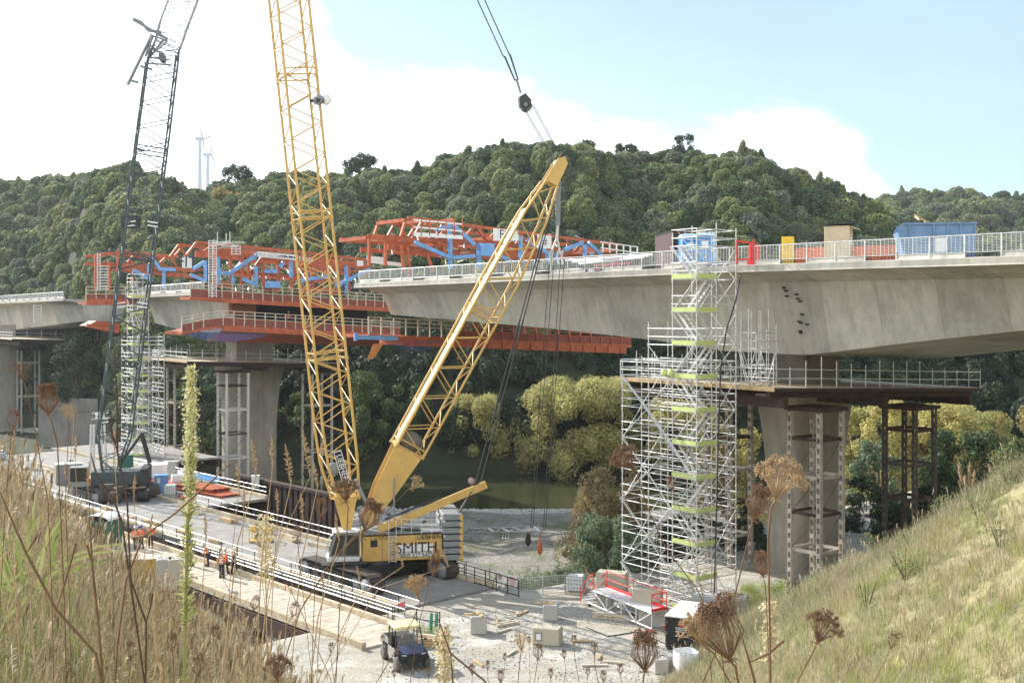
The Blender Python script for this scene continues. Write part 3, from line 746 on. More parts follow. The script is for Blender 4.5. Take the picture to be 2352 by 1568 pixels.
# ---------------------------------------------------------------- scaffold towers
def scaffold(name, label, ts, us, z0, top, lift=2., stair=None, r=.03, toe=None, braces=True, seed=1):
    """ts/us: bay lines; top[i][j]: height of the column of bays"""
    root = BT(name, label, 'scaffold', ts[len(ts)//2], us[0], z0, 'scaffold stair towers'); rr = random.Random(seed)
    nt_, nu_ = len(ts), len(us)
    def P(i, j, z): return V((ts[i], us[j], z))
    def bay(i, j): return top[max(0, min(i, nt_-2))][max(0, min(j, nu_-2))] if 0 <= i < nt_-1 and 0 <= j < nu_-1 else -99
    def ptop(i, j): return max(bay(i-1, j-1), bay(i, j-1), bay(i-1, j), bay(i, j))
    st = []; lg = []; bc = []; tb = []; pk = []; sr = []
    for i in range(nt_):
        for j in range(nu_):
            z1 = ptop(i, j)
            if z1 < 0: continue
            m = MB(); m.tube(P(i, j, z0), P(i, j, z1+rr.uniform(.9, 1.5)), r*1.12, 5)
            z = z0+.5
            while z < z1: m.tube(P(i, j, z-.035), P(i, j, z+.035), r*2, 5); z += .5
            st.append(m)
    zmax = max(max(q) for q in top); n = int((zmax-z0)/lift+.01)
    for k in range(n+1):
        z = z0+k*lift+.15
        for j in range(nu_):
            for i in range(nt_-1):
                h = max(bay(i, j), bay(i, j-1))
                if z > h+.3: continue
                for dz in ((0, .5, 1.0) if j in (0, nu_-1) else (0, 1.0)):
                    m = MB(); m.tube(P(i, j, z+dz)-V((.05, .03, 0)), P(i+1, j, z+dz)+V((.05, -.03, 0)), r, 5); lg.append((us[j], m))
                if braces and (j == 0 or j == nu_-1) and z+lift < h+.5:
                    a, b = (i, i+1) if (k+i) % 2 else (i+1, i)
                    m = MB(); m.tube(P(a, j, z)-V((0, .07, 0)), P(b, j, z+lift)-V((0, .07, 0)), r, 5); bc.append(m)
                    if j == 0 and (k+i) % 3 == 0: m = MB(); m.tube(P(a, j, z)-V((.12, .1, 0)), P(b, j, z+lift)-V((.12, .1, 0)), r, 5); bc.append(m)
        for i in range(nt_):
            for j in range(nu_-1):
                h = max(bay(i, j), bay(i-1, j))
                if z > h+.3: continue
                for dz in (0, .5, 1.0):
                    m = MB(); m.tube(P(i, j, z+dz)-V((-.03, .05, 0)), P(i, j+1, z+dz)+V((.03, .05, 0)), r, 5); lg.append((us[j]+.5, m))
                if braces and i in (0, nt_-1) and z+lift < h+.5:
                    a, b = (j, j+1) if (k+j) % 2 else (j+1, j)
                    m = MB(); m.tube(P(i, a, z)+V((.07, 0, 0)), P(i, b, z+lift)+V((.07, 0, 0)), r, 5); bc.append(m)
    if stair:
        i, j0, j1 = stair; a, b = ts[i], ts[i+1]; kk = 0
        for k in range(n):
            z = z0+k*lift+.2
            if z > top[i][0]+.2: break
            # toe boards on the front and on the return, boards underfoot
            m = MB(); m.box(((a+b)/2, us[0]-.07, z+.12), (b-a, .03, .26)); tb.append(m)
            m = MB(); m.box((b+.07, (us[0]+us[1])/2, z+.12), (.03, us[1]-us[0], .26)); tb.append(m)
            m = MB(); m.box(((a+b)/2, (us[0]+us[1])/2, z), (b-a-.1, us[1]-us[0]-.1, .05)); pk.append(m)
            s = MB(); y = us[0]+.35+(.7 if k % 2 else 0); p, q = (a+.1, b-.1) if k % 2 else (b-.1, a+.1)
            for d in (0, .55):
                s.beam(V((p, y+d, z)), V((q, y+d, z+lift)), .05, .16); s.tube(V((p, y+d, z+.9)), V((q, y+d, z+lift+.9)), .02, 4)
            for w in range(9): f = (w+.5)/9; s.box((p+(q-p)*f, y+.28, z+lift*f), (.22, .55, .04))
            sr.append(s)
    lg.sort(key=lambda e: e[0])
    emit(st, 'standard', MSCAF, root); emit([m for _, m in lg], 'ledger', MSCAF, root); emit(bc, 'brace', MSCAF, root)
    emit(tb, 'toe_board', MLIME, root); emit(pk, 'deck_board', MTIMW, root); emit(sr, 'stair_flight', MSCAF, root)
    # base jacks on timber pads
    m = MB()
    for i in range(nt_):
        for j in range(nu_): 
            if ptop(i, j) > 0: m.box(P(i, j, z0-.06), (.5, .3, .1))
    m.build('sole_boards', MTIMW, root)
    return root
zl, zm, zt = 14.2, 16.4, 22.2
scaffold('scaffold_tower', 'tall bright scaffold stair tower with lime toe boards against the near deck', [-3.9, -1.5, .6, 2.6], [-4.2, -2.5, -.75], .1,
         [[zl, zl], [zm, zm], [zt, zt]], 2., (2, 0, 1), seed=3)
sc2 = scaffold('scaffold_tower', 'scaffold stair tower with lime boards left of the river pier', [-95.6, -93.4, -91.2], [-7.4, -5.4, -3.4], 0.0,
         [[14.2, 12.2], [22.2, 14.2]], 2., (1, 0, 1), .036, seed=4)
scaffold('scaffold_tower', 'low open scaffold on the platform beside the near pier head', [2.75, 3.35, 3.95], [-.45, .5, 1.4], CZ-4.35,
         [[CZ-1.2, CZ-1.2], [CZ-2.2, CZ-2.2]], 2., None, seed=5)
# foam padded stair ends at the top landing of the lower flight
fp_ = MB()
for px in (1525, 1541): fp_.ball(inU(px, 856, -4.4), .19, 8, 6, (1, 1, 1.35))
one(fp_, 'foam_padding', MLIME, 'pair of lime green padded tube ends on the scaffold beside the platform edge', 'padding', BW(0, 0)).rotation_euler.z = BR
o = bpy.data.objects['foam_padding']
for v in o.data.vertices: v.co += BW(0, 0)
# black hose hanging down the tower
one(MB().poly([W(1702, 628, 66.2), W(1690, 690, 65.6), W(1668, 760, 65.2), W(1655, 850, 65.), W(1650, 1000, 65), W(1645, 1200, 65), W(1640, 1380, 65)], .045, 5), 'cable', MDARK, 'black hose hanging down the right side of the big scaffold', 'hose', W(1640, 1380, 65))

# ---------------------------------------------------------------- form travellers, traced on the planes they stand in
def members(root, name, mat, lst, t, w=.35, h=.45, dt=0.):
    for a, b in lst:
        p, q = inT(*a, t), inT(*b, t)
        if dt: p.x += dt; q.x += dt
        m = MB(); m.beam(p, q, w, h, (1, 0, 0) if abs((q-p).normalized().z) > .8 else (0, 0, 1)); m.build(name, mat, root)
def panels(root, line, t, hgt, board=MORG, depth=3., n=None, span=1.35, pmat=MGALV, dmul=1.):
    """guard panels along a platform edge, on the plane t: floor, edge beam, posts and infill boards"""
    pts = [inT(*p, t) for p in line]
    fl = MB()
    for a, b in zip(pts, pts[1:]):
        fl.prism([a, b, b+V((-depth, 0, 0)), a+V((-depth, 0, 0))], (0, 0, -.3))
    fl.build('platform', MORG, root)
    gp = []; bd = []
    for a, b in zip(pts, pts[1:]):
        L = (b-a).length; k = max(1, int(L/span)); d = (b-a)/k
        for i in range(k):
            p, q = a+d*i, a+d*(i+1); m = MB()
            m.beam(p+V((.06, 0, 0)), p+V((.06, 0, hgt)), .12, .12, (1, 0, 0))
            for f in (.52, .75, .97): m.beam(p+V((.05, 0, hgt*f)), q+V((.05, 0, hgt*f)), .06, .09)
            gp.append(m)
            if board: m = MB(); m.prism([p, q, q+V((0, 0, hgt*.5)), p+V((0, 0, hgt*.5))], (-.04, 0, 0)); bd.append(m)
    emit(gp, 'guard_frame', pmat, root); emit(bd, 'guard_board', board or MORG, root)
MMESH = paint('rusty_mesh', (.25, .075, .05), .8, 0, .35, 3, (.15, .10, .08), .6)
def sign(root, px0, px1, py0, py1, t, txt, size, th=.05):
    a, b, c = inT(px0, py1, t), inT(px1, py1, t), inT(px0, py0, t)
    m = MB(); m.prism([a, b, V((t, b.y, c.z-.04*(b.y-a.y))), c], (th, 0, 0)); s = m.build('sign', MWHT, root)
    ctr = (a+V((t, b.y, c.z)))/2; ctr.x = t+th+.012
    if txt: text(txt, size, MNAVY, s, ctr, (0, 1, -.04), (0, 0, 1))
    return s
def A(x, y): return ((1040+x/5.113)/1.2755, (600+y/5.113)/1.2755)
def B_(x, y): return ((1400+x/4.704)/1.2755, (600+y/4.704)/1.2755)
t1 = -45.5
ft = BT('form_traveller', 'orange and blue form traveller on the tip of the near deck, behind the derrick', 'form traveller', -43, 6, ZD(-43, 6), 'form travellers')
red = [(A(790, 195), B_(1940, 552)), (A(185, 480), A(700, 500)), (A(700, 520), A(2060, 575)), (A(490, 632), A(1780, 728)), (A(2060, 575), B_(1300, 655)), (B_(150, 690), B_(1950, 720)), (B_(1180, 690), B_(1940, 700))]
for dt in (0., -5.5):
    members(ft, 'truss_chord', MORG, red[:1], t1, .26, .32, dt); members(ft, 'truss_girder', MORG, red[1:5], t1, .28, .5, dt); members(ft, 'truss_chord', MORG, red[5:], t1, .25, .36, dt)
    members(ft, 'truss_diagonal', MORG, [(A(1800, 310), A(1640, 490)), (A(1820, 320), A(1960, 540)), (A(2070, 470), A(1990, 540)), (B_(20, 330), B_(110, 500)), (B_(150, 480), B_(210, 410)), (B_(1190, 440), B_(1300, 640)), (B_(1450, 500), B_(1330, 650)), (B_(560, 400), B_(420, 560)), (B_(580, 400), B_(720, 580)), (B_(1000, 410), B_(880, 600)), (A(1010, 230), A(900, 440)), (A(1080, 250), A(1180, 420)), (A(1330, 260), A(1230, 430)), (A(760, 230), A(680, 480))], t1, .22, .26, dt)
members(ft, 'leg', MORG, [(A(210, 500), A(210, 905)), (A(455, 540), A(455, 915)), (A(690, 600), A(735, 1010)), (A(780, 620), A(830, 1090)), (A(1050, 660), A(1170, 1000)), (A(1310, 610), A(1340, 720)), (A(1570, 640), A(1590, 700)), (B_(380, 620), B_(400, 760))], t1+.5, .24, .3)
members(ft, 'strut', MBLU, [(A(890, 560), A(1450, 800)), (A(1480, 310), A(1790, 600)), (A(1460, 790), A(1790, 765)), (B_(1520, 520), B_(1730, 720)), (B_(1190, 625), B_(1445, 520)), (B_(820, 560), B_(960, 670)), (B_(280, 690), B_(480, 790)), (B_(420, 490), B_(550, 420)), (B_(680, 480), B_(760, 560)), (A(1200, 380), A(1440, 310))], t1+.9, .3, .38)
members(ft, 'column', MBLU, [(A(1415, 290), A(1430, 960)), (A(1855, 590), A(1855, 940)), (B_(1475, 545), B_(1475, 745)), (B_(590, 430), B_(590, 800)), (B_(960, 640), B_(960, 785)), (B_(1085, 650), B_(1085, 770)), (B_(1570, 660), B_(1570, 700))], t1+.7, .36, .36)
m = MB(); p, q = inT(*A(1790, 770), t1), inT(*A(1985, 590), t1); m.box((t1+.8, (p.y+q.y)/2, (p.z+q.z)/2), (.9, q.y-p.y, q.z-p.z)); m.build('hydraulic_block', MBLU, ft)
for (a, b2) in (((843, 546), (980, 550)), ((930, 505), (1043, 512))):
    for px in (a[0], (a[0]+b2[0])/2, b2[0]):
        p = inT(px, a[1], t1); m = MB(); m.beam(p, p+V((-5.5, 0, 0)), .3, .35); m.build('cross_beam', MORG, ft)
for px, py in ((1000, 560), (1120, 548), (1250, 560), (1350, 572), (1400, 575)):
    p = inT(px, py, t1); m = MB(); m.beam(p+V((-7, 0, 0)), p+V((1, 0, 0)), .3, .4); m.build('cross_beam', MORG, ft)
# white walkway rails in front
gp = MB(); bd = MB()
for x in range(740, 1490, 123):
    p = inT(*A(x, 480), t1); p.x += 1.6; q = inT(*A(x, 230), t1); gp.beam(p, V((p.x, p.y, q.z)), .1, .1, (1, 0, 0))
for y in (240, 345):
    p, q = inT(*A(740, y), t1), inT(*A(1480, y+65), t1); p.x += 1.6; q.x += 1.6; bd.beam(p, q, .05, .16)
p, q = inT(*A(740, 450), t1), inT(*A(1480, 500), t1); p.x += 1.6; q.x += 1.6; bd.beam(p, q, .05, .4)
gp.build('walkway_posts', MORG, ft); bd.build('walkway_boards', MWHT, ft)
gp = MB()
for x0, x1, y in ((1570, 2085, 560), (1570, 2085, 640)):
    p, q = inT(*B_(x0, y-40), t1), inT(*B_(x1, y+30), t1); p.x += 1.5; q.x += 1.5; gp.beam(p, q, .05, .12)
for k in range(6):
    x = 1600+k*95; p, q = inT(*B_(x, 540+k*9), t1), inT(*B_(x, 660+k*9), t1); p.x += 1.5; q.x += 1.5; gp.beam(p, q, .12, .12, (1, 0, 0))
gp.build('walkway_rail', MWHT, ft)
for a in ((A(190, 790), A(450, 820)), (A(200, 840), A(700, 900))):
    p, q = inT(*a[0], t1-1), inT(*a[1], t1-1); m = MB(); m.beam(p, q, .5, .35); m.build('catwalk', MWHT, ft)
sign(ft, 1133, 1190, 524, 553, t1+1.5, 'FIT', 1.35); sign(ft, 1234, 1266, 538, 571, t1+1.5, '#', 1.2)
m = MB()
for k in range(70):
    x = rng.uniform(870, 1410); y = lerp([(870, 575), (1410, 592)], x)+rng.uniform(-38, 22); dx = rng.uniform(-26, 26); dy = rng.uniform(-18, 18)
    if rng.random() < .5: dx *= .08
    m.tube(inT(x, y, t1-rng.uniform(-1, 4)), inT(x+dx, y+dy, t1), rng.uniform(.025, .05), 4)
tag(m.build('loose_rods', MGALV, ft), kind='stuff')
# hung lower platform below the deck
tl = -45.5
lo = BT('hanging_platform', 'long orange platform slung under the near deck, sunlit at its left end', 'hanging platform', tl, 6, CZ-3, 'hanging formwork platforms')
panels(lo, [(846, 768), (1040, 776)], tl, 1.75, None, 4.5, pmat=MTIMW, span=1.35)
panels(lo, [(1040, 776), (1450, 792)], tl, 1.5, MMESH, 4.5, pmat=MORG, span=1.5)
m = MB(); a, b2 = inT(930, 770, tl), inT(1440, 790, tl)
m.prism([a+V((-.1, 0, 0)), b2+V((-.1, 0, 0)), b2+V((-.1, 0, -1.1)), a+V((-.1, 0, -1.0))], (-5, 0, 0)); m.build('edge_girder', MORG, lo)
for k in range(16):
    p = a+(b2-a)*(k+.5)/16; m = MB(); m.box(p+V((-.02, 0, -.55)), (.1, .16, 1.0)); m.build('stiffener', MORG, lo)
for px in (1050, 1210, 1380): p = inT(px, 785, tl); m = MB(); m.tube(p, p+V((0, 0, 3.2)), .05, 5); m.build('hanger', MDARK, lo)
m = MB(); p, q = inT(817, 774, tl+.6), inT(912, 777, tl+.6); m.beam(p, q, .35, .4); m.beam(p+V((0, 0, -.35)), p+V((0, 0, .4)), .3, .3, (1, 0, 0)); m.build('jib_beam', MBLU, lo)
m = MB(); pts = [inT(930+i*13, 792+18*math.sin(math.pi*i/8), tl+.3) for i in range(9)]
for p, q in zip(pts, pts[1:]): m.quad(V((p.x, p.y, inT(930, 785, tl).z)), V((q.x, q.y, inT(930, 785, tl).z)), q+V((-2, 0, 0)), p+V((-2, 0, 0)))
m.build('safety_net', MNET, lo)
m = MB(); p0 = inT(857, 790, tl+.6); p1 = inT(880, 788, tl+.6); p2 = inT(862, 818, tl+.6); p3 = inT(843, 826, tl+.6)
m.prism([p0, p1, p2, p3], (.05, .03, 0)); one(m, 'tarpaulin', paint('orange_sheet', (.62, .24, .07), .7, 0, .25, 1.5), 'folded orange sheet hanging below the left end of the slung platform', 'tarpaulin', BW(0, 0))
o = [x for x in COL.objects if x.name.startswith('tarpaulin')][-1]; o.location = BW(0, 0); o.rotation_euler.z = BR
for v in o.data.vertices: v.co += BW(0, 0)
m = MB(); m.poly([(0, 0, 0), (.2, 0, -1.5), (.8, 0, -2.2), (1.6, 0, -2.0), (2.1, 0, -1.6), (1.9, 0, -3.2)], .05, 5); one(m, 'hanging_hose', MWHT, 'white hose end dangling below the slung platform, right of the hoist ropes', 'hose', W(1288, 815, 118), None)

# ---- middle deck travellers
def C3(x, y): return ((500+x/3.136)/1.2755, (600+y/3.136)/1.2755)
def C2(x, y): return ((x/3.136)/1.2755, (600+y/3.136)/1.2755)
t2 = -83.
ft = BT('form_traveller', 'red and blue form traveller on the middle deck, right behind the upright yellow boom', 'form traveller', t2, 6, ZD(t2, 6), 'form travellers')
for dt in (0., -6.):
    members(ft, 'truss_chord', MORG, [(C3(230, 345), C3(1150, 430)), (C3(1150, 430), C3(1800, 508)), (C3(1150, 560), C3(1830, 625)), (C3(840, 500), C3(1160, 520)), (C3(540, 610), C3(1600, 700))], t2, .3, .36, dt)
    members(ft, 'truss_girder', MORG, [(C3(390, 430), C3(800, 460)), (C3(1230, 500), C3(1830, 570))], t2, .35, .85, dt)
    members(ft, 'truss_diagonal', MORG, [(C3(230, 350), C3(150, 460)), (C3(240, 350), C3(310, 460)), (C3(290, 440), C3(350, 400)), (C3(700, 640), C3(850, 520)), (C3(840, 480), C3(780, 560)), (C3(1250, 520), C3(1330, 620)), (C3(1500, 560), C3(1400, 640))], t2, .25, .3, dt)
members(ft, 'column', MORG, [(C3(x, y0), C3(x, y1)) for x, y0, y1 in ((410, 430, 735), (550, 460, 740), (652, 470, 740), (712, 490, 700), (850, 490, 765), (987, 505, 765), (1113, 520, 790), (1300, 560, 790), (1635, 560, 800), (1770, 580, 680))], t2+.5, .35, .4)
members(ft, 'strut', MBLU, [(C3(520, 640), C3(760, 480)), (C3(660, 680), C3(790, 740)), (C3(800, 440), C3(760, 500)), (C3(1000, 575), C3(1035, 530)), (C3(1520, 745), C3(1825, 590)), (C3(860, 610), C3(975, 610)), (C3(1200, 690), C3(1440, 660)), (C3(410, 620), C3(520, 630))], t2+.9, .36, .45)
members(ft, 'column', MBLU, [(C3(x, y0), C3(x, y1)) for x, y0, y1 in ((565, 640, 745), (782, 565, 760), (1105, 520, 670), (1612, 560, 820), (435, 480, 740), (1530, 600, 760))], t2+.7, .38, .42)
members(ft, 'base_beam', MORG, [(C3(410, 728), C3(545, 738)), (C3(850, 765), C3(995, 775)), (C3(1200, 780), C3(1560, 800))], t2+.6, .4, .8)
panels(ft, [C3(180, 845), C3(375, 855), C3(470, 865), C3(2030, 955)], t2+1., 1.95, MMESH, 3.5, pmat=MTIMW)
m = MB(); a, b2 = inT(*C3(470, 862), t2+1.1), inT(*C3(2030, 952), t2+1.1); m.beam(a+V((0, 0, -.2)), b2+V((0, 0, -.2)), .4, .55); m.build('edge_girder', MORG, ft)
panels(ft, [C3(100, 1172), C3(300, 1130), C3(480, 1108), C3(1840, 1180), C3(2110, 1195)], t2+1., 1.9, MMESH, 6, pmat=MTIMW)
m = MB(); a, b2 = inT(*C3(480, 1110), t2+1.2), inT(*C3(2110, 1195), t2+1.2); m.beam(a+V((0, 0, -.3)), b2+V((0, 0, -.3)), .4, .7); m.build('edge_girder', MORG, ft)
m = MB(); m.prism([a+V((-.6, 0, -.6)), b2+V((-.6, 0, -.6)), b2+V((-5, 0, -1.6)), a+V((-5, 0, -1.9))], (0, 0, -.12)); m.build('soffit_form', MORG, ft)
m = MB(); pts = [inT(*C3(130+i*95, 1185+70*math.sin(math.pi*(i+.6)/9.2)), t2+.9) for i in range(9)]; tops = [inT(*C3(130+i*95, 1165-min(i, 3)*12), t2+.9) for i in range(9)]
for i in range(8): m.quad(tops[i], tops[i+1], pts[i+1], pts[i])
m.build('safety_net', MNET, ft)
m = MB(); p, q = inT(*C3(560, 900), t2-1), inT(*C3(785, 1010), t2-1); m.prism([V((t2-1, p.y, p.z)), V((t2-1, q.y, p.z)), V((t2-1, q.y, q.z)), V((t2-1, p.y, q.z))], (-1, 0, 0)); m.build('side_form', paint('rebar_rust', (.21, .105, .05), .85, 0, .5, 5, (.35, .2, .1), .5), ft)
m = MB(); m.prism([V((-85.4, 6.5, ZE(-86)-.7)), V((-85.4, 23, ZE(-86)-1.4)), V((-85.4, 23, ZE(-86)-6)), V((-85.4, 6.5, ZE(-86)-5.6))], (-.5, 0, 0)); m.build('void_shade_sheet', paint('void_shade', (.018, .015, .013), .9, 0, .5, 2), ft)  # added near-black sheet paints the shade of the open void
m = MB()
for x in range(820, 1960, 95):
    p, q = inT(*C3(x, 900+x*.03), t2-2.5), inT(*C3(x+rng.uniform(-20, 20), 1020+x*.02), t2-2.5); m.tube(p, q, .07, 4)
m.build('hanger', MDARK, ft)
m = MB(); p, q = inT(*C3(800, 435), t2+1.6), inT(*C3(1170, 480), t2+1.6); zt_, zb_ = inT(*C3(800, 428), t2+1.6).z, inT(*C3(800, 478), t2+1.6).z
def strip(y0, y1, z0, z1, mat, nm, par, x=t2+1.6, th=.05):
    m = MB(); s = -.055; m.prism([V((x, y0, z0)), V((x, y1, z0+s*(y1-y0))), V((x, y1, z1+s*(y1-y0))), V((x, y0, z1))], (th, 0, 0)); return m.build(nm, mat, par)
bn = strip(p.y, q.y, zb_, zt_, MWHT, 'banner', ft); mid = p.y+(q.y-p.y)*.5; sl = -.055
strip(mid, q.y, zb_-.055*(mid-p.y)+.25, zt_-.055*(mid-p.y)-.2, MNAVY, 'banner_panel', bn, t2+1.66)
text('Te Ahu a Turanga', .95, MWHT, bn, V((t2+1.74, (mid+q.y)/2, (zb_+zt_)/2+sl*((mid+q.y)/2-p.y))), (0, 1, sl), (0, 0, 1))
text('WAKA KOTAHI', .62, paint('grey_print', (.45, .45, .48), .6), bn, V((t2+1.68, p.y+(mid-p.y)*.5, (zb_+zt_)/2+sl*(mid-p.y)*.5)), (0, 1, sl), (0, 0, 1))
sign(ft, *[C3(105, 0)[0], C3(195, 0)[0], C3(0, 475)[1], C3(0, 580)[1]], t2+1.5, 'FIT', 1.9)
sign(ft, *[C3(1712, 0)[0], C3(1768, 0)[0], C3(0, 510)[1], C3(0, 562)[1]], t2+1.5, '', 1)
m = MB(); p, q = inT(*C3(865, 765), t2+1.2), inT(*C3(960, 705), t2+1.2); m.cbox((t2+2, (p.y+q.y)/2, (p.z+q.z)/2), (1.6, q.y-p.y, q.z-p.z)); m.build('power_pack', MBLU, ft)
for (x0, y0, x1, y1) in ((350, 330, 420, 850), (560, 380, 640, 460)):   # white scaffold frames at the corner
    m = MB()
    for x in (x0, (x0+x1)/2, x1): m.beam(inT(*C3(x, y0), t2+1.8), inT(*C3(x, y1), t2+1.8), .09, .09, (1, 0, 0))
    y = y0
    while y < y1: m.beam(inT(*C3(x0, y), t2+1.8), inT(*C3(x1, y), t2+1.8), .08, .1); y += 24
    m.build('access_frame', MSCAF, ft)
m = MB()
for x, y0, y1 in ((430, 250, 380), (510, 260, 400), (545, 245, 400), (395, 320, 420)): m.tube(inT(*C3(x, y0), t2), inT(*C3(x, y1), t2), .06, 4)
for k in range(9): x = rng.uniform(400, 600); y = rng.uniform(335, 395); m.beam(inT(*C3(x-60, y+8), t2+1), inT(*C3(x+90, y-6), t2+1), .1, .12)
m.build('tube_stack', MSCAF, ft)
m = MB()
for k in range(190):
    x = rng.uniform(420, 1800); y = rng.uniform(520+.08*(x-420), 790); dx = rng.uniform(-50, 50); dy = rng.uniform(-40, 40)
    if rng.random() < .5: dx *= .1
    m.tube(inT(*C3(x, y), t2-rng.uniform(-1, 4)), inT(*C3(x+dx, y+dy), t2), rng.uniform(.02, .05), 4)
tag(m.build('loose_rods', MGALV, ft), kind='stuff')
m = MB()
for k in range(70):
    x = rng.uniform(1180, 2000); p = inT(*C3(x, 800+(x-1180)*.06), t2+rng.uniform(-2, .5)); m.tube(p, p+V((rng.uniform(-.2, .2), rng.uniform(-.4, .4), rng.uniform(.4, 1.1))), .035, 4)
tag(m.build('starter_bars', MDARK, ft), kind='stuff')
t3 = -118.
ft = BT('form_traveller', 'smaller red form traveller at the left end of the middle deck, behind the dark crane', 'form traveller', t3, 6, ZD(t3, 6), 'form travellers')
for dt in (0., -5.):
    members(ft, 'truss_chord', MORG, [(C2(1060, 430), C2(1690, 480)), (C2(870, 530), C2(1900, 600)), (C2(1130, 590), C2(1900, 660)), (C2(880, 460), C2(1060, 450))], t3, .3, .4, dt)
    members(ft, 'truss_diagonal', MORG, [(C2(1540, 470), C2(1470, 535)), (C2(1550, 470), C2(1620, 560)), (C2(1240, 450), C2(1170, 530)), (C2(1250, 450), C2(1330, 540)), (C2(1690, 480), C2(1800, 350))], t3, .3, .3, dt)
members(ft, 'column', MORG, [(C2(x, y0), C2(x, y1)) for x, y0, y1 in ((880, 455, 790), (1000, 530, 790), (1085, 430, 600), (1210, 660, 730))], t3+.5, .4, .45)
members(ft, 'strut', MBLU, [(C2(1225, 600), C2(1400, 700)), (C2(1380, 465), C2(1470, 590)), (C2(1460, 590), C2(1610, 595)), (C2(1750, 640), C2(1890, 705)), (C2(1770, 590), C2(1880, 525))], t3+.9, .42, .5)
members(ft, 'column', MBLU, [(C2(x, y0), C2(x, y1)) for x, y0, y1 in ((1365, 550, 660), (1505, 590, 770), (1885, 510, 700))], t3+.7, .42, .45)
panels(ft, [C2(790, 895), C2(1240, 890)], t3+1, 2.3, MMESH, 4, pmat=MTIMW)
m = MB(); a, b2 = inT(*C2(790, 895), t3+1.2), inT(*C2(1240, 890), t3+1.2); m.beam(a, b2, .5, .9); m.build('edge_girder', MORG, ft)
m = MB(); a, b2, c_, d_ = [inT(*q, t3+1) for q in (C2(800, 1110), C2(1100, 1180), C2(1100, 1090), C2(890, 1065))]; m.prism([a, b2, c_, d_], (-4, 0, 0)); m.build('soffit_form', MORG, ft)
m = MB(); m.beam(inT(*C2(795, 1105), t3+1.3), inT(*C2(1090, 1165), t3+1.3), .5, .5); m.build('edge_girder', MORG, ft)
m = MB()
for x in (895, 920): m.beam(inT(*C2(x, 445), t3+1.6), inT(*C2(x, 790), t3+1.6), .1, .1, (1, 0, 0))
for y in range(460, 790, 26): m.beam(inT(*C2(890, y), t3+1.6), inT(*C2(1000 if y > 560 else 925, y), t3+1.6), .1, .12)
m.build('access_frame', MSCAF, ft)

# ---------------------------------------------------------------- things on the near deck
def ondeck(px, D): t, u = onD(px, D); return t, u, ZD(t, u)
MTOI = paint('toilet_blue', (.07, .30, .66), .4, 0, .08, 1.5); MTOI2 = paint('toilet_trim', (.55, .68, .82), .5)
def toilet(label, px, D, rz):
    t, u, z = ondeck(px, D); r = thing('portable_toilet', label, 'portable toilet', (0, 0, 0), 'portable toilets on the deck')
    m = MB(); m.cbox((0, 0, 1.08), (1.1, 1.1, 2.0), 0, .06); m.build('cabin', MTOI, r)
    m = MB(); m.cbox((0, 0, .08), (1.16, 1.16, .16), 0, .03); m.build('skid', MDARK, r)
    m = MB()
    m.loft([[V((a*s_, b*s_, h)) for a, b in ((-.58, -.58), (.58, -.58), (.58, .58), (-.58, .58))] for s_, h in ((1., 2.08), (1.02, 2.14), (.8, 2.28), (.5, 2.32))]); m.build('roof', MTOI2, r)
    d = MB(); d.cbox((0, -.57, 1.05), (.8, .05, 1.82), 0, .02); dr = d.build('door', MTOI, r)
    d = MB(); d.box((0, -.60, 1.55), (.42, .012, .42)); d.build('notice', MWHT, dr)
    for k in range(4): d = MB(); d.box((-.27+k*.18, -.60, 1.87), (.1, .012, .05)); d.build('vent', MDARK, dr)
    for sx in (-.53, .53): d = MB(); d.box((sx, -.53, 1.1), (.08, .08, 1.95)); d.build('corner_post', MTOI2, r)
    r.location = BW(t, u, z); r.rotation_euler.z = rz; r.scale = (1.1, 1.1, 1.14); return r
toilet('blue portable toilet on the deck, left one beside the brown container', 1580, 76, .12)
toilet('blue portable toilet behind the top of the scaffold, right one of the pair', 1622, 74.5, -.30)
t, u, z = ondeck(1543, 79); r = thing('site_container', 'dark brown container on the deck left of the blue toilets', 'container', BW(t, u, z), None, .1)
m = MB(); m.cbox((0, 0, 1.45), (1.25, 5.2, 2.9), 0, .04); m.build('body', paint('brown_panel', (.075, .045, .04), .7, 0, .2, 4), r)
m = MB()
for k in range(9): m.box((-.55+k*.138, -2.62, 1.45), (.05, .04, 2.7))
m.build('ribs', paint('brown_rib', (.06, .04, .035), .7), r)
m = MB(); m.box((0, 0, 2.94), (1.3, 5.25, .07)); m.build('roof', MDARK, r)
t, u, z = ondeck(1926, 68); r = thing('plywood_hut', 'tall pale plywood hut with a sloping roof on the deck', 'hut', BW(t, u, z), None, -.42)
MPLY = paint('plywood', (.58, .47, .31), .75, 0, .12, 1.5)
m = MB(); m.cbox((0, 0, 1.32), (1.5, 1.5, 2.64), 0, .02); m.build('walls', MPLY, r)
m = MB(); m.prism([V((-.85, -.9, 2.66)), V((1.1, -.9, 2.74)), V((1.1, .9, 2.74)), V((-.85, .9, 2.66))], (0, 0, .06)); m.build('roof', MDARK, r)
m = MB(); m.box((.76, -.2, 1.7), (.012, .4, .5)); m.build('notice', MWHT, r)
m = MB(); m.prism([V((.77, -.7, 2.55)), V((.77, .7, 2.55)), V((1.25, .7, 2.4)), V((1.25, -.7, 2.4))], (0, 0, .04)); m.build('hatch', MPLY, r)
t, u, z = ondeck(2146, 63.5); r = thing('skip_bin', 'blue steel skip bin with timber sticking out, on the deck at right', 'skip bin', BW(t, u, z), None, -.18)
MSK = paint('skip_blue', (.15, .26, .42), .55, 0, .2, 1.5, (.25, .2, .16), .4)
L_, H_ = 4.3, 2.5; m = MB()
prof = [(-L_/2+.45, .1), (L_/2-.2, .1), (L_/2, H_), (-L_/2, H_-.45), (-L_/2+.1, H_-.05)]
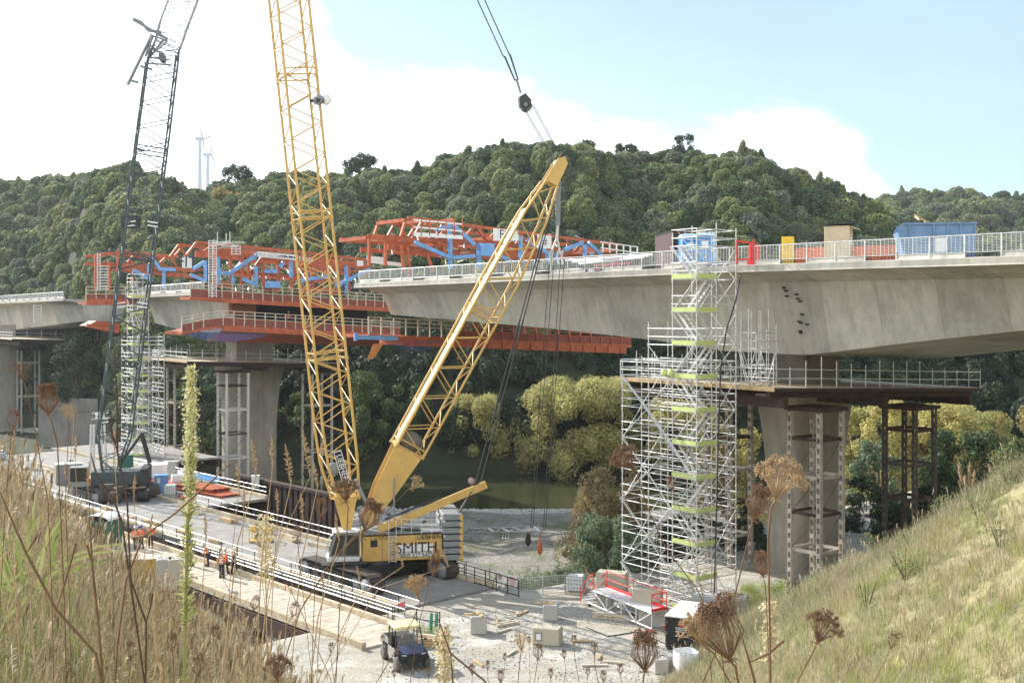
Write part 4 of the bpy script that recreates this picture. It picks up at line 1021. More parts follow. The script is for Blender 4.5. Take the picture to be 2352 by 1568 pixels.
prof = [(-L_/2+.5, .1), (L_/2-.05, .1), (L_/2-.05, H_), (-L_/2+.25, H_), (-L_/2, H_-.5)]
for y in (-.85, .85): m.prism([V((x, y, z_)) for x, z_ in prof], (0, .05 if y < 0 else -.05, 0))
m.box((L_/2-.08, 0, H_/2+.05), (.06, 1.6, H_-.1)); m.prism([V((-L_/2+.5, -.8, .1)), V((-L_/2+.5, .8, .1)), V((-L_/2, .8, H_-.5)), V((-L_/2, -.8, H_-.5))], (.05, 0, 0)); m.box((.2, 0, .13), (L_-.7, 1.6, .06)); m.build('tub', MSK, r)
m = MB()
for x in (-L_/2+.62, -.2, .55, L_/2-.9, L_/2-.12): m.box((x, -.9, H_/2+.05), (.09, .08, H_-.12))
m.box((.12, -.91, H_-.03), (L_-.35, .1, .1)); m.box((.12, .88, H_-.03), (L_-.35, .1, .1)); m.box((L_/2-.03, 0, H_-.03), (.1, 1.7, .1)); m.build('rim_and_ribs', MSK, r)
m = MB(); m.box((.18, -.868, 1.25), (.7, .01, .8)); m.build('pale_patch', MWHT, r)
tt = thing('timber_offcuts', 'timber pallet tipped up out of the blue skip bin', 'pallet', BW(t, u, z)+V((-.5, .2, 2.35)))
m = MB(); Mx = Matrix.Rotation(.45, 3, 'Y')@Matrix.Rotation(.3, 3, 'X')
for k in range(5): m.box(V(tt.location)+Mx@V((0, -.45+k*.22, .35)), (1.5, .12, .04), M=Mx)
for x in (-.6, 0, .6): m.box(V(tt.location)+Mx@V((x, 0, .28)), (.1, 1.0, .1), M=Mx)
m.build('slats', MTIM, tt)
MOB = paint('barrier_orange', (.68, .17, .06), .5, 0, .12, 2); MREDP = paint('red_plastic', (.70, .03, .035), .45, 0, .1, 2)
def barrier(label, px, D, w, h, rz, mat=MOB):
    t, u, z = ondeck(px, D); r = thing('plastic_barrier', label, 'barrier', BW(t, u, z), 'plastic barriers on the deck', rz)
    m = MB(); m.loft([[V((-w/2, -d, hh)), V((w/2, -d, hh)), V((w/2, d, hh)), V((-w/2, d, hh))] for d, hh in ((.28, 0), (.26, .3), (.10, .45), (.08, h-.08), (.05, h))]); m.build('body', mat, r)
    m = MB()
    for k in (-.3, .3): m.box((w*k, -.10, h*.72), (w*.28, .04, h*.25))
    m.build('recess', mat, r)
for i, (px, D, w) in enumerate([(1862, 70, 1.3), (1890, 69.5, 1.3), (1846, 71, 1.), (1985, 67.5, 1.3), (2030, 66.5, 1.5), (2052, 66, 1.)]):
    barrier(['orange plastic barrier in front of the plywood hut, left side', 'orange plastic barrier touching the left of the plywood hut', 'orange plastic barrier below the yellow cabinet', 'orange plastic barrier just right of the plywood hut', 'orange plastic barrier between hut and blue skip bin', 'orange plastic barrier nearest the blue skip bin'][i], px, D, w, 1.45, -.4)
barrier('crimson plastic barrier at the top of the scaffold stair', 1733, 68.0, .75, 1.35, .5, MREDP)
t, u, z = ondeck(1810, 70); r = thing('cabinet', 'yellow cabinet on the deck between scaffold and plywood hut', 'cabinet', BW(t, u, z), None, -.3)
MYC = paint('signal_yellow', (.75, .50, .03), .45, 0, .1, 2)
m = MB(); m.cbox((0, 0, 1.1), (.75, .6, 1.95), 0, .04); m.build('body', MYC, r)
for k in range(3): m = MB(); m.box((0, -.31, 1.3+k*.22), (.62, .03, .16)); m.build('drawer', MYC, r)
m = MB(); m.box((0, 0, .07), (.7, .55, .13)); m.build('plinth', MDARK, r)
t, u, z = ondeck(1700, 67.2); r = thing('access_gate', 'red steel gate frame on the scaffold landing beside the deck', 'gate', BW(t, u-.2, z), None, -.7)
for s_ in (0, 1): m = MB(); m.box((-.05+s_*1.1, 0, .75), (.09, .07, 1.5)); m.build('post', MREDP, r)
m = MB(); m.beam((-.05, 0, 1.45), (1.05, 0, 1.25), .08, .1); m.box((.5, 0, .3), (1., .05, .08)); m.build('rail', MREDP, r)
# trestles, packs and rods stored along the deck
def stack(label, px, D, dims, mat, name, cat, rz=0., n=1):
    t, u, z = ondeck(px, D); r = thing(name, label, cat, BW(t, u, z), None, rz)
    for k in range(n): m = MB(); m.cbox((rng.uniform(-.06, .06), 0, dims[2]*(k+.5)/n+.004*k), (dims[0], dims[1], dims[2]/n), rng.uniform(-.03, .03), .02); m.build('layer', mat, r)
    return r
def trest(label, px, D, mat, w=1.8, h=1.2):
    t, u, z = ondeck(px, D); r = thing('trestle_stand', label, 'trestle', BW(t, u, z), 'red trestles on the deck', -.6)
    m = MB(); m.box((0, 0, h), (w, .12, .12)); m.build('top_bar', mat, r)
    for sx in (-.8, .8):
        for sy in (-1, 1): m = MB(); m.beam((sx*w/2, 0, h-.06), (sx*w/2*1.05, sy*.45, 0), .07, .07); m.build('leg', mat, r)
    m = MB(); m.beam((-w*.4, .2, .6), (w*.4, .2, .6), .05, .05); m.beam((-w*.4, .2, .6), (0, .1, h), .05, .05); m.build('brace', mat, r)
MPINK = paint('faded_red', (.62, .16, .16), .6, 0, .15, 2)
trest('faded red trestle on the deck, left one', 1388, 88, MPINK); trest('faded red trestle on the deck, right one', 1424, 86, MPINK)
stack('blue timber bundle lying on the deck behind the derrick', 1230, 96, (3.5, 1.2, .6), MBLU, 'formwork_panel', 'formwork', -.9, 2)
stack('blue formwork bundle below the orange traveller', 1110, 103, (4, 1.2, .6), MBLU, 'formwork_panel', 'formwork', -.9, 2)
stack('white bag on the deck right of the derrick', 1322, 92, (1.1, 1., 1.1), MWHT, 'bulk_bag', 'bag', -.4)
stack('yellow pack of formwork on the deck under the hoist ropes', 1275, 94, (2.2, 1., .7), paint('pack_yellow', (.7, .55, .15), .6), 'formwork_panel', 'formwork', -.9, 3)
stack('blue crate on the deck between the red trestles', 1405, 89, (1.6, 1.1, .8), MBLU, 'crate', 'crate', -.9, 2)
r = MB()
for k in range(3): r.tube(W(1500-k*10, 585+k*3, 82+k*.3), W(1300+k*15, 598+k*4, 96), .09, 6)
one(r, 'pipe_bundle', MGALV, 'long grey pipes lying along the deck left of the brown container', 'pipes', W(1400, 598, 88))
r = MB(); r.cbox((0, 0, .5), (2.4, .9, 1.), 0, .03); o = one(r, 'white_board', MWHT, 'white hoarding panel leaning by the railing near the hoist ropes', 'board', (0, 0, 0)); t, u, z = ondeck(1350, 90.5); o.location = BW(t, u, z); o.rotation_euler.z = -.9
# ---------------------------------------------------------------- cranes
MYEL = paint('crane_yellow', (.60, .385, .12), .5, 0, .12, 1.2, (.36, .24, .10), .5)
MYEL2 = paint('crane_yellow_pale', (.80, .66, .42), .5, 0, .1, 1.5)
MGRY = paint('counterweight_grey', (.23, .245, .255), .6, 0, .12, 1.2, (.2, .2, .19), .4)
MGLS, nt, b = newmat('cab_glass'); b.inputs['Base Color'].default_value = (.035, .033, .025, 1); b.inputs['Roughness'].default_value = .12; b.inputs['Specular IOR Level'].default_value = .35
MTRK = paint('track_steel', (.085, .072, .062), .7, .2, .35, 2, (.22, .17, .12), .6)
MROPE = paint('wire_rope', (.055, .058, .062), .5, .3, .1)
MGRN = paint('dark_crane_green', (.065, .085, .09), .75, 0, .25, 1.5)
MREDC = paint('cone_orange', (.80, .12, .03), .5, 0, .08)
def boomlattice(root, name, mat, stations, w, panel, rc, rl, chordname='chord', side=True, every=1):
    """stations: (centre, half width in plane, half width across); w: across direction. lattice mesh with four chords as sub-parts"""
    w = V(w).normalized(); lens = [0.]
    for a, b2 in zip(stations, stations[1:]): lens.append(lens[-1]+(b2[0]-a[0]).length)
    def at(s):
        for i in range(len(lens)-1):
            if s <= lens[i+1] or i == len(lens)-2:
                f = (s-lens[i])/(lens[i+1]-lens[i]); a, b2 = stations[i], stations[i+1]
                ax = (b2[0]-a[0]).normalized(); n = w.cross(ax).normalized()
                return a[0].lerp(b2[0], f), a[1]+(b2[1]-a[1])*f, a[2]+(b2[2]-a[2])*f, n
    def cor(s, i, j): c, h, d, n = at(s); return c+n*h*i+w*d*j
    m = MB(); k = int(lens[-1]/panel); L = lens[-1]
    for p in range(k):
        s0, s1 = L*p/k, L*(p+1)/k; o = 1 if p % 2 else -1
        for j in (-1, 1): m.tube(cor(s0, -o, j), cor(s1, o, j), rl, 5)
        if side:
            for i in (-1, 1): m.tube(cor(s0, i, o), cor(s1, i, -o), rl*.9, 4)
        if p % every == 0 and p % 9 == 0:
            for j in (-1, 1): m.tube(cor(s0, -1, j), cor(s0, 1, j), rl*1.3, 5); m.tube(cor(s0+.45, -1, j), cor(s0+.45, 1, j), rl*1.3, 5)
            for i in (-1, 1): m.tube(cor(s0, i, -1), cor(s0, i, 1), rl, 5); m.tube(cor(s0+.45, i, -1), cor(s0+.45, i, 1), rl, 5)
            m.tube(cor(s0, -1, -1), cor(s0, 1, 1), rl*.8, 4)
    lat = m.build(name, mat, root)
    for i in (-1, 1):
        for j in (-1, 1):
            m = MB()
            pts = [cor(x, i, j) for x in lens]; m.poly(pts, rc, 8)
            q = 0
            while q < L: c = cor(q, i, j); d = (cor(min(q+.3, L), i, j)-c).normalized(); m.tube(c-d*.1, c+d*.1, rc*1.35, 8); q += panel*9
            m.build(chordname, mat, lat)
    return lat, cor, L
EV = V((.98, .2, 0)).normalized(); WV = V((-.2, .98, 0)).normalized(); OC = V((-9.2, 75.6, 0))
def K(px, py, w=0.):
    """point on the crane's own long plane (w metres behind it)"""
    o = OC+WV*w; k = (px-CX)/F; a = (k*o.y-o.x)/(EV.x-k*EV.y); D = o.y+EV.y*a
    return o+EV*a+V((0, 0, CZ-(py-HY)/F*D))
cr = thing('crawler_crane', 'yellow crawler crane with upright lattice boom and leaning derrick, parked on the staging', 'crane', OC, 'crawler cranes')
# undercarriage along the staging direction
def track(root, c, L, H, wd, mat):
    """crawler track: shoes round a frame; c is the middle on the ground, along TS"""
    c = V(c); n = 58; m = MB(); r = H/2; S = L-2*r; per = 2*S+2*math.pi*r
    for i in range(n):
        s = per*i/n
        if s < S: p, a = V((-S/2+s, 0, 0)), 0.
        elif s < S+math.pi*r: t = (s-S)/r; p, a = V((S/2+r*math.sin(t), 0, r-r*math.cos(t))), -t
        elif s < 2*S+math.pi*r: p, a = V((S/2-(s-S-math.pi*r), 0, H)), math.pi
        else: t = (s-2*S-math.pi*r)/r; p, a = V((-S/2-r*math.sin(t), 0, r+r*math.cos(t))), math.pi-t
        Mx = Matrix(((TS.x, VS.x, 0), (TS.y, VS.y, 0), (0, 0, 1)))@Matrix.Rotation(a, 3, 'Y')
        q = c+TS*p.x+V((0, 0, p.z+.03)); m.box(q, (per/n*.86, wd, .09), M=Mx)
    tr = m.build('track', mat, root)
    f = MB()
    f.prism([c+TS*x+VS*(-wd*.4)+V((0, 0, z)) for x, z in ((-S/2, .25), (S/2, .25), (S/2+r*.4, r), (S/2, H-.18), (-S/2, H-.18), (-S/2-r*.4, r))], VS*wd*.8); f.build('track_frame', MDARK, tr)
    for x in (-S/2, S/2): w_ = MB(); w_.lathe(c+TS*x-VS*wd*.46+V((0, 0, r)), [(.05, 0), (r*.8, 0), (r*.8, .12), (r*.55, .14), (r*.5, wd*.85)], 16, VS); w_.build('drive_wheel', MGRY, tr)
    for i in range(8): w_ = MB(); w_.lathe(c+TS*(-S/2+.5+(S-1)*i/7)-VS*wd*.44+V((0, 0, .28)), [(.02, 0), (.2, 0), (.2, wd*.8)], 10, VS); w_.build('roller', MDARK, tr)
    for x in (-2.2, .4, 2.4): w_ = MB(); w_.box(c+TS*x-VS*(wd*.42)+V((0, 0, r+.05)), (.7, .06, .55), M=Matrix(((TS.x, VS.x, 0), (TS.y, VS.y, 0), (0, 0, 1)))); w_.build('frame_plate', MGRY if x > 2 else MTRK, tr)
track(cr, OC-VS*3.15, 8.4, 1.3, 1.1, MTRK); track(cr, OC+VS*3.15, 8.4, 1.3, 1.1, MTRK)
m = MB(); m.box(OC+V((0, 0, .85)), (3.2, 5.6, .7), M=Matrix(((TS.x, VS.x, 0), (TS.y, VS.y, 0), (0, 0, 1)))); m.lathe(OC+V((0, 0, 1.15)), [(1.5, 0), (1.5, .25), (1.3, .42)], 24); m.build('carbody', MDARK, cr)
MK = Matrix(((EV.x, WV.x, 0), (EV.y, WV.y, 0), (0, 0, 1)))
def kb(px0, px1, py0, py1, w0, w1, name, mat, parent, bev=.04):
    a = K(px0, py1, w0); b2 = K(px1, py0, w0); L = (V((b2.x, b2.y, 0))-V((a.x, a.y, 0))).length
    c = (a+b2)/2+WV*(w1-w0)/2; m = MB(); m.cbox(c, (L, abs(w1-w0), abs(b2.z-a.z)), b=bev, M=MK); return m.build(name, mat, parent)
hs = kb(832, 1016, 1226, 1291, -1.55, 1.55, 'house', MYEL, cr, .05)
kb(822, 1016, 1291, 1299, -1.5, 1.5, 'turntable_deck', MDARK, cr)
kb(836, 1016, 1222, 1226, -1.5, 1.5, 'roof_walkway', MGRY, cr)
for px in (878, 905, 955, 985): kb(px-.35, px+.35, 1229, 1290, -1.575, -1.545, 'panel_joint', MDARK, hs, .001)
kb(851, 867, 1240, 1256, -1.58, -1.54, 'vent_window', MBLK, hs, .004)
sg = kb(910, 995, 1248, 1280, -1.61, -1.56, 'sign', MWHT, hs, .004)
MYD = paint('ochre_print', (.22, .13, .03), .6)
text('.SMITH', 1.02, MBLK, sg, K(953, 1258, -1.63), EV, (0, 0, 1), depth=.006)
text('CRANE & CONSTRUCTION LTD', .235, MBLK, sg, K(953, 1268.3, -1.63), EV, (0, 0, 1), depth=.005)
text('0800 627 645', .38, MBLK, sg, K(953, 1275, -1.63), EV, (0, 0, 1), depth=.005)
text('LR 1280', .62, MYD, hs, K(854, 1233, -1.58), EV, (0, 0, 1), depth=.006)
text('LIEBHERR', .44, MBLK, hs, K(989, 1232.5, -1.58), EV, (0, 0, 1), depth=.006)
# ladder and roof rails
m = MB()
for px in (893, 910): m.tube(K(px, 1195, -1.75), K(px, 1292, -1.75), .03, 5)
for k in range(10): m.tube(K(893, 1230+k*6.5, -1.75), K(910, 1230+k*6.5, -1.75), .022, 4)
m.build('ladder', MSCAF, cr)
m = MB()
for py in (1192, 1209): m.tube(K(912, py, -1.5), K(1015, py, -1.5), .025, 5); m.tube(K(840, py+8, 1.5), K(1015, py, 1.5), .025, 5); m.tube(K(1015, py, -1.5), K(1015, py, 1.5), .025, 5)
for px in (922, 945, 968, 992, 1015):
    for w in (-1.5, 1.5): m.tube(K(px, 1192, w), K(px, 1226, w), .025, 5)
m.build('roof_railing', MSCAF, cr)
m = MB(); rr = random.Random(4)
for k in range(7): px = 880+k*19; m.box(K(px, 1219, rr.uniform(-1, .8)), (.5, .6, .35), M=MK)
m.lathe(K(900, 1216, -.6), [(.05, 0), (.5, 0), (.5, 1.2), (.05, 1.2)], 14, WV); m.build('winch_gear', MDARK, cr)
# cab
cab = kb(752, 826, 1276, 1292, -1.75, -.2, 'cab', MWHT, cr, .05)
a_, b_, c_, d_ = K(757, 1276, -1.7), K(826, 1276, -1.7), K(826, 1226, -1.7), K(772, 1226, -1.7)
m = MB(); m.prism([a_+EV*.04, b_-EV*.04, c_-EV*.04, d_+EV*.06], WV*1.4); m.build('cab_glass', MGLS, cab)
m = MB()
for off in (-.02, 1.42):
    for p, q in ((a_, b_), (b_, c_), (c_, d_), (d_, a_)): m.beam(p+WV*off, q+WV*off, .09, .09)
    m.beam((a_+b_)/2+WV*off-EV*.15, (c_+d_)/2+WV*off-EV*.1, .08, .08)
for p in (a_, b_, c_, d_): m.beam(p-WV*.02, p+WV*1.42, .09, .09)
m.build('cab_frame', MGRY, cab)
kb(764, 830, 1220, 1225, -1.8, -.1, 'cab_roof', MWHT, cab)
m = MB(); m.poly([K(748, 1278, -1.9), K(752, 1240, -1.9), K(768, 1222, -1.9), K(800, 1221, -1.9)], .035, 6); m.tube(K(752, 1284, -2.2), K(826, 1284, -2.2), .03, 5); m.build('cab_guard_rail', MSCAF, cab)
m = MB(); m.box(K(790, 1294, -1.9), (3.0, .7, .06), M=MK); m.build('cab_step', MDARK, cab)
# counterweight stack
for k in range(7):
    y1 = 1288-k*15.4; y0 = y1-14.6
    kb(1019, 1064, y0, y1, -1.9, 2.3, 'counterweight_slab', MGRY, cr, .06)
    m = MB(); p = K(1059, (y0+y1)/2, -1.93); s = .2
    m.prism([p+EV*.14+V((0, 0, s)), p+V((0, 0, s))-EV*.02, p-EV*.17, p+V((0, 0, -s))-EV*.02, p+EV*.14+V((0, 0, -s))], -WV*.012); m.build('chevron', MYEL, cr)
# boom foot bracket, gantry
def bm(p, q, w, h, name, mat, parent=cr, up=(0, 0, 1)): m = MB(); m.beam(p, q, w, h, up); return m.build(name, mat, parent)
for w in (-1.15, 1.15):
    bm(K(868, 1216, w), K(1117, 1112, w), .18, .52, 'gantry_beam', MYEL)
    bm(K(884, 1192, w), K(1010, 1143, w), .1, .1, 'gantry_pipe', MDARK)
    bm(K(816, 1100, w*.8), K(850, 1172, w*.8), .2, .22, 'luffing_stop', MGRY)
    bm(K(905, 1192, w), K(905, 1098, w), .1, .1, 'mast_strut', MGRY)
    bm(K(1085, 1124, w), K(1052, 1178, w), .22, .06, 'gantry_strap', MROPE)
    for k in range(4):
        m = MB(); m.tube(K(1092, 1124, w*.5+k*.12), K(1046+k*3, 1178, w*.5+k*.12), .022, 4); m.build('gantry_rope', MROPE, cr)
m = MB(); m.lathe(K(1095, 1115, -1.2), [(.05, 0), (.24, 0), (.24, 2.4), (.05, 2.4)], 14, WV); m.build('gantry_sheave', MRUST, cr)
bm(K(980, 1168, -1.2), K(980, 1168, 1.2), .3, .3, 'gantry_crosspiece', MYEL); bm(K(1108, 1116, -1.2), K(1108, 1116, 1.2), .3, .4, 'gantry_crosspiece', MYEL)
m = MB(); m.ball(K(1085, 1127, -1.3), .07, 8, 6); m.build('marker_lamp', paint('green_lens', (.1, .6, .25), .3), cr)
# upright main boom
st = []
for px, py, h, d in ((797, 1213, .14, .95), (793, 1142, .70, 1.0), (778, 1060, 1.02, 1.08), (768, 985, 1.07, 1.1), (662, -10, 1.07, 1.1), (640, -220, 1.07, 1.1)):
    st.append((K(px, py, 0.), h, d))
bl, cor, L = boomlattice(cr, 'main_boom', MYEL, st[1:], V((-.42, .907, 0)), 1.06, .092, .043)
for w in (-1.05, .85):
    m = MB(); p0, p1 = K(797, 1216, w), K(793, 1140, w)
    m.prism([p0-EV*.3, p0+EV*.3, p1+EV*.78, p1-EV*.78], WV*.14); m.build('boom_foot_plate', MYEL, bl)
m = MB(); p1 = K(793, 1141, 0); m.box(p1, (1.5, 1.9, .25), M=MK); m.build('foot_crosspiece', MYEL, bl)
# maker's board on the boom foot
ax = (st[3][0]-st[1][0]).normalized(); ux = (st[4][0]-st[3][0]).normalized(); rx = WV.cross(ux).normalized()*-1
ctr = K(787, 1078, -1.22); up_ = (K(775, 1040, -1.22)-K(797, 1116, -1.22)).normalized(); rt = up_.cross(WV).normalized()
if rt.x < 0: rt = -rt
m = MB(); hw, hh = .27, 1.32
m.prism([ctr-rt*hw-up_*hh, ctr+rt*hw-up_*hh, ctr+rt*hw+up_*hh, ctr-rt*hw+up_*hh], -WV*.03); sb = m.build('maker_board', MWHT, bl)
m = MB(); hw2, hh2 = .22, 1.26; m.prism([ctr-rt*hw2-up_*hh2-WV*.034, ctr+rt*hw2-up_*hh2-WV*.034, ctr+rt*hw2+up_*hh2-WV*.034, ctr-rt*hw2+up_*hh2-WV*.034], -WV*.01); m.build('board_panel', MBLK, sb)
text('LIEBHERR', .50, MWHT, sb, ctr-WV*.05, -up_, rt, depth=.004)
m = MB(); m.lathe(K(766, 1078, -.9), [(.05, 0), (.42, 0), (.42, .25), (.3, .3), (.42, .35), (.42, .6), (.05, .6)], 16, WV); m.build('rope_winch', MGRY, bl)
for px in (732, 750):
    m = MB(); m.lathe(K(px, 230, -1.35), [(.03, -.05), (.34, -.05), (.36, .05), (.34, .15), (.1, .2)], 20, (-.25, -1, .1)); m.build('rope_sheave', MWHT if px == 750 else MGRY, bl)
m = MB(); m.beam(K(712, 232, -1.2), K(748, 231, -1.3), .14, .2); m.box(K(735, 231, -1.5), (.5, .2, .25), M=MK); m.build('sheave_bracket', MDARK, bl)
# leaning derrick mast
sd_ = [(K(px, py, 0.), h, d) for px, py, h, d in ((935, 1032, 1.02, 1.05), (1150, 640, 1.05, 1.05), (1222, 500, .86, .9), (1262, 422, .46, .6))]
dl, dcor, dL = boomlattice(cr, 'derrick_mast', MYEL, sd_, V((-.29, .957, 0)), 1.12, .09, .042)
f0 = K(838, 1197, 0); f1 = sd_[0][0]; ax = (f1-f0).normalized(); nn = WV.cross(ax).normalized()
for w in (-1.05, .95):
    m = MB(); m.prism([f0-nn*.25+WV*w, f0+nn*.25+WV*w, f0+ax*2.6+nn*.75+WV*w, f1+nn*1.02+WV*w, f1-nn*1.02+WV*w, f0+ax*2.6-nn*.75+WV*w], WV*.1); m.build('foot_plate', MYEL, dl)
bm(f1-nn*.9-WV*1.0, f1-nn*.9+WV*1.0, .3, .3, 'foot_crosspiece', MYEL, dl); bm(f0+ax*2.6-WV*1.0, f0+ax*2.6+WV*1.0, .4, .5, 'foot_crosspiece', MYEL, dl)
m = MB(); m.lathe(f1+ax*.6-WV*.5, [(.05, 0), (.7, 0), (.7, .1), (.45, .12), (.45, .88), (.7, .9), (.7, 1.0), (.05, 1.0)], 18, WV); m.build('hoist_winch', paint('rope_drum', (.17, .16, .14), .6, .2, .3, 6), dl)
# pale walkway along the upper face
up_side = 1 if dcor(1, 1, -1).x < dcor(1, -1, -1).x else -1
m = MB(); a, b2 = dcor(.3, up_side, 0), dcor(dL-2.5, up_side, 0); m.beam(a, b2, 1.35, .05, nn); m.build('walkway', MYEL2, dl)
tip0, tip1 = sd_[-1][0], K(1288, 372, 0)
ax2 = (tip1-tip0).normalized(); n2 = WV.cross(ax2).normalized()
for w in (-.62, .5):
    m = MB(); m.prism([tip0-n2*.5+WV*w, tip0+n2*.5+WV*w, tip1+n2*.42+WV*w, tip1+ax2*.35+WV*w, tip1-n2*.38+WV*w], WV*.12); m.build('tip_plate', MYEL, dl)
bm(tip0+ax2*.4-WV*.55, tip0+ax2*.4+WV*.55, .5, .4, 'tip_crosspiece', MYEL, dl)
m = MB(); m.lathe(tip1-ax2*.2-WV*.5, [(.05, 0), (.38, 0), (.38, 1.0), (.05, 1.0)], 16, WV); m.build('tip_sheave', MGRY, dl)
for w in (-.3, .3): m = MB(); m.tube(K(1278, 372, w), K(1300+w*8, 346, w), .06, 5); m.build('tip_stop', MDARK, dl)
# stays: tip to sheave block to boom head, and tip down to the gantry
blk = K(1205, 232, 0); dv = (K(1085, -10, 0)-blk).normalized()
for w in (-.25, .25):
    m = MB(); m.tube(K(1258, 345, w), K(1196+0, 240, w), .032, 5); m.tube(K(1262, 345, w), K(1200, 240, w), .032, 5); m.build('stay_rope', MROPE, cr)
    m = MB(); m.tube(K(1281, 352, w), K(1220, 238, w), .032, 5); m.tube(K(1285, 352, w), K(1224, 238, w), .032, 5); m.build('stay_rope', MROPE, cr)
    m = MB(); m.poly([K(1183, 186, w), K(1160, 132, w*1.3), K(1155, 128, w*1.3), K(1078, -40, w*1.6)] if w < 0 else [K(1190, 184, w), K(1172, 128, w*1.3), K(1168, 122, w*1.3), K(1095, -40, w*1.6)], [.06, .075, .045, .045], 6); m.build('upper_pendant', MROPE, cr)
m = MB(); m.tube(K(1186, 182, 0), K(1196, 214, 0), .09, 6); m.build('pendant_link', MGRY, cr)
m = MB()
q = [K(1193, 222, -.3), K(1207, 214, -.3), K(1221, 230, -.3), K(1219, 246, -.3), K(1207, 252, -.3), K(1195, 244, -.3)]
m.prism(q, WV*.6); m.build('sheave_block', MROPE, cr)
m = MB(); m.lathe(K(1208, 240, -.42), [(.02, -.0), (.14, 0), (.14, .84), (.02, .84)], 12, WV); m.lathe(K(1209, 243, -.2), [(.05, 0), (.42, 0), (.42, .4), (.05, .4)], 18, WV); m.build('block_pin', MGRY, cr)
for px0, px1, w in ((1288, 1092, -.5), (1292, 1104, .5)):
    a, b2 = K(px0-5, 408, w), K(px1, 1110, w); m = MB(); pts = []; rad = []
    for k in range(29):
        f = k/28; pts.append(a.lerp(b2, f)); rad.append(.055 if k % 7 else .10)
    m.poly(pts, rad, 6); m.build('back_stay', MROPE, cr)
# tail of stay linkage hanging at the tip
m = MB(); m.poly([K(1284, 405, 0), K(1282, 440, 0)], [.12, .2], 8); m.poly([K(1282, 440, 0), K(1281, 518, 0)], .19, 10); m.build('damper', MGRY, cr)
m = MB(); m.tube(K(1281, 518, 0), K(1279, 548, 0), .12, 6); m.tube(K(1280, 545, 0), K(1264, 585, 0), .07, 5); m.tube(K(1280, 545, 0), K(1287, 585, 0), .07, 5)
for px in (1262, 1270, 1283, 1292): m.poly([K(px, 576, 0), K(px+rng.uniform(-3, 3), 590, .2), K(px+1, 608, 0)], .08, 5)
m.build('sling_chain', MGALV, cr)
for px0, px1, w in ((1262, 1219, -.6), (1272, 1224, -.4), (1287, 1248, .6), (1296, 1253, .8)):
    m = MB(); m.tube(K(px0, 600, w), K(px1, 1214, w), .024, 4); m.build('hoist_rope', MROPE, cr)
# suspended spreader frame
m = MB()
a0, a1, b0, b1, tp = K(1068, 1222, -1.2), K(1243, 1221, -1.2), K(1076, 1215, .9), K(1225, 1209, .9), K(1246, 1222, -.2)
for p, q in ((a0, a1), (b0, b1), (b1, a1)): m.tube(p, q, .07, 6)
for k in range(5):
    f, g = k/5, (k+.5)/5; m.tube(a0.lerp(a1, f), b0.lerp(b1, g), .04, 5); m.tube(b0.lerp(b1, g), a0.lerp(a1, (k+1)/5), .04, 5)
sf = m.build('spreader_frame', MGRY, cr)
for px, py, mt, s in ((1213, 1240, MRUST, .22), (1240, 1260, paint('hook_orange', (.55, .13, .05), .6), .2)):
    m = MB(); m.tube(K(px+1, 1222, 0), K(px, py-8, 0), .03, 5); m.lathe(K(px, py+14, 0), [(.05, 0), (s, .25), (s*.8, .7), (.08, 1.0)], 10); m.build('hook_block', mt, sf)
for px in (1155, 1162, 1168): m = MB(); m.tube(K(px, 1220, -.5), K(px, 1234, -.5), .02, 4); m.ball(K(px, 1236, -.5), .07, 6, 4); m.build('shackle', MGALV, sf)
# running ropes beside the upright boom
for a, b2 in (((730, 100), (752, 285)), ((711, 0), (745, 290)), ((752, 285), (772, 520)), ((640, 330), (660, 520))):
    m = MB(); m.tube(K(a[0], a[1], .3), K(b2[0], b2[1], .3), .014, 4); m.build('hoist_rope', MROPE, cr)

# ---- dark lattice crane at left
EV2 = V((.97, .24, 0)).normalized(); WV2 = V((-.24, .97, 0)).normalized(); OB = W(262, 1140, 108.5); OB.z = 0
def KB(px, py, w=0.):
    o = OB+WV2*w; k = (px-CX)/F; a = (k*o.y-o.x)/(EV2.x-k*EV2.y); D = o.y+EV2.y*a
    return o+EV2*a+V((0, 0, CZ-(py-HY)/F*D))
c2 = thing('crawler_crane', 'dark green lattice boom crane standing among stores at the left end of the staging', 'crane', OB, 'crawler cranes')
st = [(KB(px, py, 0), h, d) for px, py, h, d in ((252, 1085, .7, .8), (262, 1000, 1.5, 1.5), (352, 300, 1.45, 1.45), (371, 150, 1.4, 1.4), (380, 112, 1.2, 1.3))]
b2l, cor2, L2 = boomlattice(c2, 'main_boom', MGRN, st, V((-.40, .917, 0)), 1.15, .10, .045)
for py in (508, 694, 958):
    for j in (0, 1):
        f = (py-1000)/(300-1000); c = KB(262+90*f, py+j*9, -1.5)
        for s_ in (-1, 1): m = MB(); m.beam(c+EV2*s_*.55, c+EV2*s_*1.5-V((0, 0, .15)), .1, .12); m.build('pale_band', MWHT, b2l)
m = MB(); m.cbox(KB(300, 510, .3), (1.6, 1.2, 1.2), 0, .05); m.build('midfall_block', MDARK, b2l)
st = [(KB(px, py, 0), h, d) for px, py, h, d in ((384, 108, 1.2, 1.2), (398, 60, 1.3, 1.3), (432, -30, 1.3, 1.3), (460, -110, 1.2, 1.2))]
jb, cor3, L3 = boomlattice(c2, 'luffing_jib', MGRY, st, V((-.40, .917, 0)), 1.2, .08, .036)
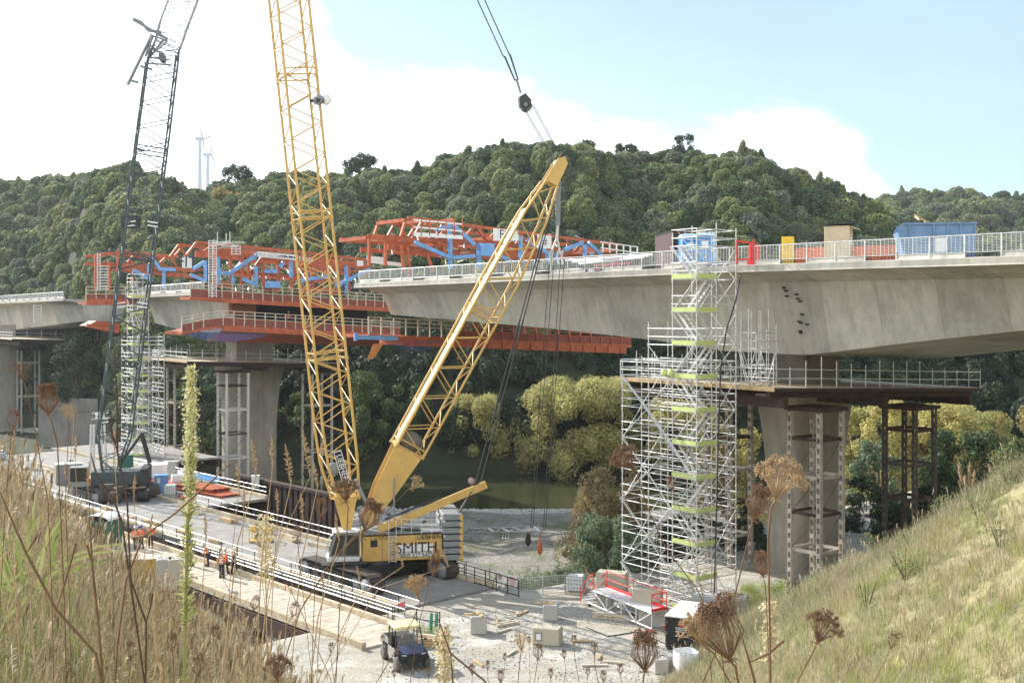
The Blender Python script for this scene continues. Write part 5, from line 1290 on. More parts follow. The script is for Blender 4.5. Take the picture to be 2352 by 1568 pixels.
for nm, pts, r in (('jib_strut', [(349, 80), (293, 195)], .16), ('jib_strut', [(352, 82), (334, 130)], .10), ('jib_strut', [(377, 90), (345, 130)], .12), ('jib_strut', [(322, 152), (350, 160)], .12), ('jib_strut', [(300, 185), (318, 190)], .12), ('jib_stay', [(385, 90), (305, 45)], .14), ('jib_stay', [(371, 75), (340, 70), (325, 52), (306, 44)], .16)):
    for w in (-.9, .9): m = MB(); m.poly([KB(*p, w) for p in pts], r, 6); m.build(nm, MGRY, jb)
m = MB(); m.lathe(KB(372, 128, -1.0), [(.05, 0), (.34, 0), (.34, 2.0), (.05, 2.0)], 14, WV2); [m.tube(KB(a, b, w), KB(c, d, w), .09, 5) for a, b, c, d in ((349, 82, 340, 132), (349, 82, 385, 95), (340, 132, 385, 95), (340, 132, 390, 138), (336, 118, 372, 110), (345, 104, 380, 132), (330, 145, 395, 150)) for w in (-1.2, 1.2)]; m.build('jib_head_gear', MGRY, jb)
for a, b2, in (((293, 200), (232, 1010)), ((310, 200), (275, 640)), ((290, 40), (290, 190)), ((308, 55), (308, 190)), ((428, 0), (418, 420)), ((436, 0), (422, 440)), ((452, 0), (438, 420)), ((460, 0), (441, 430)), ((420, 430), (415, 640)), ((375, 80), (395, 0))):
    m = MB(); m.tube(KB(*a), KB(*b2), .024, 4); m.build('hoist_rope', MROPE, c2)
track(c2, OB-VS*2.6, 7.2, 1.25, 1.0, MTRK); track(c2, OB+VS*2.6, 7.2, 1.25, 1.0, MTRK)
MK2 = Matrix(((EV2.x, WV2.x, 0), (EV2.y, WV2.y, 0), (0, 0, 1)))
m = MB(); m.box(OB+V((0, 0, .9)), (3, 4.6, .7), M=Matrix(((TS.x, VS.x, 0), (TS.y, VS.y, 0), (0, 0, 1)))); m.build('carbody', MDARK, c2)
def kb2(x0, x1, z0, z1, w0, w1, name, mat, parent=c2, bv=.05): m = MB(); m.cbox(OB+EV2*(x0+x1)/2+WV2*(w0+w1)/2+V((0, 0, (z0+z1)/2)), (x1-x0, w1-w0, z1-z0), b=bv, M=MK2); return m.build(name, mat, parent)
kb2(-2.0, 2.6, 1.4, 2.7, -1.4, 1.4, 'house', MGRN); kb2(2.6, 3.4, 1.3, 3.0, -2.0, 2.0, 'counterweight', MDARK)
cb = kb2(-3.9, -2.2, 1.4, 1.9, -1.7, -.3, 'cab', MGRY); kb2(-3.85, -2.25, 1.9, 3.2, -1.65, -.35, 'cab_glass', MGLS, cb); kb2(-3.95, -2.15, 3.21, 3.3, -1.75, -.25, 'cab_roof', MGRY, cb)
for w in (-1., 1.): m = MB(); m.beam(OB+EV2*.5+WV2*w+V((0, 0, 3.2)), OB+EV2*2.6+WV2*w+V((0, 0, 6.2)), .2, .25); m.beam(OB+EV2*3.4+WV2*w+V((0, 0, 3.2)), OB+EV2*2.6+WV2*w+V((0, 0, 6.2)), .16, .2); m.build('gantry_frame', MDARK, c2)

# ---- wind turbines far behind
MTUR = paint('turbine_white', (.40, .44, .50), .5, 0, .03)
def turbine(label, px, pyhub, pybase, D, blade, ang):
    h = W(px, pyhub, D); base = W(px, pybase, D); r = thing('wind_turbine', label, 'wind turbine', base, 'wind turbines on the skyline')
    m = MB(); m.poly([base+V((0, 0, -60)), h], [D*.0022, D*.0014], 10); m.build('tower', MTUR, r)
    m = MB(); m.cbox(h+V((-D*.001, 0, 0)), (D*.006, D*.003, D*.003), 0, .4); nc = m.build('nacelle', MTUR, r)
    hub = h+V((D*.0035, -D*.001, -D*.0005)); m = MB(); m.ball(hub, D*.0013, 8, 6); m.build('hub', MTUR, r)
    for k, (dx, dz, f) in enumerate(ang):
        d = V((dx, 0, dz)).normalized(); n = d.cross(V((0, 1, 0))).normalized(); q = hub+d*blade*f
        m = MB(); m.prism([hub-n*D*.0006, hub+n*D*.0006, hub+d*blade*f*.25+n*D*.0014, q+n*D*.0003], (0, D*.0006, 0)); m.build('blade', MTUR, r)
turbine('taller wind turbine, left one on the skyline', 459, 319, 425, 1500, 23, [(-.25, 1, 1.), (1, .32, .9), (-.05, -1, .8)])
turbine('shorter wind turbine, right one on the skyline', 477, 355, 425, 1700, 22, [(.12, 1, .8), (-.5, .1, .35), (.35, -1, 1.25)])
# ---------------------------------------------------------------- staging bridges
MDECK = paint('dusty_steel_deck', (.27, .255, .235), .85, .0, .25, .8, (.38, .34, .28), .6)
MPLANK = paint('pale_planks', (.52, .45, .36), .85, 0, .35, 1.6, (.28, .23, .17), .55)
MKERB = paint('kerb_timber', (.50, .41, .29), .85, 0, .3, 1.5, (.30, .24, .17), .5)
MS = Matrix(((TS.x, VS.x, 0), (TS.y, VS.y, 0), (0, 0, 1)))
def sbox(mb, s0, s1, n0, n1, z0, z1): return mb.box(SP((s0+s1)/2, (n0+n1)/2, (z0+z1)/2), (s1-s0, n1-n0, z1-z0), M=MS)
def staging(name, label, s0, s1, n0, n1, z, top, rails, kerbs=(True, True), planks=False):
    r = thing(name, label, 'staging', SP((s0+s1)/2, (n0+n1)/2, z), 'temporary staging bridges')
    m = MB()
    if planks:
        s = s0
        while s < s1: sbox(m, s+.01, min(s+.29, s1), n0, n1, z-.14, z+rng.uniform(-.012, .012)); s += .3
    else:
        s = s0
        while s < s1: sbox(m, s+.015, min(s+2.98, s1), n0, n1, z-.25, z+rng.uniform(-.006, .006)); s += 3
    m.build('deck', top, r)
    for k, n in zip(kerbs, (n0+.16, n1-.16)):
        if k:
            s = s0
            while s < s1-1: m = MB(); sbox(m, s+.03, min(s+5.9, s1), n-.14, n+.14, z+.02, z+.3); m.build('kerb', MKERB, r); s += 6
    for n in (n0+.1, (n0+n1)/2, n1-.1): m = MB(); sbox(m, s0, s1, n-.18, n+.18, z-1.25, z-.26); m.build('girder', MRUST, r)
    s = s0+2
    while s < s1:
        m = MB(); sbox(m, s-.2, s+.2, n0, n1, z-1.7, z-1.26)
        for n in (n0+.6, n1-.6): m.tube(SP(s, n, -9), SP(s, n, z-1.7), .35, 10)
        m.build('pile_bent', MRUST, r); s += 9
    for n, a, b, h in rails:
        k = a
        while k <= b: m = MB(); m.tube(SP(k, n, z-.2), SP(k, n, z+h), .035, 5); m.build('rail_post', MDARK, r); k += 2.4
        for f in (1., .55): m = MB(); m.tube(SP(a, n, z+h*f), SP(b, n, z+h*f), .038, 6); m.build('hand_rail', MSCAF, r)
    return r
staging('staging_bridge', 'wide grey staging deck running from the gravel pad past both cranes', -170, -53.5, 41.2, 49.4, .08, MDECK, [(49.6, -95, -54, 1.1), (41.0, -125, -51, 1.05), (49.6, -170, -146, 1.1)])
staging('staging_bridge', 'narrow planked staging bridge in the front, parallel to the wide deck', -98, -48.5, 35.0, 39.0, .10, MPLANK, [(39.15, -80, -50, 1.05), (39.9, -79, -52, .5)], planks=True)
staging('staging_bridge', 'side platform of the staging carrying the orange beams by the river pier', -146, -94.5, 49.45, 57, .07, MDECK, [(57.1, -128, -95, 1.0)], (False, True))
staging('staging_bridge', 'small square platform under the left scaffold tower', -150, -126, 57.05, 69, .05, MDECK, [], (False, False))
m = MB(); k = -106.
r = thing('sheet_pile_wall', 'dark corrugated sheet pile wall in the river beside the pier', 'sheet pile wall', SP(-97, 60, -6))
while k < -86:
    o_ = .0 if int(k/.5) % 2 else .35
    m.prism([SP(k, 60+o_, -8), SP(k+.45, 60+o_, -8), SP(k+.45, 60.05+o_, -8), SP(k, 60.05+o_, -8)], (0, 0, 8.6)); m.prism([SP(k+.45, 60, -8), SP(k+.5, 60, -8), SP(k+.5, 60.4, -8), SP(k+.45, 60.4, -8)], (0, 0, 8.6)); k += .5
m.build('sheets', paint('sheet_pile_brown', (.055, .038, .032), .75, .2, .4, .8, (.12, .06, .04), .5), r)
m = MB(); sbox(m, -106, -86, 59.9, 60.6, .6, .9); m.build('capping_beam', MRUST, r)
MWALL = concrete('weathered_concrete', (.23, .22, .20))
# retaining wall on the far bank, left
r = thing('retaining_wall', 'grey concrete retaining wall with bushes on top, far left bank', 'wall', W(150, 985, 198))
m = MB(); a, b = W(88, 912, 200), W(225, 912, 196); m.prism([V((a.x, a.y, -6)), V((b.x, b.y, -6)), V((b.x, b.y+.6, -6)), V((a.x, a.y+.6, -6))], (0, 0, a.z+6)); m.build('wall', MWALL, r)
m = MB(); m.prism([V((a.x, a.y-.25, a.z-2.3)), V((b.x, b.y-.25, a.z-2.3)), V((b.x, b.y, a.z-2.3)), V((a.x, a.y, a.z-2.3))], (0, 0, .25)); m.build('ledge', MWALL, r)

# ---------------------------------------------------------------- things on the gravel pad
MBLOCK = concrete('block_concrete', (.46, .45, .42), streak=False); MCREAM = concrete('cream_concrete', (.50, .46, .37), streak=False)
def block(label, px, ybase, w, d, h, rz, mat=MBLOCK, timber=0, z=0., D=None, notice=False, loc=None, group='concrete kentledge blocks'):
    p = loc or (G(px, ybase, z) if D is None else W(px, ybase, D)); p = V((p.x, p.y+d/2, z))
    r = thing('concrete_block', label, 'concrete block', p, group, rz)
    m = MB(); m.cbox((0, 0, h/2), (w, d, h), 0, .05); m.build('block', mat, r)
    for k in range(timber): m = MB(); m.box((-.25+k*.35, .0, h+.05), (.16 if k else 1.1, 1.1 if k else .16, .09), .2*k); m.build('packer', MTIM, r)
    if notice: m = MB(); m.box((-.25*w, -d/2-.008, h*.5), (.42, .012, .5)); n_ = m.build('plate', MGRY, r); m = MB(); m.box((-.25*w, -d/2-.017, h*.5), (.26, .006, .32)); m.build('notice', MWHT, n_)
    if h > .6: 
        m = MB()
        for x in (-w*.25, w*.25): m.poly([(x-.12, 0, h), (x-.1, 0, h+.1), (x+.1, 0, h+.1), (x+.12, 0, h)], .018, 5)
        m.build('lifting_loop', MDARK, r)
    return r
block('grey concrete cube with crossed timbers on top, alone on the gravel left', 1098, 1457, .93, .93, 1.0, .08, timber=2)
block('pale concrete cube with timber strips, in the middle of the gravel', 1265, 1426, .9, .9, .92, -.05, timber=1)
block('long cream concrete block with a white square notice on its face', 1258, 1483, 1.55, .9, .95, -.28, MCREAM, notice=True)
block('concrete block on the ground behind the red gangway, lower of two', 1408, 1375, 1.9, 1., 1., -.3)
block('concrete block stacked on another behind the red gangway', 1408, 1340, 1.9, 1., .95, -.32, MCREAM, z=1.01, D=68.6)
block('concrete block under the right end of the red gangway, lower one', 1505, 1440, 1.6, 1., 1.05, -.35)
block('concrete block stacked behind the right end of the red gangway', 1490, 1400, 1.7, 1., .95, -.3, MCREAM, z=1.06, D=64.4)
block('concrete block standing left under the red gangway', 1392, 1395, .95, .8, .95, -.3)
block('big grey block behind the black generator', 1640, 1445, 2.2, 1.4, 1.75, -.4, MBLOCK)
block('block with timber on top at the foot of the slope behind the generator', 1690, 1430, 1.6, 1.2, 1.5, -.35, MCREAM, timber=2)
for i, (px, yb) in enumerate([(1488, 1546), (1516, 1548), (1534, 1540)]):
    block(['grey round edged block at the bottom, left of the white bulk bag', 'grey block at the bottom right next to the white bulk bag', 'grey block half behind the white bulk bag'][i], px, yb, .75, .8, .72, .3*i)
block('pale upright concrete block behind the roof of the yellow crane', 1008, 1216, 1.5, 1.1, 2.0, 0, MCREAM, z=-.9)
# water tank in its cage
def ibc(label, loc, rz, group='caged water tanks'):
    r = thing('water_tank', label, 'water tank', loc, group, rz)
    m = MB(); m.cbox((0, 0, .66), (1.14, .94, .98), 0, .09); m.lathe((0, 0, 1.15), [(.12, 0), (.12, .06)], 12); m.build('tank', paint('milky_plastic', (.72, .74, .72), .4, 0, .06, 1.5), r)
    m = MB()
    for x in range(7): 
        for y in (-.5, .5): m.box((-.57+x*.19, y, .64), (.02, .02, 1.02))
    for y in range(5):
        for x in (-.6, .6): m.box((x, -.5+y*.25, .64), (.02, .02, 1.02))
    for z in (.16, .42, .68, .92, 1.15):
        for y in (-.51, .51): m.box((0, y, z), (1.22, .022, .022))
        for x in (-.61, .61): m.box((x, 0, z), (.022, 1.02, .022))
    m.build('cage', MGRY, r)
    m = MB(); m.box((0, 0, .06), (1.2, 1.0, .11)); m.build('pallet', MTIMW, r); return r
p = G(1322, 1360); ibc('white caged water tank beside the fence, left of the red gangway', p, -.25)
# gangway platform
r = thing('gangway', 'white aluminium gangway platform with red handrails at the foot of the scaffold', 'gangway', G(1425, 1400), None)
MALU = paint('white_aluminium', (.72, .73, .74), .4, .3, .1, 3); MRR = paint('red_rail', (.72, .035, .03), .45, 0, .08)
A0, A1 = G(1352, 1392), G(1497, 1452); dA = (A1-A0).normalized(); nA = V((-dA.y, dA.x, 0)); LA = (A1-A0).length; HA = 1.12; WA = 1.05
def ga(s, n, z): return A0+dA*s+nA*n+V((0, 0, z))
m = MB(); m.prism([ga(.5, 0, HA), ga(LA, 0, HA), ga(LA, WA, HA), ga(.5, WA, HA)], (0, 0, .06)); m.build('deck', MALU, r)
for n in (0, WA):
    m = MB(); m.tube(ga(0, n, .22), ga(LA, n, .22), .045, 6); m.tube(ga(.5, n, HA-.03), ga(LA, n, HA-.03), .04, 6)
    for k in range(5): s = .5+(LA-.5)*k/4; m.tube(ga(s, n, .22), ga(s, n, HA), .035, 6)
    for k in range(4): s = .5+(LA-.5)*k/4; e = s+(LA-.5)/4; m.tube(ga(s if k % 2 else e, n, .22), ga(e if k % 2 else s, n, HA), .035, 6)
    m.build('side_truss', MALU, r)
for s in (.1, LA*.5, LA-.1):
    for n in (0, WA): m = MB(); m.lathe(ga(s, n-.05, .12), [(.03, 0), (.12, 0), (.12, .1), (.03, .1)], 12, nA); m.build('castor', MDARK if s < LA-1 else MRR, r)
for h in (.55, 1.05): m = MB(); m.tube(ga(.4, WA, HA+h), ga(LA, WA, HA+h), .03, 6); m.tube(ga(LA, WA, HA+h), ga(LA, 0, HA+h), .03, 6); m.build('hand_rail', MRR, r)
for s, n in ((.5, WA), (LA*.5, WA), (LA, WA), (LA, 0), (.5, 0)): m = MB(); m.tube(ga(s, n, HA), ga(s, n, HA+1.07), .03, 6); m.build('rail_post', MRR, r)
m = MB(); m.box(ga(LA/2, WA, HA+.14), (LA-.6, .03, .16), M=Matrix(((dA.x, nA.x, 0), (dA.y, nA.y, 0), (0, 0, 1)))); m.box(ga(LA, WA/2, HA+.14), (.03, WA, .16), M=Matrix(((dA.x, nA.x, 0), (dA.y, nA.y, 0), (0, 0, 1)))); m.build('toe_board', MRR, r)
m = MB()
for n in (0, WA):
    m.tube(ga(-.9, n, .05), ga(-.9, n, 1.0), .03, 6); m.tube(ga(-.9, n, 1.0), ga(.5, n, HA+1.05), .03, 6); m.tube(ga(-.9, n, .55), ga(.5, n, HA+.55), .03, 6)
m.build('stair_rail', MRR, r)
m = MB()
for k in range(4): m.box(ga(-.75+k*.34, WA/2, .22+k*.26), (.26, WA, .04), M=Matrix(((dA.x, nA.x, 0), (dA.y, nA.y, 0), (0, 0, 1))))
m.build('stair_treads', MALU, r)
# generator
gp = G(1572, 1497); r = thing('generator', 'black boxed generator with a white lid at the foot of the slope', 'generator', gp+V((.5, 1.6, 0)), None, -.42)
m = MB(); m.cbox((0, 0, .95), (1.75, 3.3, 1.7), 0, .04); m.build('body', MBLK, r)
m = MB(); m.cbox((0, 0, 1.84), (1.82, 3.4, .08), 0, .03); m.box((0, .1, 1.885), (1.5, 2.6, .02)); m.build('lid', MWHT, r)
m = MB(); m.box((0, 0, .05), (1.6, 3.1, .1)); m.build('skid', MDARK, r)
m = MB()
for z, w0, w1 in ((1.62, -.08, .12), (1.26, -.32, .42), (1.17, -.26, .34), (1.07, -.32, .30), (.82, -.32, .34)):
    x = w0
    while x < w1: w = rng.uniform(.05, .08); m.box((x+w/2, -1.656, z), (w*.8, .008, .055)); x += w+.012
m.build('white_print', MWHT, r)
m = MB(); m.box((.02, -1.656, 1.42), (.28, .01, .11)); m.build('orange_label', MREDC, r)
for x in (-.78, .78):
    for z in (.3, .9, 1.5): m = MB(); m.box((x, -1.66, z), (.05, .03, .09)); m.build('hinge', MGRY, r)
# bulk bag
def bag(label, loc, w, h, rz=0.):
    r = thing('bulk_bag', label, 'bag', loc, 'white bulk bags', rz); m = MB(); secs = []; n = 24
    for k, (f, q) in enumerate(((0, .86), (.15, .98), (.5, 1.03), (.85, 1.), (1., .97), (.96, .90), (.78, .86))):
        secs.append([V((math.copysign(abs(math.cos(a))**.5, math.cos(a))*w/2*q*(1+.03*math.sin(a*9+k)), math.copysign(abs(math.sin(a))**.5, math.sin(a))*w/2*q*(1+.03*math.cos(a*7+k)), h*f)) for a in [2*math.pi*i/n for i in range(n)]])
    m.loft(secs, True, True); m.build('sack', MWHT, r)
    m = MB()
    for a, b in ((-1, -1), (1, -1), (1, 1), (-1, 1)): m.poly([(a*w*.36, b*w*.47, h*.9), (a*w*.4, b*w*.46, h*1.12), (a*w*.47, b*w*.36, h*.9)], .02, 4)
    m.build('lifting_strap', MWHT, r); return r
bag('white bulk bag at the foot of the slope in front of the black generator', G(1576, 1548), 1.15, 1.2, .2)
# cones
def cone(label, px, y, z=0., group='traffic cones', D=None):
    p = G(px, y, z); r = thing('traffic_cone', label, 'traffic cone', p, group)
    m = MB(); m.lathe((0, 0, .03), [(.15, 0), (.03, .82), (.025, .86), (.001, .87)], 14); m.build('cone', MREDC, r)
    m = MB(); m.cbox((0, 0, .03), (.42, .42, .06), .2, .03); m.build('base', MREDC, r)
    for z0, z1 in ((.42, .54), (.62, .70)):
        m = MB(); f = lambda z: .15-.12*(z-.03)/.82+.006; m.lathe((0, 0, 0), [(f(z0), z0), (f(z1), z1)], 14); m.build('reflective_band', MWHT, r)
for lb, px, y in [('left orange cone of the pair by the fence behind the crane', 1076, 1344), ('right orange cone of the pair by the fence behind the crane', 1091, 1349), ('orange cone nearest the front wheel of the buggy, on the planked bridge end', 843, 1502), ('orange cone left of the buggy with a white band', 808, 1530), ('orange cone lowest in the view, left of the buggy', 835, 1556), ('small orange cone on the staging near the green shed', 322, 1268), ('orange cone at the right end of the red gangway', 1508, 1446), ('orange cone among the stores by the dark crane', 305, 1126)]: cone(lb, px, y)
# timber stacks
def tstack(label, px, y, L, n, rz, mat=MTIM, z=0., name='timber_stack', group=None):
    r = thing(name, label, 'timber', G(px, y, z), group, rz); q = 0
    for lay in range((n+2)//3):
        for k in range(3):
            if q >= n: break
            m = MB(); m.box((rng.uniform(-.2, .2), -.28+k*.27+rng.uniform(-.03, .03), .08+lay*.17), (L*rng.uniform(.8, 1.05), .16, .14), rng.uniform(-.08, .08)); m.build('baulk', mat, r); q += 1
    return r
tstack('loose timber baulks stacked right of the buggy', 972, 1482, 2.6, 7, .1); tstack('single plank pair lying flat on the gravel', 1166, 1432, 1.5, 2, .5, MTIMW); tstack('timber bearers lying at the scaffold foot on the left', 1415, 1420, 2.8, 4, -.35, MTIMW)
tstack('pale boards scattered under the scaffold foot at right', 1640, 1410, 3, 6, -.5, MTIMW)
tstack('old timbers beside the planked bridge end', 985, 1466, 1.8, 4, -.3, MTIMW)
# fence with signs
r = thing('rail_fence', 'dark post and rail fence along the pad edge behind the crane', 'fence', G(1120, 1350))
f0, f1 = G(1043, 1326), G(1192, 1372); nn_ = 6; df = (f1-f0)
for k in range(nn_+1): m = MB(); p = f0+df*k/nn_; m.tube(p-V((0, 0, .3)), p+V((0, 0, 1.15)), .04, 5); m.build('post', MDARK, r)
for h in (1.12, .6, .12): m = MB(); m.tube(f0+V((0, 0, h)), f1+V((0, 0, h)), .035, 5); m.build('rail', MDARK, r)
r = thing('mesh_fence', 'see through mesh fence panels between the notice board and the water tank', 'fence', G(1245, 1378))
f2 = G(1300, 1362)
for a, b in ((f1, f1.lerp(f2, .5)), (f1.lerp(f2, .5), f2)):
    m = MB(); d = b-a
    for q in (.01, .99): m.tube(a+d*q-V((0, 0, .1)), a+d*q+V((0, 0, 1.25)), .03, 5)
    for h in (.1, 1.22): m.tube(a+d*.01+V((0, 0, h)), a+d*.99+V((0, 0, h)), .025, 5)
    for k in range(1, 14): m.tube(a+d*k/14+V((0, 0, .1)), a+d*k/14+V((0, 0, 1.2)), .009, 3)
    for k in range(1, 7): h = .1+k*.16; m.tube(a+d*.01+V((0, 0, h)), a+d*.99+V((0, 0, h)), .009, 3)
    m.build('panel', MGALV, r)
fd = df.normalized(); fn = V((fd.y, -fd.x, 0))
MRED = paint('sign_red', (.6, .03, .03), .5)
sp_ = G(1150, 1352); r = thing('speed_sign', 'white board with a ringed speed limit on the fence', 'sign', sp_)
m = MB(); m.box(sp_+V((0, 0, .75))+fn*.06, (.5, .03, .8), M=Matrix(((fd.x, fn.x, 0), (fd.y, fn.y, 0), (0, 0, 1)))); bd = m.build('board', MWHT, r)
m = MB(); ctr = sp_+V((0, 0, .84))+fn*.085
for i in range(20):
    a, b = 2*math.pi*i/20, 2*math.pi*(i+1)/20; e = lambda t, q: ctr+fd*math.cos(t)*q+V((0, 0, math.sin(t)*q)); m.quad(e(a, .15), e(b, .15), e(b, .21), e(a, .21))
m.build('ring', MRED, bd); text('10', .2, MBLK, bd, ctr+fn*.005, fd, (0, 0, 1)); 
sp_ = G(1178, 1362); r = thing('notice_board', 'white notice board with red lines of print on the fence', 'sign', sp_)
m = MB(); m.box(sp_+V((0, 0, .78))+fn*.06, (.95, .03, .78), M=Matrix(((fd.x, fn.x, 0), (fd.y, fn.y, 0), (0, 0, 1)))); bd = m.build('board', MWHT, r)
m = MB()
for k, w in enumerate((.5, .7, .75, .6, .45)):
    x = -w/2
    while x < w/2: l = rng.uniform(.06, .14); c_ = sp_+fn*.08+fd*(x+l/2)+V((0, 0, 1.05-k*.13)); m.box(c_, (l*.8, .005, .05), M=Matrix(((fd.x, fn.x, 0), (fd.y, fn.y, 0), (0, 0, 1)))); x += l
m.build('print', MRED, bd)
# flag and ribbons
p = G(930, 1430); r = thing('marker_flag', 'pink marker flag on a thin pole beside the staging railing', 'flag', p); m = MB(); m.tube(p, p+V((0, 0, 1.3)), .02, 5); m.build('pole', MDARK, r); m = MB(); m.prism([p+V((0, 0, 1.25)), p+V((-.42, .1, 1.15)), p+V((-.3, .05, .85)), p+V((0, 0, .95))], (0, .02, 0)); m.build('cloth', paint('pink_cloth', (.8, .16, .2), .7), r)
MGRR = paint('green_tape', (.05, .26, .17), .6)
for i, px in enumerate((991, 1003)):
    p = G(px, 1452); r = thing('taped_post', ['post with hanging green tape, left of two', 'post with hanging green tape, right of two'][i], 'post', p); m = MB(); m.tube(p, p+V((0, 0, 1.15)), .03, 5); m.build('post', MDARK, r); m = MB(); m.prism([p+V((-.08, -.05, 1.1)), p+V((.1, -.05, 1.12)), p+V((.06, -.05, .1)), p+V((-.1, -.05, .2))], (0, -.02, 0)); m.build('tape', MGRR, r)
r = MB(); a, b = G(905, 1436), G(1010, 1452); r.tube(a+V((0, 0, 1.1)), b+V((0, 0, 1.15)), .03, 5); r.tube(a+V((0, 0, .6)), b+V((0, 0, .6)), .03, 5)
for q in (0, .5, 1): r.tube(a.lerp(b, q), a.lerp(b, q)+V((0, 0, 1.2)), .035, 5)
one(r, 'guard_rail', MDARK, 'short cross rail closing the gap between the two staging bridges', 'rail', a)

# ---------------------------------------------------------------- utility buggy
bl_ = G(930, 1530); HB = V((.40, -.916, 0))
r = thing('utility_buggy', 'black side by side utility buggy with a pale yellow roof on the gravel', 'buggy', bl_+V((-.05, .6, 0)), None, math.atan2(HB.y, HB.x)-math.pi/2)
MBB = paint('buggy_black', (.022, .023, .026), .35, .1, .2, 3, (.2, .17, .13), .3); MTYR = paint('dusty_tyre', (.13, .12, .11), .9, 0, .3, 5); MBG = paint('dusty_grey', (.30, .29, .27), .7, 0, .2, 2); MHOOD = paint('bonnet_blue', (.07, .075, .14), .35)
# local: +y is forward
m = MB(); m.loft([[V((-.62, y, z0)), V((.62, y, z0)), V((.66, y, z1)), V((-.66, y, z1))] for y, z0, z1 in ((-1.35, .42, .78), (-.5, .34, .62), (.55, .34, .60), (.75, .36, .95), (1.25, .42, .86), (1.38, .5, .74))]); m.build('body', MBB, r)
m = MB(); m.loft([[V((-w, y, z)), V((w, y, z)), V((w, y, z-.06)), V((-w, y, z-.06))] for y, w, z in ((.66, .62, 1.06), (.95, .6, 1.0), (1.32, .46, .88))]); m.build('bonnet', MHOOD, r)
m = MB(); m.box((0, -.95, .88), (1.36, .95, .06))
for x in (-.66, .66): m.box((x, -.95, 1.0), (.05, .95, .28))
for y in (-1.42, -.49): m.box((0, y, 1.0), (1.36, .05, .28))
m.build('cargo_bed', MBG, r)
for sx in (-1, 1):
    for y in (-.98, .98):
        m = MB(); m.lathe((sx*.56, y, .33), [(.14, 0), (.30, 0), (.335, .04), (.335, .20), (.30, .24), (.14, .24)], 20, (sx, 0, 0)); w_ = m.build('wheel', MTYR, r)
        m = MB(); m.lathe((sx*.60, y, .33), [(.01, .12), (.16, .14), (.18, .18), (.12, .16), (.01, .17)], 12, (sx, 0, 0)); m.build('rim', MBG, w_)
    m = MB(); m.box((sx*.67, .05, .62), (.05, 1.0, .46)); m.build('door', MBG, r)
    m = MB(); m.poly([(sx*.64, .72, .98), (sx*.6, .34, 1.78), (sx*.6, -.46, 1.80), (sx*.62, -.6, .9)], .035, 6); m.tube((sx*.6, -.05, 1.79), (sx*.62, -.1, .6), .03, 6); m.build('roll_bar', MBB, r)
    m = MB(); m.loft([[V((sx*.36, 1.335, .70)), V((sx*.58, 1.30, .72)), V((sx*.58, 1.28, .82)), V((sx*.36, 1.315, .80))], [V((sx*.36, 1.365, .70)), V((sx*.58, 1.33, .72)), V((sx*.58, 1.31, .82)), V((sx*.36, 1.345, .80))]]); m.build('headlight', MWHT, r)
    m = MB(); m.loft([[V((sx*.72, y, z)), V((sx*.40, y, z)), V((sx*.40, y, z-.04)), V((sx*.72, y, z-.04))] for y, z in ((.55, .60), (.75, .80), (1.1, .84), (1.34, .62))]); m.build('mudguard', MBB, r)
    m = MB(); m.cbox((sx*.3, -.22, .70), (.5, .5, .14), 0, .04); m.box((sx*.3, -.44, .98), (.48, .1, .52)); m.build('seat', MBB, r)
    m = MB(); m.tube((sx*.62, .6, 1.2), (sx*.78, .58, 1.22), .012, 4); m.cbox((sx*.80, .58, 1.22), (.14, .04, .1)); m.build('mirror', MBB, r)
m = MB(); m.tube((-.6, .34, 1.78), (.6, .34, 1.78), .03, 6); m.tube((-.6, -.46, 1.8), (.6, -.46, 1.8), .03, 6); m.tube((-.64, .70, 1.0), (.64, .70, 1.0), .03, 6); m.build('cross_bar', MBB, r)
m = MB(); m.prism([V((-.58, .69, 1.02)), V((.58, .69, 1.02)), V((.55, .37, 1.74)), V((-.55, .37, 1.74))], (0, .012, 0))
MCLR, nt, b = newmat('clear_screen'); b.inputs['Base Color'].default_value = (.6, .65, .65, 1); b.inputs['Roughness'].default_value = .05; tb = N(nt, 'ShaderNodeBsdfTransparent'); mx = N(nt, 'ShaderNodeMixShader'); mx.inputs[0].default_value = .10; nt.links.new(tb.outputs[0], mx.inputs[1]); nt.links.new(b.outputs[0], mx.inputs[2]); nt.links.new(mx.outputs[0], nt.nodes['Material Output'].inputs[0])
m.build('windscreen', MCLR, r)
m = MB(); m.loft([[V((-w, -.62, z)), V((w, -.62, z)), V((w, .44, z-.03)), V((-w, .44, z-.03))] for w, z in ((.64, 1.82), (.66, 1.87), (.58, 1.92))]); m.build('roof', paint('pale_yellow_roof', (.72, .70, .36), .5, 0, .08), r)
m = MB(); m.box((0, 1.40, .55), (.7, .05, .26)); m.tube((-.5, 1.44, .52), (.5, 1.44, .52), .03, 6); m.build('bumper', MBB, r)
m = MB(); m.lathe((-.32, .42, 1.08), [(.15, 0), (.17, .02), (.15, .04)], 14, (0, -.7, .7)); m.build('steering_wheel', MBB, r); r.scale = (1.12, 1.12, 1.08)

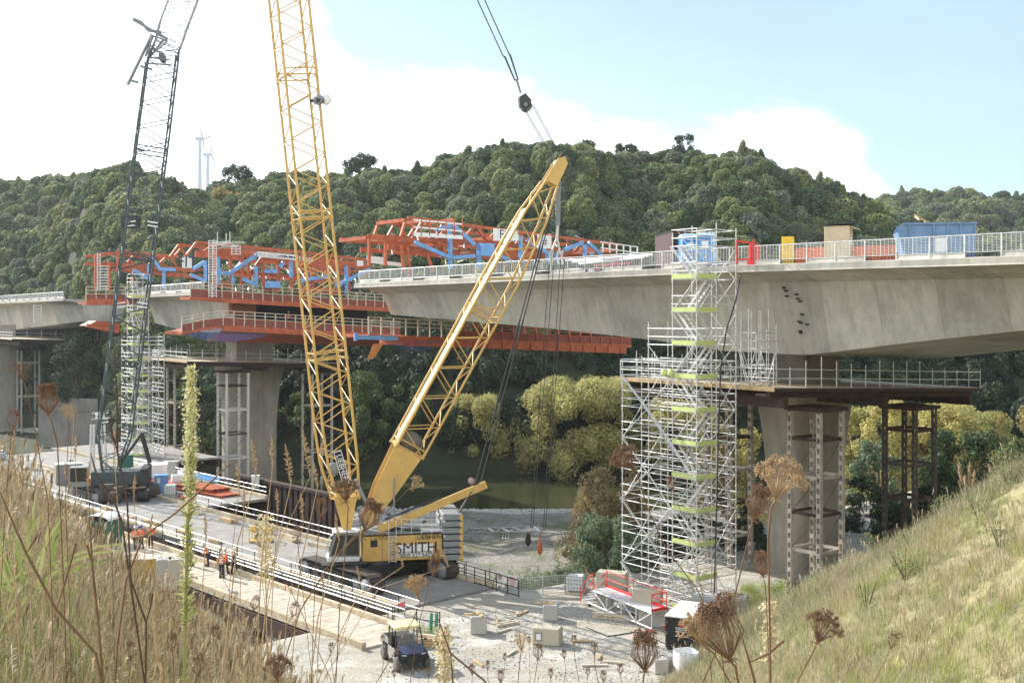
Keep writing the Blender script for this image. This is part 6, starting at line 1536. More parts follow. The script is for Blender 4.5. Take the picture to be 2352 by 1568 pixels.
# ---------------------------------------------------------------- stores at the left end of the staging
def cab_box(name, label, cat, px, y, dims, rz, mat, z=.08, lid=None, ribs=0, loc=None):
    p = loc or G(px, y, z); p = V((p.x, p.y+dims[1]/2, z)); r = thing(name, label, cat, p, None, rz)
    m = MB(); m.cbox((0, 0, dims[2]/2), dims, 0, .04); m.build('body', mat, r)
    m = MB(); m.box((0, 0, dims[2]+.03), (dims[0]+.06, dims[1]+.06, .05)); m.build('lid', lid or mat, r)
    if ribs:
        m = MB()
        for k in range(ribs): m.box((-dims[0]/2+dims[0]*(k+.5)/ribs, -dims[1]/2-.03, dims[2]/2), (.07, .06, dims[2]*.95))
        m.build('ribs', mat, r)
    return r
MGRNB = paint('bottle_green', (.03, .13, .10), .5, 0, .15, 2)
cab_box('site_container', 'grey container standing on end of the staging, far left', 'container', 150, 1112, (2.6, 1.6, 2.1), .5, MGRY, lid=MWHT, ribs=5)
cab_box('control_cabinet', 'small white cabinet with dark print left of the dark crane cab', 'cabinet', 176, 1112, (1.1, .7, 1.1), .2, MWHT)
cab_box('generator_box', 'green generator box behind the dark crane', 'generator', 284, 1085, (1.6, 1.2, 1.9), .2, MGRNB, ribs=3)
cab_box('stores_box', 'beige stores box at the foot of the left scaffold', 'box', 304, 1084, (2.2, 1.4, 1.9), 0, MPLY)
cab_box('site_cabin', 'white cabin box among the stores beside the left scaffold', 'cabin', 345, 1110, (2.9, 2.0, 1.9), .25, MWHT, ribs=2)
cab_box('site_cabin', 'cream low box left of the white cabin box', 'cabin', 313, 1112, (1.6, 1.2, 1.6), .1, MCREAM)
cab_box('concrete_weight', 'grey concrete weight right of the left scaffold foot', 'concrete block', 387, 1092, (1.6, 1.2, 1.5), .1, MBLOCK)
r = cab_box('waste_bin', 'open blue steel bin with a white notice among the stores', 'skip bin', 366, 1130, (1.35, 1.1, 1.65), .35, MBLU, ribs=3)
m = MB(); m.box((-.3, -.57, 1.2), (.4, .01, .5)); m.build('notice', MWHT, r)
bag('white bulk bag standing in front of the blue bin', G(354, 1155, .08), 1.15, 1.45); bag('white sack heaped behind the blue bin', G(408, 1118, .08), 1.3, 1.3, .4); bag('crumpled white sack left of the blue roof panels', G(424, 1112, .08), 1.2, 1.5, .8)
ibc('white caged tank between the bulk bag and the tall green weed', G(391, 1139, .08), .2)
def drum(label, px, y, rad, L, mat):
    p = G(px, y, .08); r = thing('drum', label, 'drum', p); m = MB(); m.lathe(p+V((-L/2, .3, rad)), [(rad*.2, 0), (rad, 0), (rad, .06), (rad*.93, .1), (rad*.93, L-.1), (rad, L-.06), (rad, L), (rad*.2, L)], 20, (1, .2, 0)); m.build('drum_body', mat, r); m = MB(); m.box(p+V((0, .3, .06)), (L, .5, .12)); m.build('cradle', MDARK, r)
drum('fat black drum left of the white bulk bag', 326, 1153, .62, 1.1, MBLK)
r = thing('work_bench', 'dark steel bench with thin legs in front of the dark crane', 'bench', G(290, 1152, .08)); p = V(r.location)
m = MB(); m.box(p+V((0, .4, 1.3)), (3.4, 1.2, .08)); m.build('bench_top', MRUST, r)
for a in (-1.5, -.5, .5, 1.5):
    for b in (0, .9): m = MB(); m.box(p+V((a, b, .65)), (.07, .07, 1.28)); m.build('leg', MRUST, r)
r = thing('crane_grab', 'heap of dark machine parts at the tracks of the dark crane', 'machine part', G(235, 1155, .08)); p = V(r.location)
for k in range(5): m = MB(); m.cbox(p+V((rng.uniform(-2, 2), rng.uniform(0, 1), .5+.2*k)), (1.5, .8, .8), rng.uniform(0, 3), .1); m.build('casting', MTRK, r)
for i, (px, c_) in enumerate([(287, MREDP), (318, MREDP), (300, MBLU)]):
    p = G(px, 1128, .08); r = thing('hose_drum', ['red and white hose stand, left of the two by the bench', 'red stand with blue hose, right of the two by the bench', 'blue coil of hose between the red stands'][i], 'hose stand', p); m = MB(); m.lathe(p+V((0, 0, .05)), [(.35, 0), (.42, .3), (.3, .6), (.36, 1.2), (.2, 1.3)], 14); m.build('coil', c_, r); m = MB(); m.lathe(p+V((0, 0, .55)), [(.37, 0), (.37, .15)], 14); m.build('band', MWHT, r)
r = thing('beam_stack', 'stack of long orange steel beams on the side platform by the pier', 'steel beams', SP(-108, 53.4, .1))
for k in range(4):
    for l in range(2):
        m = MB(); a, b = SP(-118+l, 51+k*.7, .28+l*.38), SP(-97.5-l*2, 53.8+k*.6, .28+l*.38); m.beam(a, b, .5, .06); m.beam(a-V((0, 0, .16)), b-V((0, 0, .16)), .05, .3); m.beam(a-V((0, 0, .3)), b-V((0, 0, .3)), .5, .05); m.build('steel_beam', MORG, r)
r = thing('roof_panels', 'blue roof panels leaning on the side platform before the river pier', 'panels', G(460, 1116, .08)); p = V(r.location)
for k in range(2): m = MB(); m.prism([p+V((-1.6, k*.5, .9)), p+V((1.8, k*.5, .35)), p+V((1.9, k*.5+.9, .7)), p+V((-1.5, k*.5+.9, 1.3))], (0, 0, .06)); m.build('panel', MBLU, r)
m = MB()
for a in (-1.4, 0, 1.5): m.box(p+V((a, .5, .35)), (.08, .08, .7))
m.build('prop', MRUST, r)
cab_box('water_cooler', 'cream box with pipes on the orange beam platform', 'box', 513, 1132, (1.6, 1., 1.0), 0, MPLY)
cab_box('winch_box', 'small white winch cabinet at the platform edge by the pier', 'cabinet', 585, 1120, (.8, .7, 1.2), .2, MWHT)
p = G(597, 1246, .08); r = thing('lifting_cage', 'yellow wire lifting cage on the wide staging deck', 'cage', p); m = MB()
for a in (-.85, .85):
    for b in (-.5, .5): m.box(p+V((a, b+.5, .55)), (.06, .06, 1.1))
for z in (.12, 1.08):
    for b in (-.5, .5): m.box(p+V((0, b+.5, z)), (1.76, .06, .06))
    for a in (-.85, .85): m.box(p+V((a, .5, z)), (.06, 1.06, .06))
m.build('frame', MYC, r); m = MB()
for k in range(1, 8):
    for b in (-.5, .5): m.box(p+V((-.85+k*.212, b+.5, .6)), (.018, .018, .96))
m.build('bars', MYC, r); m = MB(); m.box(p+V((0, .5, .1)), (1.7, 1., .05)); m.build('floor', MTIM, r)
r = cab_box('stores_shed', 'dark green open shed with a curved white roof beside the staging', 'shed', 228, 1258, (2.2, 1.8, 2.1), -.3, MGRNB, z=-.1, lid=MDARK)
m = MB()
for k in range(8):
    a, b = math.pi*(k/8), math.pi*((k+1)/8); e = lambda t, y: V((-1.2*math.cos(t), y, 2.15+.35*math.sin(t))); m.prism([e(a, -1), e(b, -1), e(b, 1), e(a, 1)], (0, 0, .04))
m.build('roof', MWHT, r); m = MB(); m.box((0, -.91, 1.0), (1.7, .02, 1.7)); m.build('opening', MBLK, r)
cab_box('compressor', 'ochre compressor cabinet half hidden in the tall dry grass', 'compressor', 322, 1340, (2.1, 1.2, 1.6), .2, paint('ochre_panel', (.42, .27, .07), .6, 0, .2, 2), z=.0, lid=MTIMW, ribs=2)
for i, px in enumerate((372, 398)): block(['pale stacked block pillar left of the tall green weed', 'dark faced block pillar behind the tall green weed'][i], px, 1355, 1.0, 1.0, 2.0, .3, MBLOCK if i == 0 else MCREAM)
# light mast group left of the dark crane
p = G(225, 1125, .08); r = thing('lighting_mast', 'steel mast on splayed legs with six round lamps, left of the dark crane', 'lighting mast', W(225, 1080, 124))
top = W(229, 955, 124); m = MB()
for dx in (-18, -10, 10, 20): m.tube(W(225+dx*1.0, 1100, 124), W(226+dx*.8-2, 975, 124), .14, 6)
m.build('legs', MGALV, r); m = MB(); m.box(W(230, 948, 124), (1.9, .25, .12)); m.box(W(230, 962, 123.8), (1.9, .25, .12)); m.build('head_frame', MTRS, r)
for k in range(6): m = MB(); m.ball(W(222+(k % 3)*8, 952+(k//3)*7, 123.6), .17, 8, 6); m.build('lamp', MWHT, r)

# small stores and offcuts lying about
def lay(name, label, cat, s, n, L, w, h, cnt, mat, group, z=.09, rz=None):
    p = SP(s, n, z); r = thing(name, label, cat, p, group, (rng.uniform(-.5, .5) if rz is None else rz)-.81)
    for k in range(cnt): m = MB(); m.box((rng.uniform(-.12, .12)*L, (k%3-1)*w*1.25, h/2+(k//3)*h*1.04), (L*rng.uniform(.75, 1.), w, h), rng.uniform(-.06, .06)); m.build('piece', mat, r)
for s_ in (-128, -123, -117, -111, -92, -86, -80, -76, -72): lay('timber_stack', 'low timber stack lying along the far kerb of the wide staging deck', 'timber', s_, 47.9+rng.uniform(-.5, .5), rng.uniform(1.6, 3.2), .18, .15, rng.randint(3, 8), rng.choice((MTIM, MTIMW, MKERB)), 'timber along the far kerb of the wide deck', rz=rng.uniform(-.15, .15))
for s_ in (-104, -99, -94, -90, -84, -79): lay('timber_stack', 'short timbers dropped beside the near handrail of the wide staging deck', 'timber', s_, 42.4+rng.uniform(-.2, .7), rng.uniform(1.2, 2.6), .16, .14, rng.randint(2, 6), rng.choice((MTIM, MTIMW)), 'timbers by the near handrail of the wide deck', rz=rng.uniform(-.2, .2))
for s_, n_ in ((-133, 53), (-127, 51.5), (-122, 55), (-100.5, 51), (-139, 60), (-133, 58.5), (-128.5, 66)): lay('steel_stack', 'bundle of rusty steel bars on the side platform by the river pier', 'steel', s_, n_, rng.uniform(2, 4), .12, .1, rng.randint(5, 9), rng.choice((MRUST, MGALV, MORG)), 'steel bundles on the side platform')
for s_ in (-93, -88, -83, -70, -64): lay('timber_stack', 'offcuts lying on the narrow planked bridge', 'timber', s_, 36+rng.uniform(-.3, 2.), rng.uniform(.8, 1.8), .15, .1, rng.randint(2, 5), rng.choice((MTIM, MTIMW, MGALV)), 'offcuts on the planked bridge', z=.12)
for s_, n_ in ((-146, 46.5), (-139, 43.6), (-131, 47.4), (-126, 42.6), (-120, 46.8), (-116.5, 43.2), (-112, 47.2), (-108, 44.2), (-142, 48), (-150, 44)): 
    r = thing('pallet_load', 'wrapped pallet load among the stores at the left end of the wide deck', 'pallet', SP(s_, n_, .09), 'pallet loads at the left end of the wide deck', rng.uniform(0, 1.5))
    m = MB()
    for k in range(5): m.box((-.45+k*.225, 0, .13), (.14, 1.1, .025))
    for k in (-.5, 0, .5): m.box((0, k, .06), (1.1, .1, .1))
    m.build('pallet', MTIM, r); h_ = rng.uniform(.5, 1.5); m = MB(); m.cbox((0, 0, .15+h_/2), (.98, 1.0, h_), rng.uniform(-.05, .05), .06); m.build('load', rng.choice((MWHT, MPLY, MGRY, MBLU, MCREAM, MORG)), r)
for k in range(14):
    px, y = rng.uniform(1020, 1560), rng.uniform(1395, 1560); p = G(px, y); 
    r = thing('timber_offcut', 'small timber offcut lying on the gravel pad', 'timber', V((p.x, p.y, .02)), 'offcuts on the gravel pad', rng.uniform(0, 3)); m = MB(); m.box((0, 0, .05), (rng.uniform(.5, 1.5), .14, .08)); m.build('plank', rng.choice((MTIM, MTIMW)), r)
m = MB(); m.poly([G(1345, 1440)+V((0, 0, .03)), G(1395, 1462)+V((0, 0, .03)), G(1470, 1450)+V((0, 0, .03)), G(1530, 1480)+V((0, 0, .03))], .035, 5); one(m, 'hose', MDARK, 'black hose snaking over the gravel in front of the red gangway', 'hose', G(1345, 1440))

# ---------------------------------------------------------------- people
MSKIN = paint('skin', (.50, .30, .21), .6, 0, .08); MHV = paint('orange_vest', (.85, .16, .03), .7, 0, .08); MTRO = paint('navy_trousers', (.03, .033, .05), .85, 0, .2); MBOOT = paint('boot_leather', (.10, .07, .04), .8); MREF = paint('reflective_tape', (.75, .76, .72), .4); MHELW = paint('white_helmet', (.80, .80, .78), .35); MHELB = paint('blue_helmet', (.05, .10, .45), .35); MHAIR = paint('dark_hair', (.03, .022, .016), .8); MJKT = paint('dark_jacket', (.06, .05, .055), .85)
def skin(name, mat, parent, joints, edges, root=0, sub=1):
    me = bpy.data.meshes.new('t'); me.from_pydata([j[0] for j in joints], edges, []); me.update()
    o = bpy.data.objects.new('t', me); COL.objects.link(o)
    md = o.modifiers.new('s', 'SKIN'); md.use_smooth_shade = True
    if not me.skin_vertices: me.attributes
    lay = me.skin_vertices[0].data if len(me.skin_vertices) else None
    if lay is None:
        bm = bmesh.new(); bm.from_mesh(me); bm.verts.layers.skin.verify(); bm.to_mesh(me); bm.free(); lay = me.skin_vertices[0].data
    for i, j in enumerate(joints):
        r_ = j[1]; lay[i].radius = r_ if hasattr(r_, '__len__') else (r_, r_); lay[i].use_root = (i == root)
    s = o.modifiers.new('u', 'SUBSURF'); s.levels = sub; s.render_levels = sub
    dg = bpy.context.evaluated_depsgraph_get(); dg.update()
    m2 = bpy.data.meshes.new_from_object(o.evaluated_get(dg)); bpy.data.objects.remove(o)
    m2.materials.clear(); m2.materials.append(mat); m2.name = name
    q = bpy.data.objects.new(name, m2); COL.objects.link(q); q.parent = parent; return q
def person(label, loc, rz, pose, vest=MHV, helmet=MHELW, trousers=MTRO, group='people working on the site'):
    """pose: arm targets (elbow, hand) left and right, leg offsets, bend of the trunk"""
    r = thing('person', label, 'person', loc, group, rz); b = pose.get('bend', 0.)
    def tr(x, y, z): return (x, y-b*(z-.95), z-abs(b)*(z-.95)*.25)
    st = pose.get('step', .0)
    el, hl = pose.get('L', ((-.27, .02, 1.14), (-.25, -.10, .90))); er, hr = pose.get('R', ((.27, .02, 1.14), (.25, -.10, .90)))
    J = [((0, 0, .95), (.15, .11)), (tr(0, .01, 1.15), (.135, .10)), (tr(0, 0, 1.34), (.16, .105)), (tr(0, 0, 1.49), .055), (tr(0, -.01, 1.56), .06), (tr(0, -.015, 1.65), (.075, .095)), (tr(0, -.01, 1.73), (.065, .08)),
         (tr(-.19, 0, 1.40), .062), (tr(*el), .045), (tr(*hl), .034), (tr(.19, 0, 1.40), .062), (tr(*er), .045), (tr(*hr), .034),
         ((-.10, 0, .88), .09), ((-.11, -.03-st*.5, .50), .062), ((-.11, .02-st, .09), .045), ((-.12, -.15-st, .04), .04), ((.10, 0, .88), .09), ((.11, -.03+st*.5, .50), .062), ((.11, .02+st, .09), .045), ((.12, -.15+st, .04), .04)]
    E = [(0, 1), (1, 2), (2, 3), (3, 4), (4, 5), (5, 6), (2, 7), (7, 8), (8, 9), (2, 10), (10, 11), (11, 12), (0, 13), (13, 14), (14, 15), (15, 16), (0, 17), (17, 18), (18, 19), (19, 20)]
    body = skin('body', MSKIN, r, J, E)
    # palms, fingers, ears and nose joined into the body mesh
    m = MB()
    for s, e_, h_ in ((-1, el, hl), (1, er, hr)):
        h = V(tr(*h_)); d = (h-V(tr(*e_))).normalized(); side = d.cross(V((0, 1, 0))).normalized() if abs(d.y) < .9 else V((1, 0, 0)); nrm = side.cross(d)
        m.beam(h, h+d*.09, .075, .03, nrm)
        for k in range(4): a = h+d*.085+side*(-.028+k*.019); L = (.06, .072, .068, .05)[k]; m.poly([a, a+d*L*.55-V((0, .008, 0)), a+d*L-V((0, .03, 0))], [.0085, .0075, .006], 5)
        a = h+d*.03-side*.036; m.poly([a, a-side*.025+d*.02, a-side*.03+d*.05], [.010, .009, .007], 5)
    hd = V(tr(0, -.015, 1.65)); m.lathe(hd+V((0, -.088, -.01)), [(.001, 0), (.016, .012), (.001, .04)], 6, (0, .4, 1))
    for s in (-1, 1): m.ball(hd+V((s*.078, .01, -.005)), .022, 6, 4, (.5, 1, 1.3))
    bm = bmesh.new(); bm.from_mesh(body.data); t_ = m.mesh('t', MSKIN); bm.from_mesh(t_); bm.to_mesh(body.data); bm.free()
    for p in body.data.polygons: p.use_smooth = True
    m = MB()
    for s in (-1, 1): m.ball(hd+V((s*.03, -.083, .02)), .011, 6, 4)
    m.build('eyes', MBLK, r); m = MB(); m.box(hd+V((0, -.086, -.05)), (.045, .012, .012)); m.build('mouth', paint('lips', (.35, .13, .11), .6), r)
    jk = [(p, (q[0]+.022, q[1]+.022) if hasattr(q, '__len__') else q+.02) for p, q in (J[0], J[1], J[2])]+[(J[i][0], J[i][1]+.018) for i in (7, 8, 9, 10, 11, 12)]
    for i, ix in ((5, 8), (8, 11)): jk[i] = (tuple(V(J[ix][0]).lerp(V(J[ix+1][0]), .86)), .048)
    skin('jacket', vest, r, jk, [(0, 1), (1, 2), (2, 3), (3, 4), (4, 5), (2, 6), (6, 7), (7, 8)])
    tj = [(J[0][0], (.155, .12))]+[(J[i][0], J[i][1]+.02) for i in (13, 14, 15, 17, 18, 19)]
    skin('trousers', trousers, r, tj, [(0, 1), (1, 2), (2, 3), (0, 4), (4, 5), (5, 6)])
    for s, q in ((-1, -st), (1, st)): m = MB(); m.loft([[V((s*.115+x*w, q+.07-y*.30, z)) for x, y in ((-.5, 0), (.5, 0), (.55, .6), (.3, 1), (-.3, 1), (-.55, .6))] for w, z in ((.11, 0), (.115, .05), (.09, .10), (.08, .16))]); m.build('boot', MBOOT, r)
    c = V(tr(0, -.005, 1.70)); m = MB(); m.loft([[c+V((math.cos(a)*.125*q, math.sin(a)*.15*q, z)) for a in [2*math.pi*i/16 for i in range(16)]] for q, z in ((1.0, 0), (1.0, .05), (.86, .11), (.5, .15), (.05, .16))], True, True)
    m.loft([[c+V((math.cos(a)*.14, -.02+math.sin(a)*.185, z)) for a in [2*math.pi*i/16 for i in range(16)]] for z in (-.004, .012)]); m.build('helmet', helmet, r)
    if vest is MHV:
        for z, w, d_ in ((1.08, .180, .145), (1.28, .20, .150)):
            m = MB(); cc = V(tr(0, .005, z)); m.loft([[cc+V((math.cos(a)*w, math.sin(a)*d_*.98, dz)) for a in [2*math.pi*i/18 for i in range(18)]] for dz in (0, .05)], False); m.build('reflective_band', MREF, r)
        m = MB()
        for s in (-1, 1): m.beam(V(tr(s*.11, .14, 1.40)), V(tr(-s*.11, .15, 1.10)), .045, .012, (0, 1, 0))
        m.build('reflective_cross', MREF, r)
    return r
hip = dict(L=((-.33, .05, 1.18), (-.20, -.05, 1.0)), R=((.33, .05, 1.18), (.20, -.05, 1.0)))
point = dict(L=((-.27, -.16, 1.28), (-.24, -.40, 1.36)), step=.1)
walk = dict(step=.16, L=((-.26, .1, 1.15), (-.26, .02, .92)), R=((.26, -.12, 1.15), (.25, -.22, .93)))
bend = dict(bend=.45, L=((-.25, -.12, 1.15), (-.16, -.30, 1.02)), R=((.25, -.12, 1.15), (.16, -.30, 1.02)))
person('worker in orange vest with a reflective cross, back turned, at the planked bridge end', G(509, 1327, .1), 3.0, hip)
person('white helmeted worker half hidden behind the one with the crossed vest', G(517, 1318, .1), 2.7, walk)
person('worker in dark clothes beside the handrail, right of the crossed vest', G(538, 1318, .1), 2.4, walk, vest=MJKT)
person('worker in orange standing alone, right one of the group by the green shed', G(346, 1257, .08), .3, hip)
person('worker in orange with a blue helmet by the green shed', G(324, 1260, .08), -.5, point, helmet=MHELB)
person('worker in orange, leftmost by the green shed', G(311, 1262, .08), .6, walk)
person('blue helmeted worker behind the tall green weed', G(438, 1300, .08), 2.0, hip, helmet=MHELB)
person('worker in orange bending near the tall weed on the wide deck', G(478, 1300, .08), -1.2, bend)
p = inT(663, 752, -84.5); person('worker in orange inside the red platform under the middle deck', BW(p.x, p.y, inT(663, 747, -84.5).z), .9, walk)

for k in range(5):
    tree('riverside_bush', 'low green bush growing along the top of the retaining wall', 95+k*30, 890, 925, 199, 46, LG, 90+k, .4, group='bushes on the retaining wall', nclump=10)
# ---------------------------------------------------------------- grasses and weeds of the near banks
MSTRAW = foliage('straw_blades', [(.50, .40, .27), (.66, .56, .41), (.36, .27, .17), (.74, .66, .51), (.46, .37, .22), (.52, .40, .26), (.60, .49, .35)], .3, .4)
MGREEN = foliage('green_blades', [(.28, .38, .07), (.40, .47, .10), (.20, .28, .06), (.46, .46, .15)], .35, .35)
MPALE = foliage('pale_green_blades', [(.30, .31, .14), (.46, .42, .25), (.58, .51, .35), (.25, .29, .11), (.62, .56, .42), (.50, .42, .28)], .3, .5)
MSTEM = paint('brown_stem', (.17, .095, .055), .8, 0, .25, 20); MHEAD = paint('seed_head_brown', (.21, .125, .08), .9, 0, .4, 60); MHEAD2 = paint('seed_head_tan', (.42, .29, .17), .9, 0, .35, 60); MDSTEM = paint('dark_stem', (.085, .05, .038), .8, 0, .3, 15)
def tuft(name, mat, n, h, spread, w, seed, bend=.5, heads=0):
    r = random.Random(seed); vs = []; fs = []
    for _ in range(n):
        a = r.uniform(0, 6.28); d = V((math.cos(a), math.sin(a), 0)); L = h*r.uniform(.45, 1.15); b = bend*r.uniform(.1, 1.1)
        p0 = d*r.uniform(0, spread*.45)+V((r.uniform(-1, 1), r.uniform(-1, 1), 0))*spread*.3; s = V((-d.y, d.x, 0)); ww = w*r.uniform(.6, 1.3); o = len(vs)
        for k in range(4):
            f = k/3; p = p0+d*(b*L*f*f)+V((0, 0, L*(f-.22*b*f*f))); q = ww*(1-f*.9); vs += [p-s*q, p+s*q]
        for k in range(3): fs.append((o+2*k, o+2*k+1, o+2*k+3, o+2*k+2))
    mb = MB(); mb.add(vs, fs)
    for i in range(heads):
        a = r.uniform(0, 6.28); d = V((math.cos(a), math.sin(a), 0)); L = h*r.uniform(1.0, 1.5); t = d*spread*.5+d*L*.22+V((0, 0, L)); o = d*spread*.2
        mb.poly([o, (o+t)*.5+d*.02, t], [.0035, .003, .002], 3, False); mb.poly([t-V((0, 0, .14)), t-V((0, 0, .05)), t+d*.03], [.004, .011, .003], 4, False)
    return mb.mesh(name, mat)
TD = [tuft('dry_tuft', MSTRAW, 22, .8, .5, .0028, 300+i, .55, 3) for i in range(5)]
TG = [tuft('green_tuft', MGREEN, 30, .55, .45, .005, 310+i, .65) for i in range(4)]
TP = [tuft('slope_tuft', MPALE, 34, .42, .5, .010, 320+i, .8) for i in range(5)]
def put(x, y, s, n, z=None, tilt=.12):
    return [V((x, y, (ground(x, y) if z is None else z)-.03)), (rng.uniform(-tilt, tilt), rng.uniform(-tilt, tilt), rng.uniform(0, 6.28)), (s, s, s*rng.uniform(.8, 1.25)), rng.randrange(n)]
dry = []; grn = []
while len(dry) < 5600:
    D = 4.2+25*rng.random()**.8; u = rng.uniform(-.66, -.05); x = u*D
    e = u+.19+.05*nz(D*.3, u*9)
    if rng.random() < sstep(.02, .0, u+.12-.0)*.25+sstep(.03, -.10, e): dry.append(put(x, D, rng.uniform(.4, 1.05)*min(1., .35+D*.06), 5))
while len(grn) < 3200:
    D = 3.4+24*rng.random()**.8; u = rng.uniform(-.66, -.10); x = u*D
    if nz(x*.4, D*.4, 4) > -.15 and u < -.19+.04*nz(D, u*7): grn.append(put(x, D, rng.uniform(.5, 1.1)*min(1., .35+D*.07), 4))
while len(grn) < 4700:
    D = rng.uniform(3.2, 6.5); u = rng.uniform(-.6, -.28); x = u*D
    if nz(x*.5, D*.5, 14) > -.1: grn.append(put(x, D, rng.uniform(.45, .9)*min(1., .35+D*.07), 4))
def stalk(k):
    r_ = random.Random(800+k); m = MB(); L = r_.uniform(1., 1.5); a = r_.gauss(0, .28); b = r_.uniform(-.35, .35); pts = [V((math.sin(a+b*f)*L*f, r_.uniform(-.03, .03), math.cos(a+b*f)*L*f)) for f in (0, .25, .5, .75, 1)]
    if k % 3 == 0: pts[4] = pts[3]+V((r_.choice((-1, 1))*.3, 0, -.12))
    m.poly(pts, [.0032, .003, .0026, .002, .0012], 4, False)
    for i in range(14):
        f = .80+.2*i/14; p = pts[3].lerp(pts[4], (f-.75)/.25); d = V((r_.gauss(0, .6), r_.gauss(0, .6), .6)).normalized(); m.poly([p, p+d*.02, p+d*.035], [.001, .0042, .0008], 3, False)
    return m.mesh('stalk', MSTRAW)
TS_ = [stalk(k) for k in range(9)]
stk = []
while len(stk) < 900:
    D = rng.uniform(4, 13); u = rng.uniform(-.55, -.13); x = u*D; stk.append(put(x, D, rng.uniform(.55, 1.0)*min(1, .45+D*.07), 9, None, .18))
scatter('dry_stalks', TS_, stk, 'thin leaning dry stalks standing above the grass at lower left', 'grass stalks')
scatter('dry_grass', TD, dry, 'tall straw coloured dry grass covering the near bank at lower left', 'grass')
scatter('green_grass', TG, grn, 'bright green grass growing between the dry stems at lower left', 'grass')
slope = []
while len(slope) < 13500:
    y = rng.uniform(20, 66); x = rng.uniform(6, 34); d = .915*(x-7.0)-.404*(y-52.)
    if d < -.3 or x/y > .56: continue
    bare = sstep(.02, .22, nz(x*.25, y*.25, 7)+.05-.022*(y-38)+.0)
    if rng.random() < bare*.8: continue
    slope.append(put(x, y, rng.uniform(.6, 1.35)*(1.25 if y > 44 else .85), 5, None, .3))
gs = []
while len(gs) < 2600:
    y = rng.uniform(20, 64); x = rng.uniform(6, 34); d = .915*(x-7.0)-.404*(y-52.)
    if d > 0 and x/y < .56 and nz(x*.35, y*.35, 21) > .12: gs.append(put(x, y, rng.uniform(.5, 1.7), 9, None, .3))
    elif d > 0 and x/y < .56 and nz(x*.3, y*.3, 31) > .2: gs.append(put(x, y, rng.uniform(.4, .9), 4, None, .3))
scatter('slope_clumps', TG+TD, gs, 'green and straw clumps dotted over the right slope', 'grass')
scatter('slope_grass', TP, slope, 'shaggy pale green grass on the sunny slope at right', 'grass')
edge = []
for k in range(420):
    px = rng.uniform(1045, 1320); y = rng.uniform(1292, 1345); p = G(px, y, -.8); edge.append(put(p.x, p.y, rng.uniform(1.2, 2.2), 4, plain(p.x, p.y)))
for k in range(160):
    px = rng.uniform(1700, 1800); y = rng.uniform(1345, 1420); p = G(px, y, 0); edge.append(put(p.x, p.y, rng.uniform(.8, 1.5), 4))
for k in range(150):
    px = rng.uniform(890, 1000); y = rng.uniform(1436, 1475); p = G(px, y, 0); edge.append(put(p.x, p.y, rng.uniform(.4, .8), 4))
scatter('bank_grass', TG, edge, 'green grass along the river side of the pad behind the fence', 'grass')
MLUP = foliage('grey_green_leaves', [(.33, .38, .26), (.26, .32, .20), (.40, .43, .28)], .3, .35)
LUP = [leafmesh('weed', MLUP, [((rng.uniform(-.12, .12), rng.uniform(-.12, .12), .15+.14*i), .2-.018*i) for i in range(7)], .13, 900, .5, 400+k, .7, 2.5, flat=1.2) for k in range(3)]
scatter('grey_weeds', LUP, [put((p := G(rng.uniform(1110, 1335), rng.uniform(1296, 1352), -.6)).x, p.y, rng.uniform(.8, 1.6), 3, plain(p.x, p.y)) for k in range(230)], 'tall grey green weeds growing behind the fence', 'weeds')
# loose stones on the pad and rip rap on the bank
ST = []
for k in range(3):
    mb = MB(); mb.ball((0, 0, 0), 1, 7, 5); r_ = random.Random(k); mb.v = [(a*r_.uniform(.7, 1.2), b*r_.uniform(.7, 1.2), c*r_.uniform(.5, .8)) for a, b, c in mb.v]; mb.sm = [False]*len(mb.sm); ST.append(mb.mesh('stone', paint('stone_%d' % k, ((.42, .41, .38), (.34, .33, .31), (.50, .48, .43))[k], .95, 0, .2, 3)))
pts_ = []
for k in range(2600):
    px = rng.uniform(880, 1600); y = rng.uniform(1400, 1566); p = G(px, y, 0)
    if plain(p.x, p.y) > -.06 and nz(p.x*.3, p.y*.3) > -.25: s = .02+.06*rng.random()**3; pts_.append([V((p.x, p.y, .01)), (0, 0, rng.uniform(0, 6)), (s, s, s), rng.randrange(3)])
scatter('gravel_stones', ST, pts_, 'loose grey stones lying on the gravel pad', 'stones')
pts_ = []
for k in range(700):
    px = rng.uniform(610, 1000); y = rng.uniform(1130, 1262); D = lerp([(1130, 133), (1200, 116), (1262, 100)], y)+rng.uniform(-3, 3); x = (px-CX)/F*D
    if .724*x+.69*D > 51: s = rng.uniform(.15, .6); pts_.append([V((x, D, plain(x, D)+.1)), (rng.random(), rng.random(), rng.uniform(0, 6)), (s, s, s), rng.randrange(3)])
for k in range(900):
    px = rng.uniform(1000, 1420); D = 133+rng.uniform(-3.2, 1.2); x = (px-CX)/F*D; s = rng.uniform(.08, .26); pts_.append([V((x, D, plain(x, D)+.05)), (0, 0, rng.uniform(0, 6)), (s, s, s), 2])
scatter('river_stones', ST, pts_, 'pale boulders and stones along the water edge', 'stones')
pts_ = []
for k in range(260):
    y = rng.uniform(22, 40); x = rng.uniform(6, 22); d = .915*(x-7.0)-.404*(y-52.)
    if d > .3: s = .02+.10*rng.random()**4; pts_.append([V((x, y, ground(x, y))), (0, 0, rng.uniform(0, 6)), (s, s, s*.8), rng.randrange(3)])
scatter('slope_stones', ST, pts_, 'stones and clods in the bare soil of the right slope', 'stones')

